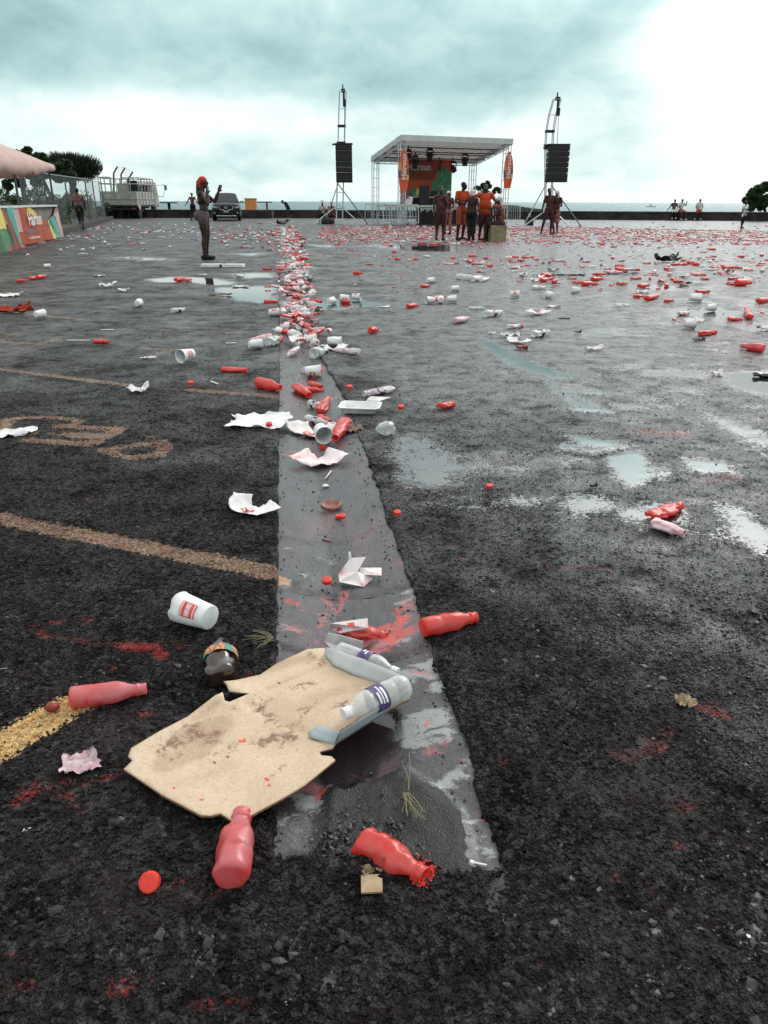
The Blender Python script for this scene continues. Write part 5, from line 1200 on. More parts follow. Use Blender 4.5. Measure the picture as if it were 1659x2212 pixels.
MB().box((-1.3, 2.4, zt_ + .1), (.9, 1.2, .9)).build('load_box', M_tw, root)
# cab
cabm = MB(); cab = [(L_ + .12, .72), (L_ + .12, 2.35), (L_ + .5, 2.52), (L_ + 1.4, 2.48), (L_ + 1.85, 1.55), (L_ + 1.92, .72)]
cabm.prism([(-W_ + .15, y, z) for y, z in cab], (W_ - .27, 0, 0)); co = cabm.build('cab', M_tw, root, False, .05)
MB().box((-W_ / 2, L_ + .10, 1.95), (1.5, .03, .5)).build('rear_window', M_glass, co); MB().box((-.105, L_ + .95, 1.85), (.03, .8, .5)).build('side_window', M_glass, co)
mi = MB(); mi.path([(-.1, L_ + 1.5, 2.25), (.45, L_ + 1.6, 2.3), (.52, L_ + 1.6, 2.0), (.3, L_ + 1.6, 1.45), (-.1, L_ + 1.6, 1.5)], .02); mo = mi.build('mirror_arm', M_tw, root); MB().box((.55, L_ + 1.6, 2.1), (.20, .06, .36)).build('mirror', M_teal, mo)
for (x, y) in ((-.22, 1.05), (-.5, 1.05), (-W_ + .22, 1.05), (-W_ + .5, 1.05), (-.28, 5.6), (-W_ + .28, 5.6)):
    m = MB(); m.tube((x - .12, y, .44), (x + .12, y, .44), .44, n=24); wo_ = m.build('wheel', M_tyre, root, False, .04); MB().tube((x + .10, y, .44), (x + .135, y, .44), .22, n=16).build('rim', M_chas, wo_)
cm = MB(); cm.box((-.8, 3, .72), (.14, 6, .2)).box((-1.65, 3, .72), (.14, 6, .2)).box((-W_ / 2, .1, .62), (W_ * .9, .10, .14)).box((-.5, 2.6, .6), (.5, .9, .42)); cm.build('chassis', M_chas, root)
for x in (-.25, -W_ + .25): MB().box((x, .03, .64), (.30, .05, .12)).build('tail_light', M_dkred, root)
fl_ = MB(); fl_.quad((0.01, .3, zb_), (0.01, .9, zb_), (.02, .9, .55), (.02, .4, .62)); fo_ = fl_.build('mud_flap', M_tw, root); fo_.modifiers.new('s', 'SOLIDIFY').thickness = .015
for y in (1.05, ): MB().box((-.36, y, .95), (.62, 1.1, .04)).build('mudguard', M_chas, root)
# ---- dark SUV, nose towards the camera
CP = g(490, 477); root = thing('dark_suv', 'dark grey SUV parked nose-on by the sea wall', 'car', CP + Vector((0, 0, 0)), R(10)); root.scale = (.96, 1, .91)
M_cp = mat('dark_car_paint', (0.010, 0.013, 0.015), (0.014, 0.018, 0.020), 3, rough=.35, spec=.35)
M_chrome = mat('chrome', (.7, .72, .72), rough=.15, metal=1.0); M_lamp = mat('headlamp', (.30, .36, .38), rough=.1, spec=.9)
def loft(secs, mt_, nm, par, bev=.0):
    """secs: list of (y, [(x, z)...]) half outlines mirrored in x"""
    m = MB(); n = len(secs[0][1]) * 2; V = []
    for y, hp in secs:
        V += [(x, y, z) for x, z in hp] + [(-x, y, z) for x, z in reversed(hp)]
    Fc = [(j * n + i, j * n + (i + 1) % n, (j + 1) * n + (i + 1) % n, (j + 1) * n + i) for j in range(len(secs) - 1) for i in range(n)]
    Fc += [tuple(range(n - 1, -1, -1)), tuple(range((len(secs) - 1) * n, len(secs) * n))]
    m.add(V, Fc); o = m.build(nm, mt_, par, True)
    bm = bmesh.new(); bm.from_mesh(o.data)
    for e in bm.edges: 
        if e.calc_face_angle(0) > R(38): e.smooth = False
    bm.to_mesh(o.data); bm.free(); return o
S_ = lambda wb, zb1, wm, zm, wt, ztp: [(wb * .6, zb1), (wb, zb1 + .05), (wm, zm), (wt, ztp - .06), (wt * .7, ztp), (.15, ztp + .01)]
body = loft([(0.0, S_(.60, .42, .74, .70, .62, .98)), (.12, S_(.84, .30, .90, .72, .80, 1.08)), (.5, S_(.88, .26, .93, .76, .86, 1.13)), (1.25, S_(.90, .26, .94, .80, .88, 1.20)), (2.6, S_(.90, .26, .95, .82, .90, 1.20)), (4.2, S_(.90, .28, .94, .85, .88, 1.18)), (4.65, S_(.78, .36, .86, .85, .80, 1.10))], M_cp, 'body', root)
loft([(1.2, [(.50, 1.13), (.84, 1.15), (.82, 1.19), (.60, 1.21), (.2, 1.21)]), (1.95, [(.50, 1.13), (.84, 1.15), (.66, 1.72), (.55, 1.76), (.2, 1.79)]), (2.6, [(.50, 1.13), (.86, 1.15), (.68, 1.76), (.56, 1.80), (.2, 1.82)]), (4.0, [(.50, 1.13), (.84, 1.15), (.66, 1.70), (.56, 1.74), (.2, 1.76)]), (4.5, [(.50, 1.1), (.80, 1.12), (.74, 1.18), (.5, 1.22), (.2, 1.22)])], M_cp, 'roof', root)
wm = MB(); wm.add([(-.76, 1.235, 1.21), (.76, 1.235, 1.21), (.585, 1.90, 1.725), (-.585, 1.90, 1.725)], [(0, 1, 2, 3)]); ws = wm.build('windscreen', M_glass, root); ws.modifiers.new('s', 'SOLIDIFY').thickness = .03; ws.location.y = -.035; ws.location.z = .012
for s_ in (-1, 1):
    m = MB(); m.add([(s_ * .862, 1.55, 1.19), (s_ * .87, 3.9, 1.19), (s_ * .70, 3.7, 1.64), (s_ * .695, 2.05, 1.66)], [(0, 1, 2, 3)]); w_o = m.build('side_window', M_glass, root); w_o.modifiers.new('s', 'SOLIDIFY').thickness = .02
    h = MB(); h.prism([(s_ * .50, -.0, .80), (s_ * .78, .05, .83), (s_ * .86, .16, .96), (s_ * .56, -.0, .92)], (0, .10, 0)); ho = h.build('headlight', M_lamp, root); ho.location.y = -.02
    MB().box((s_ * .66, .06, .52), (.26, .06, .10)).build('fog_lamp', M_lamp, root); MB().box((s_ * 1.05, 1.42, 1.22), (.24, .12, .16)).box((s_ * .92, 1.45, 1.18), (.12, .06, .05)).build('mirror', M_cp if s_ < 0 else M_tw, root, False, .03)
    for y in (.85, 3.7):
        m = MB(); m.tube((s_ * .72, y, .37), (s_ * .93, y, .37), .37, n=28); wo_ = m.build('wheel', M_tyre, root, False, .03); MB().tube((s_ * .90, y, .37), (s_ * .94, y, .37), .23, n=16).build('rim', M_truss, wo_)
gr = MB(); gr.prism([(-.46, -.03, .72), (.46, -.03, .72), (.40, -.03, .94), (-.40, -.03, .94)], (0, .05, 0)); go = gr.build('grille', M_black, root)
em = MB(); em.path([(-.46, -.05, .94), (-.40, -.05, .72), (0, -.05, .66), (.40, -.05, .72), (.46, -.05, .94)], .018); em.build('chrome_trim', M_chrome, go)
em = MB(); em.path([(.085 * math.cos(t * PI / 8), -.06, .84 + .07 * math.sin(t * PI / 8)) for t in range(17)], .010).path([(-.075, -.06, .865), (-.03, -.06, .855), (0, -.06, .80), (.03, -.06, .855), (.075, -.06, .865)], .010); em.build('badge', M_chrome, go)
MB().box((0, -.03, .52), (.90, .04, .16)).build('lower_intake', M_black, root); MB().box((0, -.06, .60), (.34, .015, .10)).build('number_plate', M_wtext, root); MB().box((0, -.01, .33), (1.3, .06, .045)).build('skid_trim', M_chrome, root)
# ---- tent
M_canvas = mat('faded_pink_canvas', (0.72, 0.56, 0.51), (0.64, 0.45, 0.41), 1.6, rough=.85, bump=.5, bscale=2.5, bdist=.05, c3=(.50, .17, .13), s3=1.3, lo3=.60, hi3=.68)
P1 = g(128, 513); P0 = g(19, 537); ex = (P1 - P0).normalized(); ey = Vector((-ex.y, ex.x, 0))
EH = at(104, 360, P1.y).z
root = thing('tent', 'open-sided market tent with a sagging faded pink canopy at the left edge', 'tent')
Wt = 11.0; Dt = 3.4; c0 = P1.copy()
def tp(a, b, z): v = c0 - ex * a + ey * b; return Vector((v.x, v.y, z))
for a, b in ((0, 0), (0, Dt), (Wt, 0), (Wt, Dt), (5.2, Dt), (4.6, 0)): MB().tube(tp(a, b, 0), tp(a, b, EH), .036, .033, 8).build('pole', M_fence, root)
cv = MB(); N = 18; apex = tp(Wt * .62, Dt * .5, at(-80, 235, 20).z); V = []
for j in range(N + 1):
    for i in range(N + 1):
        a, b = i / N, j / N; ee = max(abs(a - .5), abs(b - .5)) * 2
        z = EH + .06 + (apex.z - EH) * (1 - ee) ** .92 + .05 * mnoise.noise((a * 5, b * 5, 2)); V.append(tp(-.15 + (Wt + .3) * a, -.15 + (Dt + .3) * b, z - .10 * math.sin(PI * ee) * .6))
n1_ = N + 1
cv.add(V, [(j * n1_ + i, j * n1_ + i + 1, (j + 1) * n1_ + i + 1, (j + 1) * n1_ + i) for j in range(N) for i in range(N)])
can = cv.build('canopy', M_canvas, root, True)
vl = MB(); N = 60; 
def val(A, B, out, nm):
    m = MB(); V = []
    for k in range(N + 1):
        t = k / N; P = A.lerp(B, t); dr = (.14 + .30 * math.sin(PI * min(1, t * 1.0)) ** .8 + .015 * math.sin(k * .9)); V += [P, P + out * (.02 + .012 * math.sin(k * .7)) - Vector((0, 0, dr * .5)), P + out * (.01 + .02 * math.sin(k * .5 + 1)) - Vector((0, 0, dr))]
    m.add(V, [(3 * k + r_2, 3 * k + 3 + r_2, 3 * k + 4 + r_2, 3 * k + 1 + r_2) for k in range(N) for r_2 in (0, 1)]); o = m.build(nm, M_canvas, can, True); o.modifiers.new('s', 'SOLIDIFY').thickness = .01
val(tp(-.15, -.15, EH + .06), tp(Wt + .15, -.15, EH + .06), -ey, 'valance'); val(tp(-.15, -.15, EH + .06), tp(-.15, Dt + .15, EH + .06), ex, 'valance')
translucent(M_canvas, (.75, .5, .44), .3)
M_tan = mat('counter_board', (0.16, 0.13, 0.12), (0.22, 0.19, 0.17), 4, rough=.8)
# counter
CH = at(60, 443, P1.y - .2).z
root = thing('counter', 'waist-high counter with a pale top rail under the pink tent', 'counter')
cm = MB(); cm.prism([tp(.0, .02, 0), tp(10.8, .02, 0), tp(10.8, .10, 0), tp(.0, .10, 0)], (0, 0, CH - .04)); cm.build('front_board', M_tan, root)
MB().prism([tp(-.1, -.08, CH - .04), tp(10.9, -.08, CH - .04), tp(10.9, .45, CH - .04), tp(-.1, .45, CH - .04)], (0, 0, .05)).build('counter_top', M_vinyl, root)
MB().prism([tp(-.02, .10, 0), tp(-.02, .5, 0), tp(.05, .5, 0), tp(.05, .1, 0)], (0, 0, CH - .04)).build('side_board', M_tan, root)
def banner(label, a0, a1, shapes, drop, words=None, base_m=None, out=.06, slant=0, bottom=.02):
    """printed cloth hung on the counter front; drop(t) = how far the top edge hangs below the rail"""
    r = thing('printed_banner', label, 'banner'); N = 26; M_ = 12
    def P(t, v, o_=0): 
        a = a0 + (a1 - a0) * t; zt = CH - .03 - drop(t); zb = bottom; z = zb + (zt - zb) * v
        q = out + .05 * math.sin(t * 17 + 1) * (1 - v) * .5 + .02 * math.sin(t * 31) + (1 - v) * slant * (1 + .8 * t) + o_
        return tp(a - .15 * (1 - v) * slant * 6 * (1 - t), -q, z)
    def cloth(fn_in, mt_, nm, o_, par):
        m = MB(); ids = {}; 
        for j in range(M_ * 4 if fn_in else M_):
            for i in range(N * 3 if fn_in else N):
                nn, mm_ = (N * 3, M_ * 4) if fn_in else (N, M_)
                if fn_in and not fn_in((i + .5) / nn, (j + .5) / mm_): continue
                V = [P(i / nn, j / mm_, o_), P((i + 1) / nn, j / mm_, o_), P((i + 1) / nn, (j + 1) / mm_, o_), P(i / nn, (j + 1) / mm_, o_)]; m.add(V, [(0, 1, 2, 3)])
        if m.V: o = m.build(nm, mt_, par, True); return o
    c = cloth(None, base_m, 'banner_cloth', 0, r)
    for fn, mt_ in shapes: cloth(fn, mt_, 'printed_shape', .008, c)
    if words:
        for txt, size, t0, v0, mt_ in words:
            p0 = P(t0, v0, .016); p1 = P(max(0, t0 - .3) if a1 < a0 else t0 + .3, v0, .016); zz = P(t0, v0 + .1, .016); text_obj('lettering', txt, size, mt_, c, frame4(P(t0, v0, .05), ex, (P(t0, v0 + .1, .05) - P(t0, v0, .05))), .002, .006)
    return r
# a runs leftwards from the tent corner: t=0 left end, t=1 right end
banner('red printed banner with white lettering sagging off the right half of the counter', 6.3, -.12, [
    (lambda t, v: t < .10, M_teal), (lambda t, v: .10 <= t < .19 and v > .35, M_canvas), (lambda t, v: .34 < t < .50 and v > .86 - (t - .34) * 1.0 and v < .99, M_yellow),
    (lambda t, v: t > .93 - .04 * v, M_canvas), (lambda t, v: .80 - .05 * v < t < .90 - .03 * v, M_teal), (lambda t, v: .72 < t < .81 - .05 * abs(v - .5), M_yellow), (lambda t, v: t > .84 and v > .86, M_wtext), (lambda t, v: ((t - .72) / .06) ** 2 + ((v - .78) / .10) ** 2 < 1, M_bluep),
    (lambda t, v: .22 < t < .42 and .30 < v < .345, M_bluep), (lambda t, v: .26 < t < .44 and .12 < v < .18, M_canvas)],
    lambda t: (.42 * max(0, math.sin(PI * (t - .38) / .62)) ** 1.3 if t > .38 else .0), [('Hairoun', .50, .28, .50, M_wtext2)], M_orange, slant=.05)
banner('yellow and green printed cloth bulging from the left end of the counter', 10.8, 6.35, [
    (lambda t, v: ((t - .3) / .62) ** 2 + ((v - .42) / .5) ** 2 < 1 and v <= .52 , M_green), (lambda t, v: v > .50 and t < .90, M_yellow), (lambda t, v: t > .78 + .1 * (v), M_dkred)], lambda t: .02, None, M_orange, slant=.14, bottom=.0)
# ================================================================== PEOPLE
M_skin = mat('dark_brown_skin', (0.028, 0.013, 0.009), (0.045, 0.020, 0.014), 5, rough=.5, sss=.05)
M_skin2 = mat('very_dark_skin', (0.012, 0.007, 0.006), (0.020, 0.010, 0.008), 5, rough=.5)
M_skinp = mat('paint_smeared_skin', (0.035, 0.013, 0.011), (0.11, 0.030, 0.026), 7, rough=.55, lo=.42, hi=.62)
M_skinr = mat('red_powdered_skin', (0.06, 0.018, 0.014), (0.24, 0.055, 0.042), 6, rough=.6, lo=.35, hi=.6)
M_orsh = mat('orange_tee', (0.48, 0.060, 0.014), (0.38, 0.042, 0.012), 6, rough=.85, bump=.5, bscale=14, bdist=.012)
M_dirty = mat('stained_orange_shirt', (0.46, 0.10, 0.05), (0.20, 0.05, 0.04), 9, rough=.9, bump=.4, bscale=14, bdist=.01)
M_mar = mat('maroon_cloth', (0.028, 0.009, 0.009), (0.055, 0.018, 0.017), 7, rough=.9, bump=.4, bscale=14, bdist=.01)
M_mar2 = mat('paint_stained_dark_top', (0.035, 0.012, 0.012), (0.10, 0.032, 0.030), 14, rough=.9)
M_blk = mat('black_cloth', (0.008, 0.006, 0.007), (0.016, 0.012, 0.013), 9, rough=.9, bump=.4, bscale=14, bdist=.01)
M_gry = mat('grey_shorts_cloth', (0.085, 0.055, 0.060), (0.12, 0.085, 0.09), 30, rough=.9, bump=.3, bscale=20, bdist=.006)
M_pnk = mat('pink_stained_tee', (0.26, 0.14, 0.13), (0.07, 0.03, 0.03), 6, rough=.9, bump=.4, bscale=14, bdist=.01)
M_wht = mat('white_cloth', (0.62, 0.64, 0.64), (0.55, 0.50, 0.50), 8, rough=.85, bump=.5, bscale=16, bdist=.012)
M_wpk = mat('pink_spotted_white_cloth', (0.66, 0.64, 0.64), (0.58, 0.20, 0.18), 9, rough=.85, lo=.5, hi=.62, bump=.5, bscale=16, bdist=.012)
M_pkleg = mat('pink_patterned_leggings', (0.36, 0.14, 0.12), (0.14, 0.045, 0.035), 9, rough=.8)
M_hair = mat('black_hair', (0.006, 0.004, 0.004), (0.014, 0.010, 0.009), 40, rough=.6, bump=.5, bscale=80, bdist=.004)
M_redsc = mat('red_headscarf', (0.56, 0.035, 0.018), (0.36, 0.018, 0.014), 12, rough=.6, bump=.6, bscale=16, bdist=.02)
M_eye = mat('eye_white', (.55, .52, .50), rough=.3)
DEF = dict(pelvis=(0, 0, .95), waist=(0, .0, 1.08), chest=(0, 0, 1.28), neck=(0, .01, 1.46), head=(0, -.01, 1.62),
           sL=(.175, 0, 1.41), eL=(.22, .02, 1.13), hL=(.235, -.06, .87), sR=(-.175, 0, 1.41), eR=(-.22, .02, 1.13), hR=(-.235, -.06, .87),
           pL=(.09, 0, .90), kL=(.11, -.02, .49), aL=(.12, .02, .08), pR=(-.09, 0, .90), kR=(-.11, -.02, .49), aR=(-.12, .02, .08), tL=(.14, -.15, .03), tR=(-.14, -.15, .03), face=(0, -1, 0))
def person(label, base, H, rz, pose=None, skin=None, top=None, bottom=None, hair=None, shoes=None, fat=1.0, vox=.013, hat=None, zoff=0.0, long_hair=False, sleeve=.55, leg=.55, hatmat=None, hairmat=None, group=None, fingers='relaxed', legfat=1.0, bust=0, wide=1.0, skirt=False, bare=False, brim=False):
    J = {k: Vector(v) for k, v in DEF.items()}; 
    for k, v in (pose or {}).items(): J[k] = Vector(v)
    k_ = H / 1.75; root = thing('person', label, 'person', (base.x, base.y, base.z + zoff), rz, group)
    skin = skin or M_skin; fdir = J['face'].normalized()
    def solid(items, nm, mt_, par, v=vox, sm=2):
        m = MB()
        for it in items:
            if it[0] == 'c': _, a, b, r1, r2 = it[:5]; m.tube(a, b, r1, r2, 12); m.ball(a, r1 * .995, 10); m.ball(b, r2 * .995, 10)
            else:
                _, c, r, q = it; bb = MB(); bb.ball((0, 0, 0), r, 14); m.add([q @ Vector(v_) + Vector(c) for v_ in bb.V], bb.F)
        m.V = [tuple(Vector(v_) * k_) for v_ in m.V]
        o = m.build(nm, mt_, par); rm = o.modifiers.new('r', 'REMESH'); rm.mode = 'VOXEL'; rm.voxel_size = v; rm.use_smooth_shade = True
        s_ = o.modifiers.new('s', 'SMOOTH'); s_.iterations = sm; s_.factor = .5
        dg = bpy.context.evaluated_depsgraph_get(); me = bpy.data.meshes.new_from_object(o.evaluated_get(dg)); me.name = nm
        o.modifiers.clear(); o.data = me; me.materials.clear(); me.materials.append(mt_); me.polygons.foreach_set('use_smooth', [True] * len(me.polygons)); return o
    def basis(up, across):
        z = up.normalized(); x = (across - z * across.dot(z)).normalized(); y = z.cross(x); return Matrix((x, y, z)).transposed()
    acr = (J['sL'] - J['sR']); acp = (J['pL'] - J['pR'])
    Bc = basis(J['neck'] - J['chest'], acr); Bw = basis(J['chest'] - J['pelvis'], acr + acp); Bp = basis(J['waist'] - J['pelvis'], acp)
    f = fat
    def torso(g_=0.0, low=True):
        L = [('e', J['chest'] + Bc @ Vector((0, .0, .0)), (.155 * wide + g_, .105 * f + g_, .165 + g_), Bc), ('e', J['chest'] + Bc @ Vector((0, .015, .08)), (.16 * wide + g_, .085 + g_, .085 + g_), Bc),
             ('e', J['waist'], (.125 * f * wide + g_, .093 * f * f + g_, .15 + g_), Bw), ('c', J['sL'] * .93 + J['sR'] * .07, J['sR'] * .93 + J['sL'] * .07, .055 + g_, .055 + g_)]
        if f > 1.05: L.append(('e', J['waist'] + Bw @ Vector((0, -.02 * f, .02)), (.155 * f + g_, .10 * f * f + g_, .19 + g_), Bw))
        if bust: 
            for s_ in (-1, 1): L.append(('e', J['chest'] + Bc @ Vector((s_ * .075, -.09, .0)), (.062 + g_, .06 + g_, .065 + g_), Bc))
        if low: L.append(('e', J['pelvis'], (.150 * f * (1 + .05 * bust) + g_, .105 * f + g_, .13 + g_), Bp))
        return L
    it = torso()
    for s_ in (-1, 1): it.append(('e', J['pelvis'] + Bp @ Vector((s_ * .07, .05 + .03 * bust, -.03)), (.085 * legfat, .085 * legfat, .10), Bp))
    it += [('c', J['neck'] + (J['chest'] - J['neck']) * .25, J['head'] + Vector((0, .012, -.06)), .058, .052)]
    hb = basis(J['head'] - J['neck'] + Vector((0, 0, .25)), fdir.cross(Vector((0, 0, 1))) * -1)
    # head: cranium, jaw, nose, brow, lips, ears (local -y looks forward)
    hb = Matrix((Vector((0, 0, 1)).cross(-fdir).normalized() * -1, -fdir, Vector((0, 0, 1)))).transposed() if abs(fdir.z) < .9 else hb
    hx = (-fdir).cross(Vector((0, 0, 1))).normalized(); hz_ = hx.cross(-fdir).normalized(); hb = Matrix((hx, -fdir, hz_)).transposed()
    hp = lambda x, y, z: J['head'] + hb @ Vector((x, y, z))
    it += [('e', hp(0, .012, .025), (.074, .092, .088), hb), ('e', hp(0, -.020, -.045), (.055, .066, .068), hb), ('e', hp(0, -.098, -.012), (.014, .020, .022), hb), ('e', hp(0, -.078, .022), (.050, .020, .012), hb), ('e', hp(0, -.088, -.050), (.026, .014, .013), hb), ('e', hp(0, -.070, -.088), (.026, .022, .018), hb)]
    for s_ in (-1, 1): it.append(('e', hp(s_ * .076, .012, -.008), (.012, .018, .030), hb))
    def arm(sd):
        S0, E0, H0 = J['s' + sd], J['e' + sd], J['h' + sd]; L = [('e', S0, (.062, .062, .062), Matrix.Identity(3)), ('c', S0, E0, .050, .038), ('c', S0.lerp(E0, .3), S0.lerp(E0, .6), .050, .046), ('c', E0, E0.lerp(H0, .35), .038, .040), ('c', E0.lerp(H0, .35), H0, .040, .026)]
        d = (H0 - E0).normalized(); ac = d.cross(Vector((0, 0, 1)));  ac = ac.normalized() if ac.length > .2 else Vector((0, 1, 0)); 
        if abs(d.z) > .8: ac = Vector((0, 1, 0)) - d * d.y; ac.normalize()
        nrm = d.cross(ac); q = Matrix((ac, nrm, d)).transposed(); L.append(('e', H0 + d * .045, (.040, .017, .052), q))
        curl = nrm * (-.3 if sd == 'L' else .3)
        for j, (o_, l) in enumerate(((-.030, .066), (-.010, .078), (.010, .073), (.029, .058))):
            b0 = H0 + d * .082 + ac * o_; d1 = (d + curl * .5).normalized(); d2 = (d + curl * 1.8).normalized(); m_ = b0 + d1 * l * .55; L += [('c', b0, m_, .0105, .0098), ('c', m_, m_ + d2 * l * .45, .0098, .0085)]
        tb = H0 + d * .02 - ac * .030; m_ = tb + (d * .6 - ac * .8).normalized() * .034; L += [('c', tb, m_, .013, .011), ('c', m_, m_ + (d - ac * .25).normalized() * .028, .011, .009)]
        return L
    it += arm('L') + arm('R')
    def legp(sd, g_=0.0, frac=1.0, full=True):
        P0_, K0, A0 = J['p' + sd], J['k' + sd], J['a' + sd]; q = legfat; L = []
        if frac >= .5 or full:
            L.append(('c', P0_, P0_.lerp(K0, .5), .088 * q + g_, .076 * q + g_)); L.append(('c', P0_.lerp(K0, .5), K0, .076 * q + g_, .056 + g_)) if full or frac >= .99 else L.append(('c', P0_.lerp(K0, .5), P0_.lerp(K0, max(.5, frac)), .076 * q + g_, .074 * q + g_))
        else: L.append(('c', P0_, P0_.lerp(K0, frac), .088 * q + g_, .084 * q + g_))
        if full or frac > 1:
            e = 1.0 if full else frac - 1; back = Vector((0, .018, 0)); L += [('c', K0, K0.lerp(A0, min(e, .32)) + back, .052 + g_, .056 * (1 + (q - 1) * .5) + g_)]
            if e > .32: L += [('c', K0.lerp(A0, .32) + back, K0.lerp(A0, e), .056 + g_, .036 + g_ * 1.3)]
        return L
    it += legp('L') + legp('R')
    for sd in 'LR':
        A0, T0 = J['a' + sd], J['t' + sd]; d = (T0 - A0); it += [('c', A0, A0 + Vector((0, 0, -.035)) - Vector((d.x, d.y, 0)) * .15, .038, .034), ('c', A0 + Vector((0, 0, -.03)), T0, .036, .026)]
    solid(it, 'body', skin, root, vox)
    if top:
        L = torso(.016, top != 'crop')
        for sd in 'LR':
            if sleeve: L += [('e', J['s' + sd], (.078, .078, .074), Matrix.Identity(3)), ('c', J['s' + sd], J['s' + sd].lerp(J['e' + sd], sleeve), .066, .062)]
        if top != 'crop' : L += [('c', J['pelvis'] + Vector((-.04, 0, 0)), J['pelvis'] + Vector((.04, 0, -.06)), .125 * f, .135 * f)]
        solid(L, 'shirt', top if top != 'crop' else M_mar, root, vox)
    if bottom:
        gp = .017; L = [('e', J['pelvis'], (.155 * f + gp, .112 * f + gp, .115 + gp), Bp)]
        for s_ in (-1, 1): L.append(('e', J['pelvis'] + Bp @ Vector((s_ * .07, .05 + .03 * bust, -.03)), (.085 * legfat + gp, .085 * legfat + gp, .10 + gp), Bp))
        if skirt: 
            kz = J['kL'].lerp(J['kR'], .5); L.append(('c', J['pelvis'] + Vector((0, 0, -.05)), kz + Vector((0, 0, .02)), .165, .20))
        else: L += legp('L', gp, leg, False) + legp('R', gp, leg, False)
        solid(L, 'trousers' if leg > 1.5 else ('skirt' if skirt else 'shorts'), bottom, root, vox)
    if shoes:
        for sd in 'LR':
            A0, T0 = J['a' + sd], J['t' + sd]; d = Vector((T0.x - A0.x, T0.y - A0.y, 0)); solid([('c', Vector((A0.x, A0.y, A0.z - .03)) - d * .25, Vector((T0.x, T0.y, T0.z + .008)), .050, .038), ('c', A0, Vector((A0.x, A0.y, A0.z - .03)), .045, .05)], 'shoe', shoes, root, vox, 1)
    # hair / hats
    if hair == 'short': solid([('e', hp(0, .022, .045), (.078, .088, .078), hb)], 'hair', M_hair, root, vox)
    if hair == 'tail': solid([('e', hp(0, .028, .045), (.082, .092, .082), hb), ('c', hp(0, .10, 0), hp(0, .13, -.20), .062, .055), ('c', hp(0, .13, -.20), hp(0, .10, -.46), .055, .03)], 'hair', M_hair, root, vox)
    if hat == 'scarf': solid([('e', hp(0, .018, .048), (.086, .102, .084), hb), ('e', hp(0, .075, .0), (.070, .062, .075), hb), ('c', hp(0, .095, -.02), hp(0, .13, -.24), .068, .035)], 'headscarf', hatmat, root, vox)
    if hat == 'bonnet': solid([('e', hp(0, .02, .04), (.105, .115, .105), hb), ('e', hp(0, .06, -.03), (.085, .07, .07), hb)], 'bonnet', hatmat, root, vox)
    if hat == 'wrap': solid([('e', hp(0, .02, .05), (.095, .108, .09), hb), ('e', hp(0, .08, -.03), (.08, .065, .08), hb), ('c', hp(.02, .09, -.08), hp(.04, .12, -.22), .055, .03)], 'head_wrap', hatmat, root, vox)
    if hat == 'cap':
        solid([('e', hp(0, .012, .055), (.084, .100, .072), hb), ('e', hp(0, -.115, .045), (.062, .055, .010), hb)], 'cap', hatmat, root, vox * .8)
    for s_ in (-1, 1):
        if fdir.y < .3: m = MB(); m.ball((0, 0, 0), .011, 8); m.V = [tuple((J['head'] + hb @ (Vector(v_) + Vector((s_ * .030, -.084, .006)))) * k_) for v_ in m.V]; m.build('eye', M_eye, root, True)
    root['_k'] = 0; del root['_k']
    return root, J, k_
def held(root_, J, k_, side, mb, label, cat, name, mt_, off=(0, -.02, -.06)):
    d = (J['h' + side] - J['e' + side]).normalized(); P = (J['h' + side] + d * .07 + Vector(off)) * k_
    o = mb.build(name, mt_); M4 = Matrix.Translation(root_.location) @ Matrix.Rotation(root_.rotation_euler.z, 4, 'Z') @ Matrix.Translation(P); o.matrix_world = M4; tag(o, label, cat); return o
def H_of(x, yfoot, yhead):
    b = g(x, yfoot); return at(x, yhead, b.y).z
# 1 the woman in front
b = g(449, 560.5)
r, J, k_ = person('person in profile in grey shorts and red headscarf, one hand at the face', b, H_of(447, 560.5, 380.5) * 1.0, R(90),
    dict(pelvis=(0, .02, .95), waist=(0, -.005, 1.09), chest=(0, .015, 1.28), neck=(0, .015, 1.455), head=(0, -.045, 1.62), sL=(.15, .0, 1.40), eL=(.20, -.23, 1.23), hL=(.17, -.33, 1.44), sR=(-.15, .02, 1.40), eR=(-.17, -.14, 1.17), hR=(-.075, -.13, 1.40),
         pL=(.075, .02, .90), kL=(.07, -.02, .49), aL=(.07, .03, .08), pR=(-.075, .03, .90), kR=(-.07, .015, .49), aR=(-.07, .045, .08), tL=(.08, -.13, .03), tR=(-.08, -.14, .03)),
    M_skin, None, M_gry, 'tail', M_blk, vox=.0095, hat='scarf', hatmat=M_redsc, leg=.16, bust=1, legfat=1.18, fat=1.03)
ph = MB().box((0, 0, 0), (.075, .010, .15)); held(r, J, k_, 'R', ph, 'pale phone held to the face of the person in the red headscarf', 'phone', 'phone', M_truss, (.02, -.02, .0))
tpn = MB(); tpn.box((0, 0, 0), (.27, .19, .10)); 
me_ = tpn.build('bikini_top', M_mar, r); me_.location = Vector((0, .0, 1.29)) * k_; me_.modifiers.new('b', 'BEVEL').width = .045
# 2 walker at the fence
b = g(178, 496.5)
r, J, k_ = person('person in a pinkish tee and long black shorts walking by the tent and fence', b, H_of(175, 496.5, 405), R(200),
    dict(kL=(.07, -.14, .52), aL=(.05, -.02, .10), tL=(.05, -.18, .03), kR=(-.07, .02, .50), aR=(-.06, .22, .14), tR=(-.07, .12, .03), eL=(.24, .06, 1.14), hL=(.24, -.02, .90), eR=(-.24, -.03, 1.14), hR=(-.24, -.16, .93), head=(0, -.03, 1.62)), M_skin2, M_pnk, M_blk, 'short', M_blk, leg=1.25, wide=1.08)
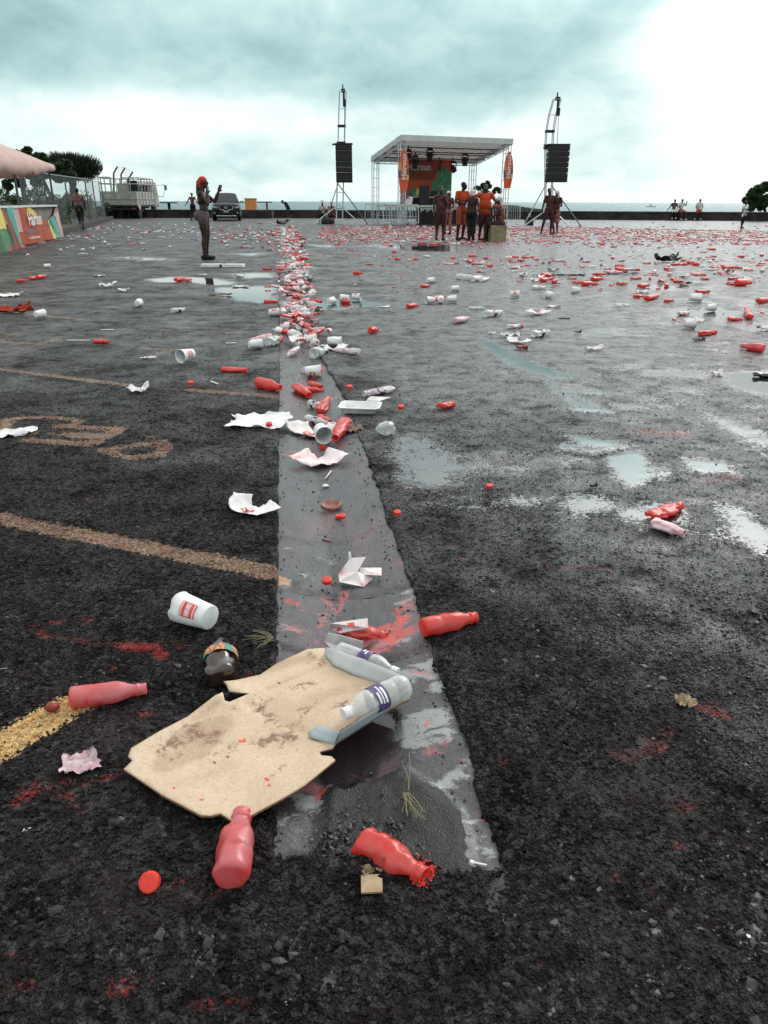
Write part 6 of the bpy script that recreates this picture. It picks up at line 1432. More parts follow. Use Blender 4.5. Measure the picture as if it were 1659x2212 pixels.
# 3 pink-capped figure seen from behind beyond the woman
b = g(419, 476)
r, J, k_ = person('person with red powdered back and pink cap walking away beside the dark car', b, H_of(418, 476, 415), R(175),
    dict(eL=(.30, .02, 1.18), hL=(.46, -.02, 1.0), eR=(-.30, .02, 1.18), hR=(-.42, -.05, .98), aL=(.16, .02, .08), aR=(-.12, .02, .08)), M_skinr, None, M_blk, 'short', M_blk, hat='cap', hatmat=M_wpk, leg=1.3)
# 4 bent figure beyond the wall
b = Vector((at(621, 450, 63).x, 63, -.35))
r, J, k_ = person('black-clad person bending forward just beyond the wall, silhouetted against the sea', b, 1.82, R(-78),
    dict(pelvis=(0, .06, .95), waist=(0, .02, 1.10), chest=(0, -.10, 1.26), neck=(0, -.24, 1.36), head=(0, -.36, 1.42), sL=(.17, -.16, 1.33), sR=(-.17, -.16, 1.33), eL=(.20, -.10, 1.06), hL=(.18, .04, .88), eR=(-.20, -.10, 1.06), hR=(-.18, -.02, .85), face=(0, -.8, -.6)), M_skin2, M_blk, M_blk, 'short', M_blk, leg=1.9, sleeve=.95, fat=1.08)
# seated pose generator: seat height h (in 1.75 m figure units)
def seated(h, spread=.12, lean=.04, knee=.46, **kw):
    d = dict(pelvis=(0, .05, h + .10), waist=(0, .04 - lean * .3, h + .24), chest=(0, .04 - lean, h + .42), neck=(0, .03 - lean * 1.6, h + .60), head=(0, -.01 - lean * 2.0, h + .76), sL=(.17, .02 - lean * 1.3, h + .55), sR=(-.17, .02 - lean * 1.3, h + .55),
             pL=(.09, .02, h + .07), pR=(-.09, .02, h + .07), kL=(spread, -.40, knee), kR=(-spread, -.40, knee), aL=(spread, -.38, .08), aR=(-spread, -.38, .08), tL=(spread + .02, -.54, .03), tR=(-spread - .02, -.54, .03),
             eL=(.24, -.06 - lean, h + .33), hL=(.15, -.28, h + .17), eR=(-.24, -.06 - lean, h + .33), hR=(-.15, -.28, h + .17))
    d.update(kw); return d
# 5 two seated by the left tower
b = g(703, 483)
r, J, k_ = person('person in a white cap sitting hunched on the tyre beside the left tower', b + Vector((-.10, .3, 0)), 1.66, R(-14), seated(.40, .16, .14, face=(0, -.85, -.5)), M_skin2, M_wpk, M_blk, 'short', M_wht, hat='cap', hatmat=M_wht, leg=1.2)
r, J, k_ = person('person in a red-stained top sitting beside the white-capped one', b + Vector((.30, .55, 0)), 1.56, R(10), seated(.40, .12, .12, face=(0, -.8, -.6)), M_skinr, M_dirty, M_mar, 'short', M_blk, leg=1.1)
# 6 group before the stage
b = g(950, 519.5)
r, J, k_ = person('paint-covered person in a dark top, leftmost of the group before the stage', b, H_of(949, 519.5, 401), R(8),
    dict(eL=(.21, -.10, 1.16), hL=(.07, -.16, 1.40), eR=(-.24, .03, 1.14), hR=(-.24, -.04, .88), sL=(.185, 0, 1.40), sR=(-.185, 0, 1.40)), M_skinp, M_mar2, M_mar, 'short', M_blk, leg=1.05, sleeve=0, fat=1.14, wide=1.06, legfat=1.15)
b = g(966, 507)
r, J, k_ = person('person with a white cap half hidden behind the leftmost of the group', b, H_of(968, 507, 412), R(-160), dict(eR=(-.24, .06, 1.16), hR=(-.10, .14, 1.10)), M_skinp, M_mar2, M_pkleg, 'short', M_blk, hat='cap', hatmat=M_wht, leg=1.8)
b = g(995, 519)
r, J, k_ = person('tall person in an orange tee embracing the one in the white bonnet', b, H_of(1000, 519, 392), R(28),
    dict(eL=(.27, -.10, 1.20), hL=(.16, -.32, 1.16), eR=(-.25, .0, 1.15), hR=(-.08, -.22, 1.10), aR=(-.13, .0, .08), aL=(.10, .06, .08), head=(.03, -.03, 1.62), face=(.55, -.8, -.05)), M_skin2, M_orsh, M_dirty, 'short', M_blk, leg=.95, wide=1.05)
held(r, J, k_, 'R', MB().box((0, 0, 0), (.26, .03, .055)), 'small white card held by the tall orange-shirted person', 'card', 'card', M_wht, (.06, -.06, .0))
b = g(1016, 521)
r, J, k_ = person('person in black leggings and pink-spotted white bonnet seen from behind', b, H_of(1017, 521, 409), R(168),
    dict(pelvis=(0, .06, .95), waist=(0, .0, 1.08), chest=(0, -.02, 1.27), eL=(.30, -.16, 1.24), hL=(.34, -.36, 1.30), eR=(-.25, .06, 1.12), hR=(-.36, .02, .90), aL=(.05, .03, .08), aR=(-.09, -.02, .08), kL=(.07, 0, .49), kR=(-.08, -.02, .49)), M_skinp, 'crop', M_blk, 'short', M_blk, hat='bonnet', hatmat=M_wpk, leg=1.95, sleeve=0, bust=1, legfat=1.25, fat=1.08)
b = g(1044, 519)
r, J, k_ = person('heavyset person in an orange tee and maroon shorts with one hand on the hip', b, H_of(1041, 519, 396), R(-6),
    dict(eL=(.36, .05, 1.17), hL=(.235, -.02, .97), sL=(.20, 0, 1.40), sR=(-.20, 0, 1.40), eR=(-.36, -.08, 1.36), hR=(-.46, -.14, 1.30), aL=(.12, .02, .08), aR=(-.14, .0, .08), head=(-.01, -.02, 1.61)), M_skin2, M_orsh, M_mar, 'short', M_blk, leg=.98, fat=1.27, wide=1.14, legfat=1.12)
b = g(1031, 506)
r, J, k_ = person('person in pink leggings mostly hidden behind the heavyset one in orange', b, 1.55, R(180), None, M_skinr, M_wpk, M_pkleg, 'short', M_blk, leg=1.95, hat='cap', hatmat=M_wht)
b = BX + Vector((0, .22, 0))
r, J, k_ = person('person in a white head wrap and orange scarf sitting on the tan box', b, 1.74, R(-112), seated(.44, .08, .0, face=(.3, -.9, 0), eR=(-.25, .08, .80), hR=(-.14, -.10, .58), eL=(.22, -.02, .80)), M_skinp, None, M_mar, 'short', M_blk, hat='wrap', hatmat=M_wht, leg=.7, bust=1, legfat=1.1)
sc_ = MB(); 
for k in range(7): sc_.ball((math.cos(k * .9) * .10, math.sin(k * .9) * .10, 1.02 + .012 * (k % 3)), (.06, .06, .035), 8)
sc_.ball((-.12, .10, .88), (.07, .07, .16), 8).ball((-.16, .12, .70), (.05, .06, .16), 8)
o = sc_.build('neck_scarf', M_orsh, r, True)
# 7 couple at the right tower
b = g(1182, 506.5)
r, J, k_ = person('dark-clad person standing with feet wide apart by the right tower', b, H_of(1183, 506.5, 406), R(12),
    dict(eR=(-.27, .02, 1.12), hR=(-.30, -.02, .84), eL=(.25, .14, 1.22), hL=(.16, .30, 1.15), aR=(-.26, .02, .08), kR=(-.20, -.02, .49), aL=(.14, .0, .08), kL=(.14, -.02, .49), tR=(-.36, -.10, .03), head=(-.05, 0, 1.63)), M_skin2, M_mar2, M_mar, 'short', None, leg=.7, wide=1.05)
b = g(1196, 506.0)
r, J, k_ = person('pink-powdered person with a whitish cap clasped close beside the one standing astride', b, H_of(1197, 506, 411), R(-30),
    dict(eL=(.24, .0, 1.14), hL=(.06, -.12, 1.10), eR=(-.28, .02, 1.2), hR=(-.40, .06, 1.24), aL=(.14, .02, .08), aR=(-.02, .1, .08)), M_skinr, M_mar2, M_pkleg, 'short', None, leg=.95, hat='bonnet', hatmat=M_wpk, fat=1.1, legfat=1.2)
# 8 three sitting on the wall to the right
def on_wall(x, label, **kw):
    i = max(j for j in range(len(wp)) if g(x, 477).x >= wp[j].x - 1e3 and wp[j].x / (wp[j].y) <= g(x, 477).x / g(x, 477).y); a, b2 = wp[i], wp[i + 1]
    d = ray(x, 470); t = ((a.x * (b2.y - a.y) - a.y * (b2.x - a.x)) / (d.x * (b2.y - a.y) - d.y * (b2.x - a.x))); return Vector((d.x * t, d.y * t + .18, 0))
r, J, k_ = person('person in a dark tee, leftmost of the three sitting on the wall', on_wall(1455, ''), 1.62, R(-5), seated(.61, .12, .02, .60, aL=(.13, -.36, .17), aR=(-.12, -.30, .17), tL=(.14, -.50, .13), tR=(-.12, -.44, .13), eR=(-.30, .06, .92), hR=(-.46, .10, .68)), M_skin2, M_gry, M_wht, 'short', M_wht, leg=.9)
r, J, k_ = person('person in a pinkish top and cap raising a hand, sitting on the wall', on_wall(1471, ''), 1.72, R(10), seated(.57, .14, .0, .56, aL=(.2, -.42, .10), aR=(-.13, -.36, .10), tL=(.22, -.56, .06), tR=(-.14, -.5, .06), eL=(.26, -.10, .98), hL=(.20, -.24, 1.18)), M_skinp, M_wpk, M_pkleg, 'short', M_wht, leg=1.0, hat='cap', hatmat=M_wht)
r, J, k_ = person('person in a white tee and orange shorts sitting on the wall', on_wall(1509, ''), 1.66, R(-12), seated(.60, .14, .03, .58, aL=(.16, -.34, .12), aR=(-.26, -.42, .12), tL=(.17, -.48, .08), tR=(-.28, -.56, .08)), M_skin2, M_wht, M_orsh, 'short', M_wht, leg=.95)
# 9 woman walking on the right
b = g(1602, 493.5)
r, J, k_ = person('person in a white tee and black shorts standing near the right edge', b, H_of(1605, 493.5, 434), R(25),
    dict(eR=(-.24, .0, 1.14), hR=(-.28, -.10, .92), aL=(.10, .10, .08), kL=(.10, .02, .49), aR=(-.10, -.02, .08), tL=(.13, -.06, .03)), M_skin2, M_wht, M_blk, 'short', M_blk, leg=1.0, bust=1, hat='bonnet', hatmat=M_hair)
held(r, J, k_, 'R', cup_mb(.13, .035, .05, 14), 'white cup held by the person in the white tee at the right edge', 'cup', 'cup', M_white, (-.02, -.03, -.10))
# ================================================================== CARDBOARD BOX in the foreground
def card_mat():
    m = bpy.data.materials.new('stained_cardboard'); m.use_nodes = True; t = NT(m.node_tree); b = m.node_tree.nodes['Principled BSDF']; co = t.coord()
    n = t.noise(co, 7, 5, .65, .5); fi = t.noise(co, 170, 3, .6); col = t.mix(t.step(n, .35, .7), (0.61, 0.485, 0.35, 1), (0.50, 0.385, 0.265, 1))
    col = t.mix(t.step(fi, .4, .7, 0, .4), col, (0.36, .25, .16, 1))
    w = t.math('MULTIPLY', t.math('SUBTRACT', t.noise(co, 34, 7, .82, .6), .5), 3.2)
    mud = t.step(t.math('ADD', t.attr('mud'), w), .40, .85); col = t.mix(t.math('MULTIPLY', mud, .9), col, (0.17, 0.085, 0.055, 1))
    wetm = t.step(t.math('ADD', t.attr('damp'), t.math('MULTIPLY', w, .22)), .30, .80); col = t.mix(t.math('MULTIPLY', wetm, .36), col, (0.26, 0.145, 0.085, 1))
    col = t.mix(t.step(t.math('ADD', t.attr('redspot'), t.math('MULTIPLY', w, .3)), .45, .6, 0, .9), col, (0.60, 0.07, 0.045, 1))
    col = t.mix(t.step(t.attr('darkspot'), .4, .6, 0, .85), col, (0.08, 0.04, 0.025, 1))
    t.put(b.inputs['Base Color'], col); b.inputs['Roughness'].default_value = .8
    h = t.math('ADD', t.math('MULTIPLY', t.noise(co, 45, 4), .7), t.math('MULTIPLY', mud, .5)); t.put(b.inputs['Normal'], t.bump(h, .35, .004)); return m
M_board = card_mat()
M_coredge = mat('corrugated_edge', (0.28, 0.17, 0.10), (0.16, 0.09, 0.05), 140, rough=.9)
M_wcard = mat('white_coated_card', (0.56, 0.60, 0.61), (0.47, 0.51, 0.53), 12, rough=.55, c3=(.30, .27, .25), s3=24, lo3=.66, hi3=.76)
M_gcard = mat('grey_white_card', (0.40, 0.46, 0.49), (0.33, 0.39, 0.42), 10, rough=.5, c3=(.22, .20, .19), s3=22, lo3=.66, hi3=.76)
BZ = .030
out = [(401.5, 2500), (431, 2472), (416, 2459), (426, 2432), (520, 2380), (610, 2335), (700, 2280), (727, 2273), (733, 2292), (748, 2294), (812, 2263), (770, 2268), (748, 2268), (738, 2247), (728, 2228), (768, 2220), (847, 2195), (900, 2160), (1001, 2111), (1058, 2107), (1056, 2130), (1088, 2168), (1150, 2195), (1218, 2222), (1332, 2262),
       (1334, 2272), (1110, 2392), (1088, 2425), (1083, 2432), (1040, 2448), (1046, 2459), (1078, 2460), (1092, 2472), (991, 2553), (925, 2597), (811, 2667), (752, 2678), (719, 2656), (687, 2665), (654, 2662), (600, 2632), (530, 2590), (470, 2545)]
root = thing('pizza_box', 'stained brown cardboard box flattened open with low white upturned sides, lying over the gutter end', 'cardboard box')
root['label'] = 'stained brown cardboard box lying open with white upturned sides over the gutter end'
O2 = [s(x, y, BZ) for x, y in out]
O2v = [Vector((p.x, p.y)) for p in O2]
xs_ = [p.x for p in O2v]; ys_ = [p.y for p in O2v]; pts = list(O2v); nb_ = len(pts); edges = [(i, (i + 1) % nb_) for i in range(nb_)]
gs = .0085
arrX, arrY = np.meshgrid(np.arange(min(xs_), max(xs_), gs), np.arange(min(ys_), max(ys_), gs))
sd_ = poly_sdf(arrX, arrY, O2)
for x, y, d in zip(arrX.ravel(), arrY.ravel(), sd_.ravel()):
    if d < -gs * .6: pts.append(Vector((x, y)))
vv, ee, ff, *_ = delaunay_2d_cdt(pts, edges, [list(range(nb_))], 1, 1e-6)
PX = np.array([v.x for v in vv]); PY = np.array([v.y for v in vv])
def bfld(lst, soft):
    A = np.zeros_like(PX)
    for pl, w, val in lst: stroke(A, PX, PY, [s(x, y, BZ) for x, y in pl], w, soft, val, True)
    return A
mud = bfld([([(545, 2420), (600, 2400), (680, 2395)], .06, .70), ([(620, 2370), (700, 2400)], .05, .6), ([(600, 2440), (560, 2470)], .03, .6), ([(700, 2440), (760, 2425)], .03, .62), ([(860, 2410), (940, 2390)], .045, .85), ([(880, 2380), (960, 2360)], .03, .66), ([(840, 2290), (880, 2330)], .05, .62), ([(900, 2280), (905, 2240)], .012, .6), ([(940, 2250), (1010, 2230)], .05, .55), ([(980, 2330), (1030, 2295)], .03, .6), ([(890, 2520), (925, 2495)], .012, .75), ([(640, 2570), (740, 2575)], .015, .55), ([(1010, 2140), (1050, 2150)], .05, .6), ([(1090, 2290), (1120, 2290)], .02, .8), ([(760, 2300), (690, 2330)], .03, .5), ([(1000, 2450), (1040, 2420)], .02, .4)], .05)
damp = bfld([([(540, 2480), (640, 2440), (720, 2360), (600, 2400)], .07, .9), ([(860, 2180), (960, 2150), (1010, 2140)], .05, .8), ([(640, 2340), (700, 2300)], .04, .8), ([(1000, 2280), (1100, 2250), (1160, 2240)], .06, .6), ([(870, 2240), (1060, 2160)], .018, .9), ([(800, 2640), (900, 2590)], .04, .5), ([(500, 2560), (600, 2620)], .02, .5), ([(1180, 2330), (1310, 2260)], .02, .7)], .035)
red_ = bfld([([(785, 2411), (797, 2407)], .012, 1), ([(870, 2534)], .012, 1), ([(877, 2551), (882, 2551)], .010, 1), ([(650, 2608), (658, 2608)], .009, 1), ([(880, 2275), (892, 2270)], .008, .9), ([(1120, 2361)], .008, 1), ([(566, 2565)], .006, 1), ([(628, 2578)], .006, 1), ([(1003, 2511)], .006, 1), ([(564, 2582)], .006, 1)], .006)
dk_ = bfld([([(p_[0], p_[1])], .006, 1) for p_ in ((827, 2588), (633, 2520), (637, 2530), (909, 2221), (763, 2308), (743, 2463), (820, 2630), (700, 2480), (900, 2600), (770, 2530), (640, 2440), (735, 2420))], .004)
# the board sags, lifts at its near edge and keeps its old fold lines
zw = BZ + (fbm(PX * 7, PY * 7, 91) - .5) * .014 + .012 * np.clip((s(700, 2600).y - PY) / .10, 0, 1)
fold_a, fold_b = s(870, 2240, BZ), s(1060, 2155, BZ); zw -= .004 * np.exp(-(seg_d(PX, PY, fold_a, fold_b) / .007) ** 2)
fold_c, fold_d = s(748, 2268, BZ), s(1088, 2430, BZ); zw -= .004 * np.exp(-(seg_d(PX, PY, fold_c, fold_d) / .010) ** 2)
fl_a = s(740, 2255, BZ); zw += .022 * np.exp(-((PX - fl_a.x) ** 2 + (PY - fl_a.y) ** 2) / .05 ** 2)
me = bpy.data.meshes.new('board'); me.from_pydata([(x, y, z) for x, y, z in zip(PX, PY, zw)], [], [tuple(f) for f in ff]); me.update()
for nm, A in (('mud', mud), ('damp', damp), ('redspot', red_), ('darkspot', dk_)): a_ = me.attributes.new(nm, 'FLOAT', 'POINT'); a_.data.foreach_set('value', A.astype(np.float32))
bm = bmesh.new(); bm.from_mesh(me); bmesh.ops.recalc_face_normals(bm, faces=bm.faces[:])
if sum(f.normal.z for f in bm.faces) < 0: bmesh.ops.reverse_faces(bm, faces=bm.faces[:])
bm.to_mesh(me); bm.free()
me.materials.append(M_board); me.materials.append(M_coredge); me.polygons.foreach_set('use_smooth', [True] * len(me.polygons))
bo = bpy.data.objects.new('board', me); C.objects.link(bo); bo.parent = root
sm = bo.modifiers.new('s', 'SOLIDIFY'); sm.thickness = .006; sm.offset = -1; sm.material_offset_rim = 1; sm.use_rim = True
def panel(nm, bot, top, mt_, th=.0035, n=14, par=root, wave=.0015):
    """upright card panel from a bottom polyline to a top polyline (same count)"""
    m = MB(); K = len(bot); V = []
    for a, b in zip(bot, top):
        for j in range(5): V.append(Vector(a).lerp(Vector(b), j / 4) + Vector((0, wave * math.sin(len(V) * 1.3), 0)))
    m.add(V, [(5 * i + j, 5 * i + 5 + j, 5 * i + 6 + j, 5 * i + 1 + j) for i in range(K - 1) for j in range(4)]); o = m.build(nm, [mt_, M_coredge], par, True)
    sm = o.modifiers.new('s', 'SOLIDIFY'); sm.thickness = th; sm.material_offset_rim = 1; sm.offset = 0; return o
zt = .075
panel('rear_side', [s(1056, 2131, BZ), s(1088, 2168, BZ), s(1150, 2196, BZ), s(1218, 2223, BZ), s(1332, 2262, BZ)], [s(1063, 2106, BZ + .020), s(1110, 2118, BZ + .035), s(1180, 2145, BZ + .042), s(1248, 2170, BZ + .045), s(1338, 2209, BZ + .048)], M_wcard)
pA, pB = s(1334, 2268, BZ - .006), s(1088, 2426, BZ - .008); qA, qB = s(1337, 2212, BZ + .046), s(1108, 2378, BZ + .036)
panel('near_side', [pA, pA.lerp(pB, .33), pA.lerp(pB, .66), pB], [s(1330, 2234, BZ + .034), s(1256, 2285, BZ + .034), s(1180, 2332, BZ + .034), qB], M_gcard)
panel('corner_fold', [pA + Vector((.003, 0, 0)), s(1326, 2262, BZ)], [s(1339, 2209, BZ + .048), s(1318, 2238, BZ + .03)], M_coredge, .003)
panel('corner_flap', [s(1088, 2425, BZ + .002), s(1050, 2414, BZ + .002), s(1012, 2404, BZ + .003), s(1003, 2390, BZ + .003)], [s(1108, 2379, BZ + .034), s(1080, 2374, BZ + .022), s(1040, 2363, BZ + .012), s(1036, 2362, BZ + .01)], M_gcard, .003)
# ================================================================== the near things, one by one
o = make_bottle(s(1322, 2228, BZ + .034), s(1118, 2325, BZ + .03), 'clear water bottle with purple label and pink-smudged white cap lying inside the cardboard box', M_clear, 3, .10, .92, cap=True, strip=True, L=.225, r=.033, prof=PROF_W, capmat=M_white, z=0, name='water_bottle')
o.scale.y = o.scale.z = .98; o.location.z = BZ + .004
o = make_bottle(s(1098, 2112, .034), s(1296, 2182, .03), 'clear water bottle with purple label lying behind the upturned rear side of the box', M_clear, 4, .08, .95, cap=True, strip=True, L=.225, r=.033, prof=PROF_W, capmat=M_white, name='water_bottle'); o.location.z = .0
def gb(xb, yb, xm, ym, label, m_, **kw): return make_bottle(g(xb, yb, .026), g(xm, ym, .02), label, m_, **kw)
gb(150, 1508, 316, 1489, 'pinkish red bottle lying left of the cardboard box on the yellow line end', M_pinkred, seed=5, dent=.07, flat=.97, k=1)
gb(498, 1905, 524, 1764, 'pinkish red bottle lying below the box, its neck touching the cardboard corner', M_pinkred, seed=9, dent=.16, flat=.98, r=.041)
o = gb(790, 1798, 908, 1895, 'crumpled bright red bottle spilling red powder, below the right of the box', M_red, seed=13, dent=.30, flat=.9, bend=.35, r=.036)
gb(911, 1358, 1028, 1335, 'bright red bottle lying just right of the gutter with its neck to the right', M_red, seed=17, dent=.16, flat=.96, r=.034)
gb(733, 1325, 835, 1347, 'flattened red bottle lying behind the torn paper on the gutter', M_red, seed=21, dent=.62, flat=.62, r=.036)
# powder spill by the crumpled bottle
P = np.array([tuple(g(908 + r_.normal() * 13, 1888 + r_.normal() * 11, .004))[:2] for _ in range(4200)]); Pp = stones('red_powder', np.stack([P[:, 0], P[:, 1], .001 + .009 * r_.rand(len(P))], -1), .0006 + .0012 * r_.rand(len(P)), M_cap, 8); tag(Pp, kind='stuff')
def simple(mb, name, mt_, label, cat, x, y, rz=0.0, sc=1.0, tilt=None, z=0.001, group=None, src=False, smooth=True):
    o = mb.build(name, mt_, None, smooth); p = g(x, y, 0); o.location = (p.x, p.y, z + gz(p.x, p.y)); o.rotation_euler = (tilt[0] if tilt else 0, tilt[1] if tilt else 0, rz); o.scale = (sc,) * 3; return tag(o, label, cat, group)
def cap_at(x, y, label, rz=0, up=False, mt_=None, sc=1.0):
    o = simple(cap_mb(), 'bottle_cap', mt_ or M_cap, label, 'bottle cap', x, y, rz, sc, smooth=False); 
    if up: o.rotation_euler = (PI, 0, rz); o.location.z += .014 * sc
    if up == 2: o.rotation_euler = (R(14), 0, 0); o.location.z += .003
    return o
cap_at(326, 1917, 'red bottle cap lying below the left half of the box', .5, False, sc=1.18).rotation_euler = (R(42), R(10), 0); bpy.data.objects['bottle_cap'].location.z += .012
corkm = mat('dark_red_stopper', (0.22, 0.035, 0.022), (0.30, 0.05, 0.03), 40, rough=.6)
simple(ball_mb(.016, 3, 12, .75), 'stopper', corkm, 'round dark red stopper lying on the yellow line end', 'stopper', 115, 1538)
simple(sheet_mb(.085, .07, 16, .016, 4, .8, .35), 'tissue', mat('pink_tissue', (.60, .50, .52), (.50, .33, .36), 30, rough=.9, bump=.4, bscale=60, bdist=.003), 'crumpled pink-white tissue on the asphalt left of the box', 'tissue', 175, 1655, .4)
def cup_thing(x, y, label, axis_deg, L=.11, r0=.032, r1=.045, dent=.12, seed=1, pr_side=0.0, mt_=None, lying=True, group=None, cut=None, pink=False, tiltup=0.0, scale=1.0):
    """cup lying on its side; axis_deg is where the open mouth points (0 = right, 90 = away)"""
    p = g(x, y, 0); root = thing('paper_cup', label, 'cup', (p.x, p.y, .001 + gz(p.x, p.y)), 0, group)
    q = Matrix.Rotation(R(axis_deg), 4, 'Z') @ Matrix.Rotation(R(90) - math.atan2(r1 - r0, L) * .0 - tiltup, 4, 'Y') @ Matrix.Rotation(R(pr_side), 4, 'Z') if lying else Matrix.Rotation(R(axis_deg), 4, 'Z')
    cm = cup_mb(L, r0, r1, 26, .002, dent, seed, True, cut); a, b_ = cup_print(L, r0, r1)
    ps = []
    for mb in (cm, a, b_):
        V = [q @ (Vector(v) - Vector((0, 0, L / 2))) for v in mb.V]; ps.append(V)
    zm = min(v.z for v in ps[0])
    for mb, V in zip((cm, a, b_), ps): mb.V = [tuple((v - Vector((0, 0, zm))) * scale) for v in V]
    cb = cm.build('cup', mt_ or M_white, root, True)
    if dent < .3:
        po = a.build('printed_panel', M_redprint, cb); po.modifiers.new('s', 'SOLIDIFY').thickness = .0012; lo_ = b_.build('lettering', M_wtext2, po)
        lo_.modifiers.new('s', 'SOLIDIFY').thickness = .0016
    return root
cup_thing(424, 1352, 'large crumpled white cup with red printed panel, left of the gutter', 150, .120, .036, .046, .29, 6, 128)
simple(MB().tube((-.045, 0, .003), (.045, .012, .003), .0022, n=6), 'stick', mat('grey_twig', (.16, .15, .15), rough=.9), 'thin grey stick lying beside the large crumpled cup', 'stick', 466, 1367, .35)
# dark crushed cola-type bottle with green and orange label
root = thing('dark_bottle', 'crushed dark brown plastic bottle with green and orange label above the box', 'bottle')
mb = bottle_mb(.15, .037, 31, .30, .9, 0, 26, [(0, 0), (0, .5), (.02, .8), (.08, .98), (.45, 1), (.55, .95), (.7, .85), (.85, .55), (.93, .30), (1, .28)]); mb.build('body', M_brownplastic, root, True)
c = MB(); n = 30; V = []
for x in (.42, .58):
    for i in range(n):
        t = 2 * PI * i / n; V.append((x * .15, .0375 * 1.06 * math.cos(t), mb.zc + .038 * .94 * math.sin(t) * 1.0))
c.add(V, [(i, (i + 1) % n, n + (i + 1) % n, n + i) for i in range(n)])
M_lbl = bpy.data.materials.new('green_orange_label'); M_lbl.use_nodes = True; t_ = NT(M_lbl.node_tree); t_.put(M_lbl.node_tree.nodes['Principled BSDF'].inputs['Base Color'], t_.mix(t_.step(t_.noise(t_.coord(), 38, 1), .44, .50), (0.02, .22, .15, 1), t_.mix(t_.step(t_.noise(t_.coord(), 160, 2), .45, .5), (.60, .38, .16, 1), (.45, .08, .05, 1))))
c.build('label', M_lbl, root, True)
A = g(478, 1478, .02); B = g(478, 1398, .02); place2(root, A, B, .15)
# papers and scraps on the gutter
def torn_cup(x, y, label, rz, seed, h=.10, pink=False, sc=1.0, pan=True, spread=1.3, name='torn_cup'):
    """cup torn open and flattened: curved fan-shaped wall"""
    rr = random.Random(seed); p = g(x, y, 0); root = thing(name, label, 'paper cup', (p.x, p.y, .002 + gz(p.x, p.y)), rz); m = MB(); N, M_ = 22, 8; V = []
    f = lambda t, v: ((.055 + v * h) * math.sin((t - .5) * spread * 2), (.055 + v * h) * math.cos((t - .5) * spread * 2) - .10, .006 + .035 * abs(t - .5) ** 1.5 * 2.6 * (1.2 - v * .3) + .014 * mnoise.noise((t * 5 + seed, v * 3, 1)) + .005 * abs(mnoise.noise((t * 11 + seed, v * 6, 1))) + .022 * max(0, v - .6) * (1 + mnoise.noise((t * 4, seed, 3))))
    for i in range(N + 1):
        for j in range(M_ + 1):
            t, v = i / N, j / M_ * (1 + .10 * mnoise.noise((i * .5, seed, 0))); V.append(Vector(f(t, v)) * sc)
    m.add(V, [(i * (M_ + 1) + j, (i + 1) * (M_ + 1) + j, (i + 1) * (M_ + 1) + j + 1, i * (M_ + 1) + j + 1) for i in range(N) for j in range(M_)]); o = m.build('cup_wall', M_pinkpaper if pink else M_paper, root, True); o.modifiers.new('s', 'SOLIDIFY').thickness = .0012
    if pan:
        m = MB(); V = []
        for i in range(7):
            for j in range(4):
                t, v = .36 + .26 * i / 6, .35 + .28 * j / 3; V.append(Vector(f(t, v)) * sc + Vector((0, 0, .0022)))
        m.add(V, [(i * 4 + j, (i + 1) * 4 + j, (i + 1) * 4 + j + 1, i * 4 + j + 1) for i in range(6) for j in range(3)]); o2 = m.build('printed_panel', M_redprint, o, True)
        m = MB(); V = []
        for i in range(7):
            for j in range(2):
                t, v = .38 + .22 * i / 6, .46 + .07 * j; V.append(Vector(f(t, v)) * sc + Vector((0, 0, .0034)))
        m.add(V, [(i * 2, i * 2 + 2, i * 2 + 3, i * 2 + 1) for i in range(0, 6, 1) if i % 2 == 0 or i > 3]); m.build('lettering', M_wtext2, o2)
    return root
def folded(pts, mt_, label, name='folded_paper', cat='paper', th=.0012, extra=None):
    """paper made of flat facets; pts = list of polygons of (x, y, z) with x, y in picture units of the ground"""
    root = thing(name, label, cat); 
    for k, poly in enumerate(pts):
        P = [g(x, y, z) for x, y, z in poly]; n_ = (P[1] - P[0]).cross(P[2] - P[0]).normalized() * th; MB().prism(P, n_).build('fold', mt_, root)
    return root
folded([[(731, 1240, -.02), (757, 1205, .03), (790, 1203, .045), (772, 1235, .005)], [(731, 1240, -.02), (772, 1235, .005), (805, 1250, -.02), (786, 1268, -.025), (733, 1257, -.02)], [(778, 1226, .0), (824, 1226, .012), (824, 1243, .012), (775, 1240, -.01)], [(753, 1210, .02), (752, 1192, .05), (757, 1192, .05), (760, 1207, .03)]], M_pinkpaper, 'pink-stained white paper torn into long flaps, lying on the gutter above the red stains', 'torn_paper')
folded([[(714, 1358, -.02), (713, 1347, .01), (794, 1336, .03), (796, 1357, .015)], [(714, 1358, -.02), (796, 1357, .015), (788, 1366, -.02), (735, 1368, -.02)]], M_pinkpaper, 'folded white paper with red print lying against the flattened red bottle')
MBp = MB(); P4 = [g(750, 1347, .027), g(765, 1345, .0285), g(767, 1353, .024), g(752, 1355, .022)]; MBp.prism([p + Vector((0, -.004, .003)) for p in P4], (0, 0, .001)); 
o = MBp.build('printed_panel', M_redprint, bpy.data.objects['folded_paper'])
folded([[(700, 1385, -.02), (708, 1368, .02), (735, 1372, .03), (720, 1392, -.01)], [(720, 1392, -.01), (735, 1372, .03), (785, 1386, .02), (783, 1404, -.01)], [(700, 1385, -.02), (720, 1392, -.01), (760, 1410, -.02), (715, 1402, -.02)]], M_paper, 'crumpled white paper lying just behind the rear side of the cardboard box', 'crumpled_paper')
torn_cup(536, 1108, 'white torn cup curled open with red printed panel, left of the gutter', 2.5, 3, sc=.92)
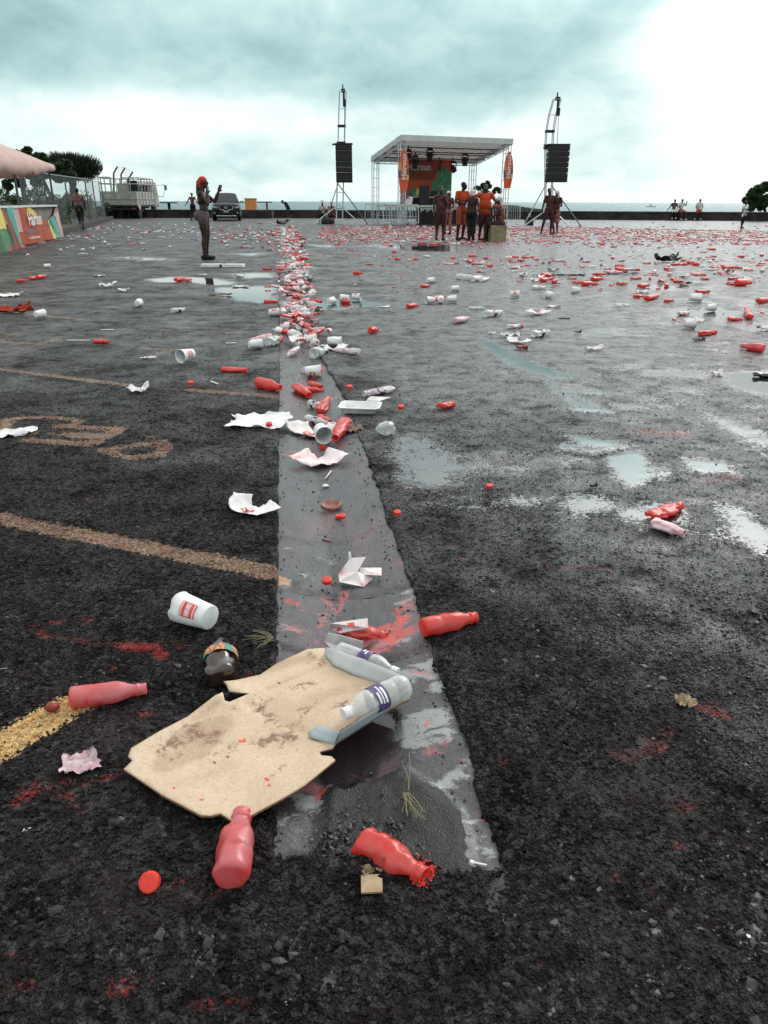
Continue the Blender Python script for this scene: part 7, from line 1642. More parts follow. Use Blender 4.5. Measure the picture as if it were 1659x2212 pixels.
simple(MB().prism([(-.02, -.016, 0), (.018, -.018, 0), (.020, .010, 0), (.012, .014, 0), (.013, .020, 0), (-.018, .021, 0)], (0, 0, .004)), 'cardboard_scrap', M_scrap, 'small square tan cardboard scrap below the crumpled red bottle', 'cardboard', 803, 1925, .1, smooth=False, z=.024)
mb = sheet_mb(.06, .022, 12, .018, 8, 1.2, .5); mb.V = [(x, y, z * 1.3) for x, y, z in mb.V]
simple(mb, 'cardboard_scrap', M_scrap, 'torn curled tan cardboard strip leaning on the crumpled red bottle', 'cardboard', 812, 1890, .35)
mb = MB(); mb.tube((-.012, 0, .003), (.014, 0, .003), .0022, n=8); mb.ball((-.015, 0, .0035), (.007, .0048, .003), 10)
simple(mb, 'plastic_spoon', M_white, 'tiny white plastic spoon near the right end of the gutter', 'spoon', 1036, 1861, -.25)
simple(sheet_mb(.05, .035, 12, .016, 12, 1, .5), 'dry_leaf', M_scrap, 'crumpled tan dry leaf alone on the dark asphalt at the right', 'leaf', 1475, 1524, .3)
simple(sheet_mb(.035, .028, 10, .010, 15, .8, .4), 'dry_leaf', mat('pale_scrap', (.42, .38, .33), (.3, .26, .2), 60, rough=.9), 'pale shrivelled scrap near the bottom edge of the picture', 'scrap', 605, 2185, .3)
# weeds
M_straw = leaf_mat('dry_straw', (0.16, 0.15, 0.08), (0.34, 0.31, 0.20))
def straw(x, y, label, n=26, L=.09, spread=.5, dirx=(0, -1), seed=1):
    rr = random.Random(seed); p = g(x, y, 0); m = MB(); 
    for k in range(n):
        a = math.atan2(dirx[1], dirx[0]) + rr.uniform(-spread, spread); l = L * rr.uniform(.4, 1.1); q = Vector((0, 0, .003)) + Vector((rr.uniform(-.008, .008), rr.uniform(-.008, .008), 0)); d = Vector((math.cos(a), math.sin(a), rr.uniform(.05, .5)))
        for j in range(4): q2 = q + d * l / 4; m.tube(q, q2, .0011, .0009, 4, cap=False); q = q2; d.z -= .15; d.x += rr.uniform(-.2, .2)
    o = m.build('dry_grass_tuft', M_straw); o.location = p + Vector((0, 0, gz(p.x, p.y) + .004)); return tag(o, label, 'grass tuft')
straw(878, 1722, 'pale dry grass tuft on the gravel right of the box', 20, .075, .13, (.25, -1), 2)
straw(884, 1715, 'single long dry grass stalk standing beside the dry tuft', 2, .10, .1, (0, 1), 3)
straw(592, 1385, 'sparse dry weed sprigs at the left edge of the gutter above the box', 22, .07, .9, (-1, -.2), 4); straw(600, 1330, 'small weed sprigs at the left gutter edge level with the large cup', 12, .05, 1.2, (-1, .3), 5)
for k, (x, y, l, rz, lb) in enumerate(((1310 / 1.0, 1490, .03, .5, 'thin pale twig lying on the asphalt right of the gutter'), (948, 2140, .05, -1.0, 'thin pale straw lying on the gravel near the bottom edge'), (985, 2190, .07, -1.1, 'thin straw half buried in gravel at the bottom edge'), (8, 1447, .02, 0, 'short pale twig at the left edge above the yellow line'))):
    simple(MB().tube((-l / 2, 0, .002), (l / 2, .004, .002), .0009, n=5), 'twig', M_stick, lb, 'twig', x, y, rz)
for k, (x, y, lb) in enumerate(((60, 1795, 'white paint fleck left of the small gravel patch'), (85, 2055, 'tiny white scrap at the lower left'), (1610 / 1.0, 2020, 'tiny white scrap at the lower right'))):
    simple(sheet_mb(.018, .010, 6, .002, k + 40), 'paper_fleck', M_paper, lb, 'paper scrap', x, y, k)
# pair at the right
gb(1408, 1112, 1470, 1090, 'torn red bottle half lying over the purple-pink one at mid right', M_red, seed=41, dent=.6, flat=.5, r=.034)
gb(1410, 1125, 1478, 1150, 'purple-pink crushed bottle lying below the torn red one at mid right', M_pinkfilm, seed=43, dent=.35, flat=.7, r=.034)
# caps and bits on and beside the gutter
mb = ball_mb(.0, 1); 
lidm = MB(); seg = 28
prof = [(0, .012), (.030, .012), (.040, .020), (.043, .020), (.046, .004), (.042, .0), (0, .003)]
V = [(q * math.cos(2 * PI * i / seg) * 1.15, q * math.sin(2 * PI * i / seg) * .80, z) for q, z in prof for i in range(seg)]
lidm.add(V, [(j * seg + i, (j + 1) * seg + i, (j + 1) * seg + (i + 1) % seg, j * seg + (i + 1) % seg) for j in range(6) for i in range(seg)])
simple(lidm, 'flattened_cup', mat('brown_red_plastic', (.20, .075, .06), (.34, .15, .13), 20, rough=.4), 'flattened brownish red cup rim with pointed ends on the gutter', 'cup', 715, 1082, .05, .85, (R(18), 0), z=.01)
cap_at(731, 1103, 'red cap, left one of two under the flattened brown cup', 0, sc=.85); cap_at(739, 1110, 'red cap, right one of two under the flattened brown cup', 1, 2, sc=.85)
cap_at(858, 1118, 'red cap just right of the gutter edge, level with the two caps', 0, 2, sc=.9); cap_at(1056, 1060, 'red cap on the asphalt below the shallow pink puddle', .5, 2, sc=.9); cap_at(706, 1245, 'red cap left of the torn pink-white paper on the gutter', .2, 2)
simple(MB().tube((-.02, 0, .003), (.022, 0, .004), .0035, n=7), 'bone_stick', mat('pink_bone', (.36, .17, .17), rough=.7), 'short pinkish stick lying across the gutter crack', 'stick', 704, 1147, -.6)
simple(MB().tube((0, -.055, .004), (0, .05, .006), .003, n=7), 'lolly_stick', M_paper, 'white lolly stick on the gutter below the torn red-streaked cup', 'stick', 709, 1013, -.2)
simple(ball_mb(.014, 7, 10, .5), 'pebble', M_white, 'small white pebble below the lolly stick on the gutter', 'pebble', 703, 1036, 0)
torn_cup(690, 985, 'torn white cup streaked with red, spread wide across the gutter', 3.3, 8, .12, True, 1.25, False, .80)
cup_thing(696, 940, 'clean white cup lying mouth down the gutter, in front of the printed one', -75, .115, .034, .045, .08, 14, 30, scale=1.05)
torn_cup(672, 925, 'crumpled white cup with red printed panel behind the clean cup', 2.8, 12, .11, False, 1.15)
gb(747, 905, 724, 943, 'red bottle lying steeply across the gutter right of the two white cups', M_red, seed=51, dent=.3, flat=.85)
cap_at(697, 956, 'red cap just below the clean white cup on the gutter', 0, True)
simple(sheet_mb(.16, .09, 12, .02, 31, .5, .3), 'cardboard_scrap', mat('tan_scrap2', (.25, .17, .12), (.18, .12, .09), 20, rough=.9), 'flat brown cardboard piece at the gutter edge right of the red bottle', 'cardboard', 758, 928, .3)
gb(662, 888, 706, 900, 'pink-filmed bottle with purple label lying on the gutter behind the white cups', M_clearpink, seed=53, dent=.3, flat=.8, strip=True, r=.034, L=.21)
gb(705, 904, 736, 908, 'clear crushed bottle with white cap behind the steep red bottle', M_clear, seed=54, dent=.4, flat=.7, cap=True, capmat=M_white)
gb(688, 884, 712, 896, 'red flattened bottle half hidden behind the purple-labelled one', M_red, seed=55, dent=.5, flat=.6)
gb(668, 858, 692, 866, 'clear bottle end with dark label, left of the curled red one on the gutter', M_clear, seed=56, dent=.2, flat=.9, strip=True, stripmat=M_dark, prof=PROF_W, r=.036)
gb(690, 874, 706, 850, 'curled crushed red bottle beside the clear bottle on the gutter', M_red, seed=57, dent=.55, flat=.6)
simple(foam_tray_mb(.24, .17, .035), 'foam_food_box', M_white, 'white foam food container lying open right of the gutter', 'food container', 778, 888, -.12, 1.0)
gb(848, 838, 786, 850, 'pink-smeared clear bottle with purple label right above the foam container', M_clearpink, seed=58, dent=.3, flat=.6, strip=True)
folded([[(790, 866, 0), (800, 856, .02), (846, 858, .01), (820, 866, 0)]], M_paper, 'folded white paper wedge between the labelled bottle and the foam container', 'paper_wedge')
mbx = ball_mb(.05, 21, 18, .75); simple(mbx, 'crumpled_plastic', M_clear, 'ball of crumpled clear plastic right of the gutter below the foam container', 'plastic', 834, 941)
simple(sheet_mb(.36, .27, 22, .026, 33, .5, .28), 'foam_sheet', M_white, 'large torn two-lobed white foam sheet left of the gutter', 'foam', 565, 914, .1)
cap_at(582, 926, 'red cap under the lower edge of the torn foam sheet', 0, 2, sc=1.1)
simple(sheet_mb(.26, .13, 16, .02, 35, .6, .4), 'crumpled_paper', M_paper, 'crumpled white paper cut by the left picture edge on the faded lettering', 'paper', 18, 940, .2)
# ================================================================== middle distance: hand placed
T_cnt = {}
def RB(x1, y1, x2, y2, label, m_=None, seed=None, dent=.25, flat=.85, r=.033, **kw):
    T_cnt['s'] = T_cnt.get('s', 100) + 1; return gb(x1, y1, x2, y2, label, m_ or M_red, seed=seed or T_cnt['s'], dent=dent, flat=flat, r=r, seg=16, **kw)
RB(557, 829, 605, 842, 'red bottle lying left of the gutter, its neck on the gutter edge', dent=.12, flat=.97, r=.036)
RB(478, 795, 534, 798, 'flattened red bottle with pale neck left of the gutter above the foam sheet', dent=.5, flat=.6)
RB(202, 734, 234, 737, 'red bottle alone beside the faded lettering at the left', dent=.4, flat=.7)
RB(36, 606, 56, 606, 'red bottle near the left edge, left one of a row of three', dent=.3); RB(64, 602, 80, 600, 'red bottle near the left edge, middle one of a row of three', dent=.3); RB(80, 600, 98, 597, 'red bottle near the left edge, right one touching the clear cup', dent=.3)
RB(570, 651, 598, 651, 'red bottle lying just left of the gutter beside the long puddle', dent=.15); RB(568, 580, 586, 581, 'red bottle lying left of the gutter, right of the open foam box', dent=.15)
RB(880, 661, 902, 659, 'red bottle right of the gutter, level with the puddle cups', dent=.2); RB(800, 715, 814, 713, 'short crumpled orange-red bottle alone right of the gutter', dent=.6, flat=.9, r=.045)
RB(951, 874, 980, 870, 'crushed red bottle alone on the asphalt right of the foam container', dent=.6, flat=.55, r=.036)
RB(936, 645, 960, 643, 'red bottle lying behind the pair of white cups', dent=.15); RB(910, 618, 928, 617, 'stubby orange-red bottle below a torn cup', dent=.4)
RB(982, 694, 1011, 690, 'pinkish bottle alone left of the flattened labelled bottle', M_pinkfilm, dent=.2)
RB(1589, 614, 1622, 614, 'large orange-red bottle lying at the right beside a thin bay line', dent=.05, flat=1.0, r=.04); RB(1562, 579, 1590, 577, 'orange-red bottle above the large one at the right', dent=.1)
RB(1638, 651, 1665, 647, 'red bottle cut by the right picture edge', dent=.2); RB(1503, 629, 1532, 629, 'flattened red bottle on the thin bay line at the right', dent=.5, flat=.6)
RB(1368, 639, 1390, 640, 'red crumpled bottle, left of two beside the bright puddle', dent=.5); RB(1396, 645, 1421, 640, 'red bottle, right of two beside the bright puddle', dent=.2); RB(1434, 648, 1456, 650, 'crushed pink-red bottle on the far puddle rim', M_pinkred, dent=.5)
RB(1380, 619, 1402, 617, 'flat red bottle above the two at the bright puddle', dent=.4); RB(1278, 604, 1300, 603, 'red bottle just above another near the dark branch', dent=.2); RB(1258, 614, 1282, 613, 'red bottle just below another near the dark branch', dent=.2)
RB(1332, 582, 1354, 587, 'bright orange-red bottle tilted beside a pink one', dent=.1, r=.04); RB(1308, 589, 1345, 590, 'pinkish white bottle lying beside the orange-red one', M_pinkfilm, dent=.3)
RB(1511, 720, 1545, 717, 'crumpled red bottle on the wet asphalt at the right', dent=.6, flat=.6, r=.036); RB(1572, 688, 1604, 690, 'crumpled dark red bottle between puddles at the right', dent=.5)
RB(1650, 755, 1601, 749, 'large pink bottle lying near the right edge', M_pinkred, dent=.1, flat=.95, r=.038); RB(1628, 806, 1680, 810, 'dark red crushed bottle at the right edge standing in the puddle', M_brownplastic, dent=.5, flat=.6, r=.036)
RB(1168, 606, 1186, 604, 'small red bottle left of the dark branch', dent=.3); RB(1171, 595, 1190, 594, 'small red bottle above and left of the dark branch', dent=.3)
RB(1117, 747, 1140, 748, 'flat dark red bottle under the large torn cup', corkm, dent=.5, flat=.5); RB(1095, 704, 1128, 703, 'crushed pinkish bottle with red cap right of the gutter', M_clearpink, dent=.5, flat=.6, cap=True, r=.038)
RB(1046, 681, 1083, 677, 'clear bottle with dark red label lying alone right of centre', M_clear, dent=.2, strip=True, stripmat=corkm, r=.038); RB(1013, 663, 1045, 664, 'flattened clear bottle with dark neck', M_clear, dent=.5, flat=.5); RB(1150, 723, 1186, 719, 'crushed clear bottle with dark label right of the large torn cup', M_clear, dent=.3, strip=True, stripmat=M_dark)
RB(776, 760, 726, 764 - 8, 'long pink bottle with a torn cup at its base, right of the gutter', M_clearpink, dent=.4, flat=.7); 
RB(1620, 686, 1612, 668, 'upright-leaning red bottle wrapped in clear film at the right', dent=.2); RB(1148, 622, 1178, 622, 'clear bottle pair smeared red, above right of centre', M_clearpink, dent=.3)
RB(380, 605, 396, 601, 'red bottle in the long puddle left of the gutter, left one', dent=.4); RB(398, 606, 413, 604, 'pink-red bottle in the long puddle left of the gutter, right one', M_pinkred, dent=.4)
RB(1466, 677, 1488, 676, 'pinkish bottle lying in the bright puddle', M_pinkfilm, dent=.4); RB(740, 650, 757, 652, 'dark red bottle in the puddle right of the gutter', dent=.3)
RB(371, 671, 399, 668, 'clear bottle with dark label left of the gutter', M_clear, dent=.3, strip=True, stripmat=M_dark); RB(988, 600, 1022, 604, 'large clear bottle lying in a row of three', M_clear, dent=.3, r=.05); RB(1020, 606, 1040, 602, 'clear bottle in the middle of a row of three', M_clearpink, dent=.3, r=.045); RB(1038, 607, 1056, 602, 'pink bottle at the right end of a row of three', M_clearpink, dent=.3)
RB(1496, 611, 1522, 612, 'flattened clear bottle above the thin bay line at the right', M_clear, dent=.5)
for a in (((575, 741), 'large crumpled clear bottle at the left edge of the litter line'),): gb(578, 742, 606, 736, a[1], M_clear, seed=61, dent=.35, flat=.8, r=.055, cap=True)
gb(678, 762, 706, 752, 'clear bottle with dark label at the right edge of the litter line', M_clear, seed=62, dent=.2, flat=.85, r=.045, strip=True, stripmat=M_dark)
gb(655, 788, 690, 783, 'pinkish clear bottle lying across the gutter above the torn cup', M_clearpink, seed=63, dent=.4, flat=.7, r=.04); gb(664, 796, 690, 788, 'curled red bottle under the pinkish clear one on the gutter', M_red, seed=64, dent=.6, flat=.7)
gb(668, 815, 694, 822, 'red bottle, upper one of three crossing the gutter', M_red, seed=65, dent=.35, flat=.8); gb(652, 826, 698, 831, 'red bottle, middle one of three crossing the gutter', M_red, seed=66, dent=.3, flat=.8); gb(640, 824, 668, 843, 'red bottle, lowest one of three crossing the gutter', M_red, seed=67, dent=.35, flat=.75)
# cups
def CUP(x, y, deg, label, dent=.15, seed=None, sc=1.0, mt_=None, **kw): T_cnt['s'] = T_cnt.get('s', 100) + 1; return cup_thing(x, y, label, deg, .11, .033, .045, dent, seed or T_cnt['s'], rng.uniform(0, 360), mt_=mt_, scale=sc, **kw)
CUP(404, 782, -120, 'white cup tipped with its open mouth facing the camera, left of the gutter', .05, sc=1.15); CUP(552, 755, 30, 'broken white cup piece left of the litter line', .4); CUP(300, 663, 90, 'pale cup alone left of the gutter', .2)
CUP(592, 684, 20, 'pink-stained cup at the left edge of the gutter below the red bottle', .2, mt_=M_pinkpaper); CUP(676, 806, 5, 'white cup lying with its mouth to the right on the gutter', .1)
CUP(745, 652, 175, 'white cup with red print in the puddle right of the gutter', .1); CUP(770, 649, -20, 'white cup with pink mouth, rightmost in the puddle right of the gutter', .08); CUP(716, 657, 60, 'crushed white cup standing in the puddle right of the gutter', .45)
CUP(930, 656, 200, 'white cup, left of the pair beside the red bottle', .2); CUP(975, 654, 10, 'white cup with paper, right of the pair beside the red bottle', .25); CUP(952, 655, 90, 'pink-stained cup between the two white cups', .3, mt_=M_pinkpaper)
CUP(982, 630, 20, 'crushed white cup above the pair of cups', .4); CUP(1111, 643, 0, 'white cup with red print right of centre', .2); CUP(1188, 645, 120, 'white cup right of the one with red print', .3); CUP(930, 612, 20, 'torn cup above the stubby orange-red bottle', .4)
CUP(1244, 634, 160, 'crushed white cup near the dark branch', .4); CUP(1533, 673, 20, 'white cup lying in the bright puddle', .2); CUP(1500, 652, 0, 'flattened white cup above the bright puddle', .5, sc=1.3); CUP(1487, 710, 0, 'pink cup above the crumpled red bottle at the right', .35, mt_=M_pinkpaper)
CUP(723, 748, 0, 'torn white cup at the base of the long pink bottle', .4, sc=1.1); CUP(88, 688, 60, 'torn white cup with raised points at the left', .45); CUP(103, 580, 20, 'clear-white cup beside the row of red bottles at the left', .3)
torn_cup(1161, 680, 'white cup torn and standing up like a small tent at right of centre', 3.1, 71, .12, True, 1.2, True, .8); torn_cup(1118, 741, 'large torn white cup opened like wings over the dark red bottle', 2.4, 72, .12, False, .8, True); torn_cup(722, 757, 'torn cup corner with red print under the long pink bottle', 3.4, 73, .1, False, .9)
# papers, sheets and odd scraps
def PAP(x, y, w, d, label, mt_=None, seed=None, rz=0.0, amp=.02, name='crumpled_paper', cat='paper'): T_cnt['s'] = T_cnt.get('s', 100) + 1; return simple(sheet_mb(w, d, 12, amp, seed or T_cnt['s'], .6, .4), name, mt_ or M_paper, label, cat, x, y, rz)
PAP(235, 622, .22, .14, 'white plastic bag lying left of the small crumpled paper', M_white, amp=.06, name='plastic_bag', cat='plastic bag'); PAP(267, 630, .16, .12, 'small crumpled paper right of the white plastic bag', amp=.04)
PAP(18, 640, .34, .22, 'white torn sheet near the left edge above the red cloth', amp=.03); PAP(297, 847, .14, .09, 'white folded paper box flap below the faded bay line', amp=.035); PAP(322, 775, .13, .03, 'narrow paper sliver beside the faded lettering', amp=.015, rz=.5)
PAP(518, 601, .16, .10, 'torn white paper right of the long puddle', amp=.05); PAP(520, 620, .26, .14, 'flat white paper beside the puddle rim left of the gutter', amp=.015); PAP(440, 595, .14, .05, 'small pale paper at the left puddle', amp=.02)
PAP(215, 597, .18, .12, 'pale torn paper at the left between bay lines', amp=.02); PAP(1102, 728, .18, .10, 'white folded paper just above the large torn cup', amp=.03); PAP(832, 664, .11, .09, 'small white paper right of the puddle cups', amp=.015)
PAP(1385, 633, .22, .12, 'white paper beside the red crumpled bottle at the right', amp=.03); PAP(1476, 600, .20, .12, 'white crumpled paper between bay lines at the right', amp=.04); PAP(1498, 696, .20, .12, 'white crumpled paper below the bright puddle', amp=.04); PAP(1655, 713, .2, .12, 'white paper at the right edge below the leaning red bottle', amp=.05)
PAP(1286, 756, .16, .09, 'pinkish paper alone on the grey wet asphalt', M_pinkpaper, amp=.025); PAP(1548, 810, .10, .07, 'pinkish scrap at the rim of the right-hand puddle', M_pinkpaper, amp=.025); PAP(1062, 721, .07, .05, 'small pinkish scrap above the long wet streak', M_pinkpaper, amp=.015); PAP(1194, 664, .17, .08, 'thin pinkish paper right of the tent-like cup', M_pinkpaper, amp=.02)
PAP(1131, 597, .15, .10, 'white crumpled paper left of the small red bottles', amp=.04); PAP(1345, 661, .22, .09, 'pale paper lying in the small puddle at the right', amp=.02); PAP(1510, 737, .12, .05, 'dark-labelled clear scrap below the crumpled red bottle', M_dark, amp=.02)
PAP(22, 676, .55, .16, 'red cloth lying in a long heap at the left edge', mat('red_cloth', (.30, .02, .012), (.42, .05, .03), 20, rough=.9, bump=.5, bscale=40, bdist=.01), amp=.07, name='red_cloth', cat='cloth'); PAP(1441, 566, .5, .25, 'black plastic bag among the far bottles', M_dark, amp=.12, name='black_bag', cat='bag')
PAP(1224, 597, .62, .06, 'dark branch-like scrap lying at right of centre', M_dark, amp=.03, name='dark_scrap', cat='scrap'); PAP(1249, 720, .07, .05, 'small black scrap beside the wet streak', M_dark, amp=.02, name='dark_scrap', cat='scrap'); PAP(1282, 1053, .035, .02, 'small dark stub above a wet patch', M_dark, amp=.012, name='dark_stub', cat='scrap'); PAP(1270, 1068 + 0, .03, .008, 'thin dark twig by the wet patch', M_dark, amp=.004, name='dark_twig', cat='twig')
PAP(610, 486, .6, .4, 'dark cloth heap at the far end of the litter line', M_dark, amp=.22, name='dark_cloth', cat='cloth'); PAP(475, 638, .34, .12, 'brown paper sheet standing at the left puddle', mat('brown_red_paper', (.12, .06, .05), (.2, .1, .09), 20, rough=.8), amp=.02)
for k, (x, y, l, rz, lb) in enumerate(((232, 714, .13, .02, 'white stick lying across the asphalt left of the gutter'), (170, 737, .2, -.02, 'thin white strip touching the lone red bottle at the left'), (463, 829, .10, -.9, 'short white stick left of the gutter below the flattened red bottle'), (1219, 689, .12, .02, 'short dark stick right of the tent-like cup'), (575, 1157 / 1.0 - 235, .12, .05, 'thin dark stick left of the gutter below the foam sheet'), (500, 743, .10, .1, 'thin pale stick left of the broken cup piece'))):
    simple(MB().tube((-l / 2, 0, .006), (l / 2, .004, .006), .006, n=6), 'stick', M_dark if 'dark' in lb else M_paper, lb, 'stick', x, y, rz)
for x, y, lb in ((413, 836, 'red cap left of the gutter beside the short white stick'), (572, 741, 'red cap touching the crumpled clear bottle'), (691, 801, 'red cap right of the white cup on the gutter'), (755, 845, 'red cap above the foam container'), (866, 889, 'red cap right of the foam container'), (1455, 696, 'red cap left of the paper below the bright puddle'), (1645, 681, 'red cap near the right edge beside the leaning bottle'), (575, 624, 'red cap in the long puddle, left of two'), (582, 624, 'red cap in the long puddle, right of two'), (1250 / 1.0, 613, 'red cap left of the dark branch')):
    cap_at(x, y, lb, 0, 2, sc=1.25)
# the open white foam box by the woman's feet
root = thing('foam_box', 'long open white foam box lying at the feet of the person in the red headscarf', 'foam box', g(482, 577), -.02)
for s_ in (-1, 1):
    m = MB(); m.box((s_ * .205, 0, .012), (.385, .20, .024)); V_ = []; m.box((s_ * .205, -.10, .030), (.385, .012, .055)).box((s_ * .205, .10, .030), (.385, .012, .055)).box((s_ * .39, 0, .030), (.012, .20, .055)); m.build('half', M_white, root, False, .006)
MB().box((-.02, -.10, .03), (.05, .014, .05)).build('dark_hinge', M_dark, root)
# ================================================================== far litter: repeats, copied
M_pinkpaper2 = mat('red_soaked_paper', (0.58, 0.30, 0.31), (0.50, 0.12, 0.12), 16, rough=.75, lo=.4, hi=.65)
protos = {'rb': [], 'cup': [], 'pap': [], 'clr': [], 'pink': []}
def proto(kind, mb, mt_, name, L=None, off=0.0):
    me = bpy.data.meshes.new(name); me.from_pydata(mb.V, [], mb.F); me.materials.append(mt_); me.polygons.foreach_set('use_smooth', [True] * len(me.polygons)); me.update(); protos[kind].append((me, name))
for k in range(5): proto('rb', bottle_mb(.2, .034, 200 + k, (.1, .3, .45, .6, .35)[k], (1, .85, .6, .5, .75)[k], 0, 10), (M_red, M_pinkred, M_red, M_pinkred, M_cap)[k], 'plastic_bottle')
for k in range(4): proto('pink', bottle_mb(.2, .034, 230 + k, (.2, .45, .5, .35)[k], (.9, .6, .5, .75)[k], 0, 10), (M_pinkfilm, M_pinkred, M_pinkfilm, M_clearpink)[k], 'pink_bottle')
for k in range(3): proto('clr', bottle_mb(.22, .036, 240 + k, (.2, .4, .5)[k], (.95, .7, .5)[k], 0, 10), M_clear, 'clear_bottle')
for k in range(4):
    cm = cup_mb(.11, .033, .046, 12, .002, (.1, .3, .5, .2)[k], 250 + k); q = Matrix.Rotation(R(90), 4, 'Y'); cm.V = [tuple(q @ (Vector(v) - Vector((0, 0, .055)))) for v in cm.V]; zm = min(v[2] for v in cm.V); cm.V = [(a, b, c - zm) for a, b, c in cm.V]; proto('cup', cm, (M_white, M_paper, M_pinkpaper, M_white)[k], 'paper_cup')
for k in range(6): proto('pap', sheet_mb(.15 + .03 * k, .10, 5, .045, 260 + k, .7, .4), (M_paper, M_white, M_pinkpaper, M_pinkpaper2, M_pinkpaper2, M_pinkpaper)[k], 'crumpled_paper')
for k in range(2): proto('pap', ball_mb(.05, 270 + k, 8, .7), (M_paper, M_pinkpaper)[k], 'crumpled_paper')
INFO = {'rb': ('red plastic bottle', 'bottle'), 'pink': ('pinkish powder-filmed bottle', 'bottle'), 'clr': ('clear plastic bottle', 'bottle'), 'cup': ('crumpled white cup', 'cup'), 'pap': ('crumpled pale paper', 'paper')}
CNT = {k: 0 for k in INFO}; LIM = {'rb': 290, 'pink': 285, 'clr': 120, 'cup': 240, 'pap': 285}; rest = []
rq = random.Random(77)
def drop(kind, p, where, pile=0.0):
    me, nm = rq.choice(protos[kind]); sc = rq.uniform(.6, 1.1) * (.85 if kind == 'cup' else 1); z = (0 if pile else .001) + pile
    if CNT[kind] >= LIM[kind]: rest.append((me, p, sc, z)); return
    CNT[kind] += 1; o = bpy.data.objects.new(nm, me); C.objects.link(o); o.location = (p.x, p.y, z + gz(p.x, p.y)); o.rotation_euler = (rq.uniform(-.25, .25) if pile else 0, rq.uniform(-.25, .25) if pile else 0, rq.uniform(0, 2 * PI)); o.scale = (sc,) * 3
    tag(o, '%s among the litter %s' % (INFO[kind][0], where), INFO[kind][1], '%ss in the litter %s' % (INFO[kind][0], where))
def pick(w): 
    t = rq.random() * sum(w.values())
    for k, v in w.items():
        t -= v
        if t <= 0: return k
    return 'pap'
# litter line heaped in the gutter
gl = [(648, 790, .14), (650, 740, .17), (648, 700, .16), (646, 660, .15), (640, 620, .16), (637, 580, .18), (632, 545, .24), (628, 520, .32), (622, 500, .42), (620, 490, .5)]
n_line = 470
for k in range(n_line):
    t = rq.random() ** .80; Y = 6.0 * (38 / 6.0) ** t
    # find u of the pile at this distance
    yy = 1106 + F * math.tan(math.atan(CAMH / Y) - PITCH); j = min(range(len(gl)), key=lambda i: abs(gl[i][1] - yy)); 
    lo = [q for q in gl if q[1] >= yy][-1:] or [gl[0]]; hi_ = [q for q in gl if q[1] < yy][:1] or [gl[-1]]
    a, b = lo[0], hi_[0]; f = 0 if a is b else (a[1] - yy) / (a[1] - b[1]); xc = a[0] + (b[0] - a[0]) * f; w = a[2] + (b[2] - a[2]) * f
    p = g(xc, yy); p.x += rq.gauss(0, w * .62); kind = pick({'rb': 22, 'pink': 34, 'clr': 13, 'cup': 9, 'pap': 34})
    drop(kind, p, 'heaped along the gutter', rq.uniform(.0, .07))
# thick carpet before the stage and towers, thinning towards the camera
def carpet(n, x0, x1, ya, yb, fn, w, where):
    c = 0; tries = 0
    while c < n and tries < n * 60:
        tries += 1; x = rq.uniform(x0, x1); Yn, Yf = g(800, ya).y, g(800, yb).y; Y = Yn * (Yf / Yn) ** rq.random(); yy = 1106 + F * math.tan(math.atan(CAMH / Y) - PITCH); p = g(x, yy)
        if rq.random() > fn(x, yy, Y): continue
        cl = mnoise.noise((p.x * .55, p.y * .28, 3.0))
        if rq.random() > .35 + 1.1 * (cl + .25): continue
        drop(pick(w), p, where); c += 1
def right_d(x, yy, Y):
    edge = 489 + max(0, (x - 1180)) * .022     # nothing beyond the far edge of the carpet
    if yy < edge: return .04
    return max(0, 1 - (yy - edge) / 62) ** 1.6 + .035
carpet(330, 690, 1720, 560, 489, right_d, {'rb': 28, 'pink': 46, 'clr': 8, 'cup': 4, 'pap': 20}, 'carpeting the lot before the stage')
carpet(520, 690, 1720, 530, 487, right_d, {'rb': 34, 'pink': 50, 'clr': 5, 'cup': 4, 'pap': 18}, 'carpeting the lot before the stage')
carpet(125, 690, 1659, 618, 556, lambda x, y, Y: .3 + .7 * (x > 1000), {'rb': 40, 'pink': 22, 'clr': 8, 'cup': 6, 'pap': 12}, 'scattered right of the gutter')
carpet(190, 130, 600, 545, 483, lambda x, y, Y: .25 + .75 * (y < 520), {'rb': 12, 'pink': 14, 'clr': 10, 'cup': 26, 'pap': 50}, 'scattered left of the gutter')
carpet(70, 480, 604, 535, 500, lambda x, y, Y: 1, {'rb': 20, 'pink': 24, 'clr': 10, 'cup': 22, 'pap': 40}, 'scattered left of the gutter')
carpet(60, 20, 230, 560, 490, lambda x, y, Y: 1.0 if (x < 140 and 512 < y < 548) or (x > 130 and y < 515) else .15, {'rb': 12, 'pink': 8, 'clr': 5, 'cup': 40, 'pap': 45}, 'around the tent counter')
carpet(40, 560, 1659, 488, 478, lambda x, y, Y: 1, {'rb': 5, 'pink': 10, 'clr': 5, 'cup': 20, 'pap': 40}, 'thinly spread near the wall')
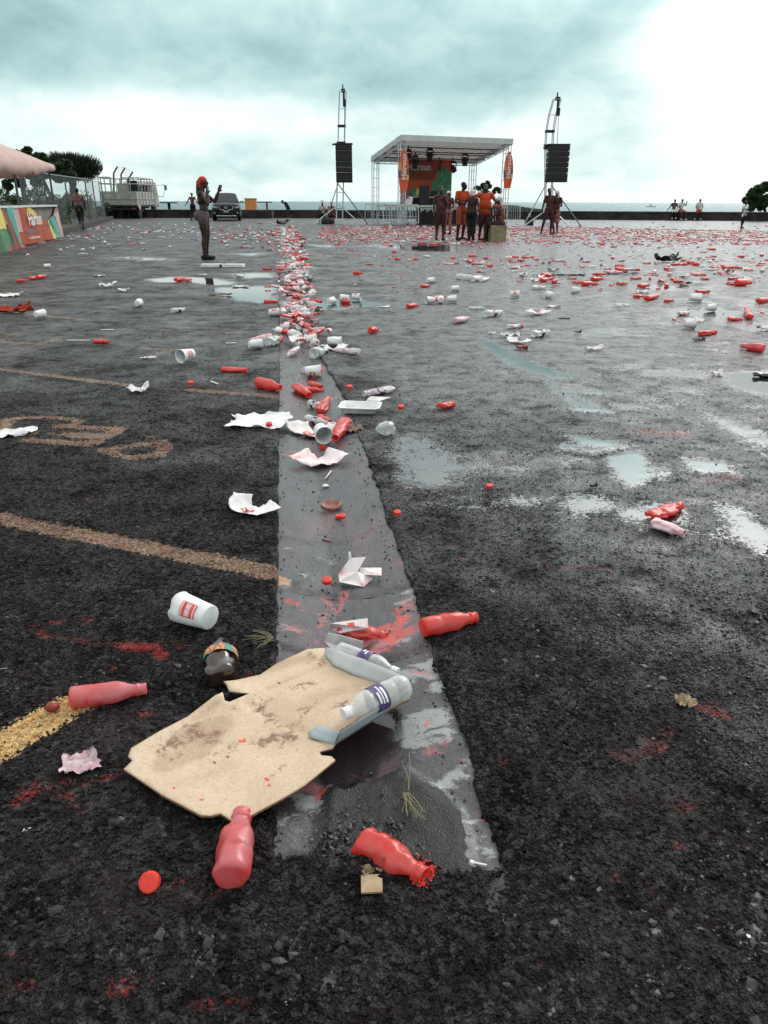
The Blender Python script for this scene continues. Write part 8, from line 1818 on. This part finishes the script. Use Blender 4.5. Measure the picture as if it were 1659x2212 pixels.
# everything past the individual count: one mesh of small litter
rs = np.random.RandomState(21); V = []; Fm = []; Mi = []
def add_rest(me, p, sc, z, rz, mi):
    k = len(V); c, s_ = math.cos(rz), math.sin(rz)
    for v in me.vertices: V.append((p.x + (v.co.x * c - v.co.y * s_) * sc, p.y + (v.co.x * s_ + v.co.y * c) * sc, z + v.co.z * sc))
    for f in me.polygons: Fm.append(tuple(i + k for i in f.vertices)); Mi.append(mi)
mats_ = [M_red, M_pinkred, M_pinkfilm, M_clearpink, M_clear, M_white, M_paper, M_pinkpaper, M_pinkpaper2, M_cap]
for me, p, sc, z in rest: add_rest(me, p, sc, z, rq.uniform(0, 6.28), mats_.index(me.materials[0]))
lowp = {'pap': [q for q in protos['pap']], 'pink': [protos['pink'][1], protos['pink'][2]], 'rb': [protos['rb'][2], protos['rb'][3]]}
c = 0
while c < 2300:
    x = rq.uniform(690, 1720); Yn, Yf = g(800, 530).y, g(800, 489).y; Y = Yn * (Yf / Yn) ** rq.random(); yy = 1106 + F * math.tan(math.atan(CAMH / Y) - PITCH)
    if rq.random() > right_d(x, yy, Y): continue
    p = g(x, yy); me, _ = rq.choice(lowp[pick({'pap': 34, 'pink': 44, 'rb': 30})]); add_rest(me, p, rq.uniform(.4, .85), .001, rq.uniform(0, 6.28), mats_.index(me.materials[0])); c += 1
c = 0
while c < 900:
    x = rq.uniform(640, 1720); Yn, Yf = g(800, 640).y, g(800, 505).y; Y = Yn * (Yf / Yn) ** (rq.random() ** .7); yy = 1106 + F * math.tan(math.atan(CAMH / Y) - PITCH); p = g(x, yy)
    if mnoise.noise((p.x * .5, p.y * .25, 8.0)) + rq.random() * .5 < .12 + (x < 1000) * .12: continue
    me, _ = rq.choice(lowp[pick({'pap': 50, 'pink': 30, 'rb': 10})]); add_rest(me, p, rq.uniform(.18, .45), .001, rq.uniform(0, 6.28), mats_.index(me.materials[0])); c += 1
me = bpy.data.meshes.new('small_litter'); me.from_pydata(V, [], Fm)
for m_ in mats_: me.materials.append(m_)
me.polygons.foreach_set('material_index', Mi); me.update(); o = bpy.data.objects.new('small_litter', me); C.objects.link(o); tag(o, kind='stuff')
print('COUNTS', CNT, len(rest))
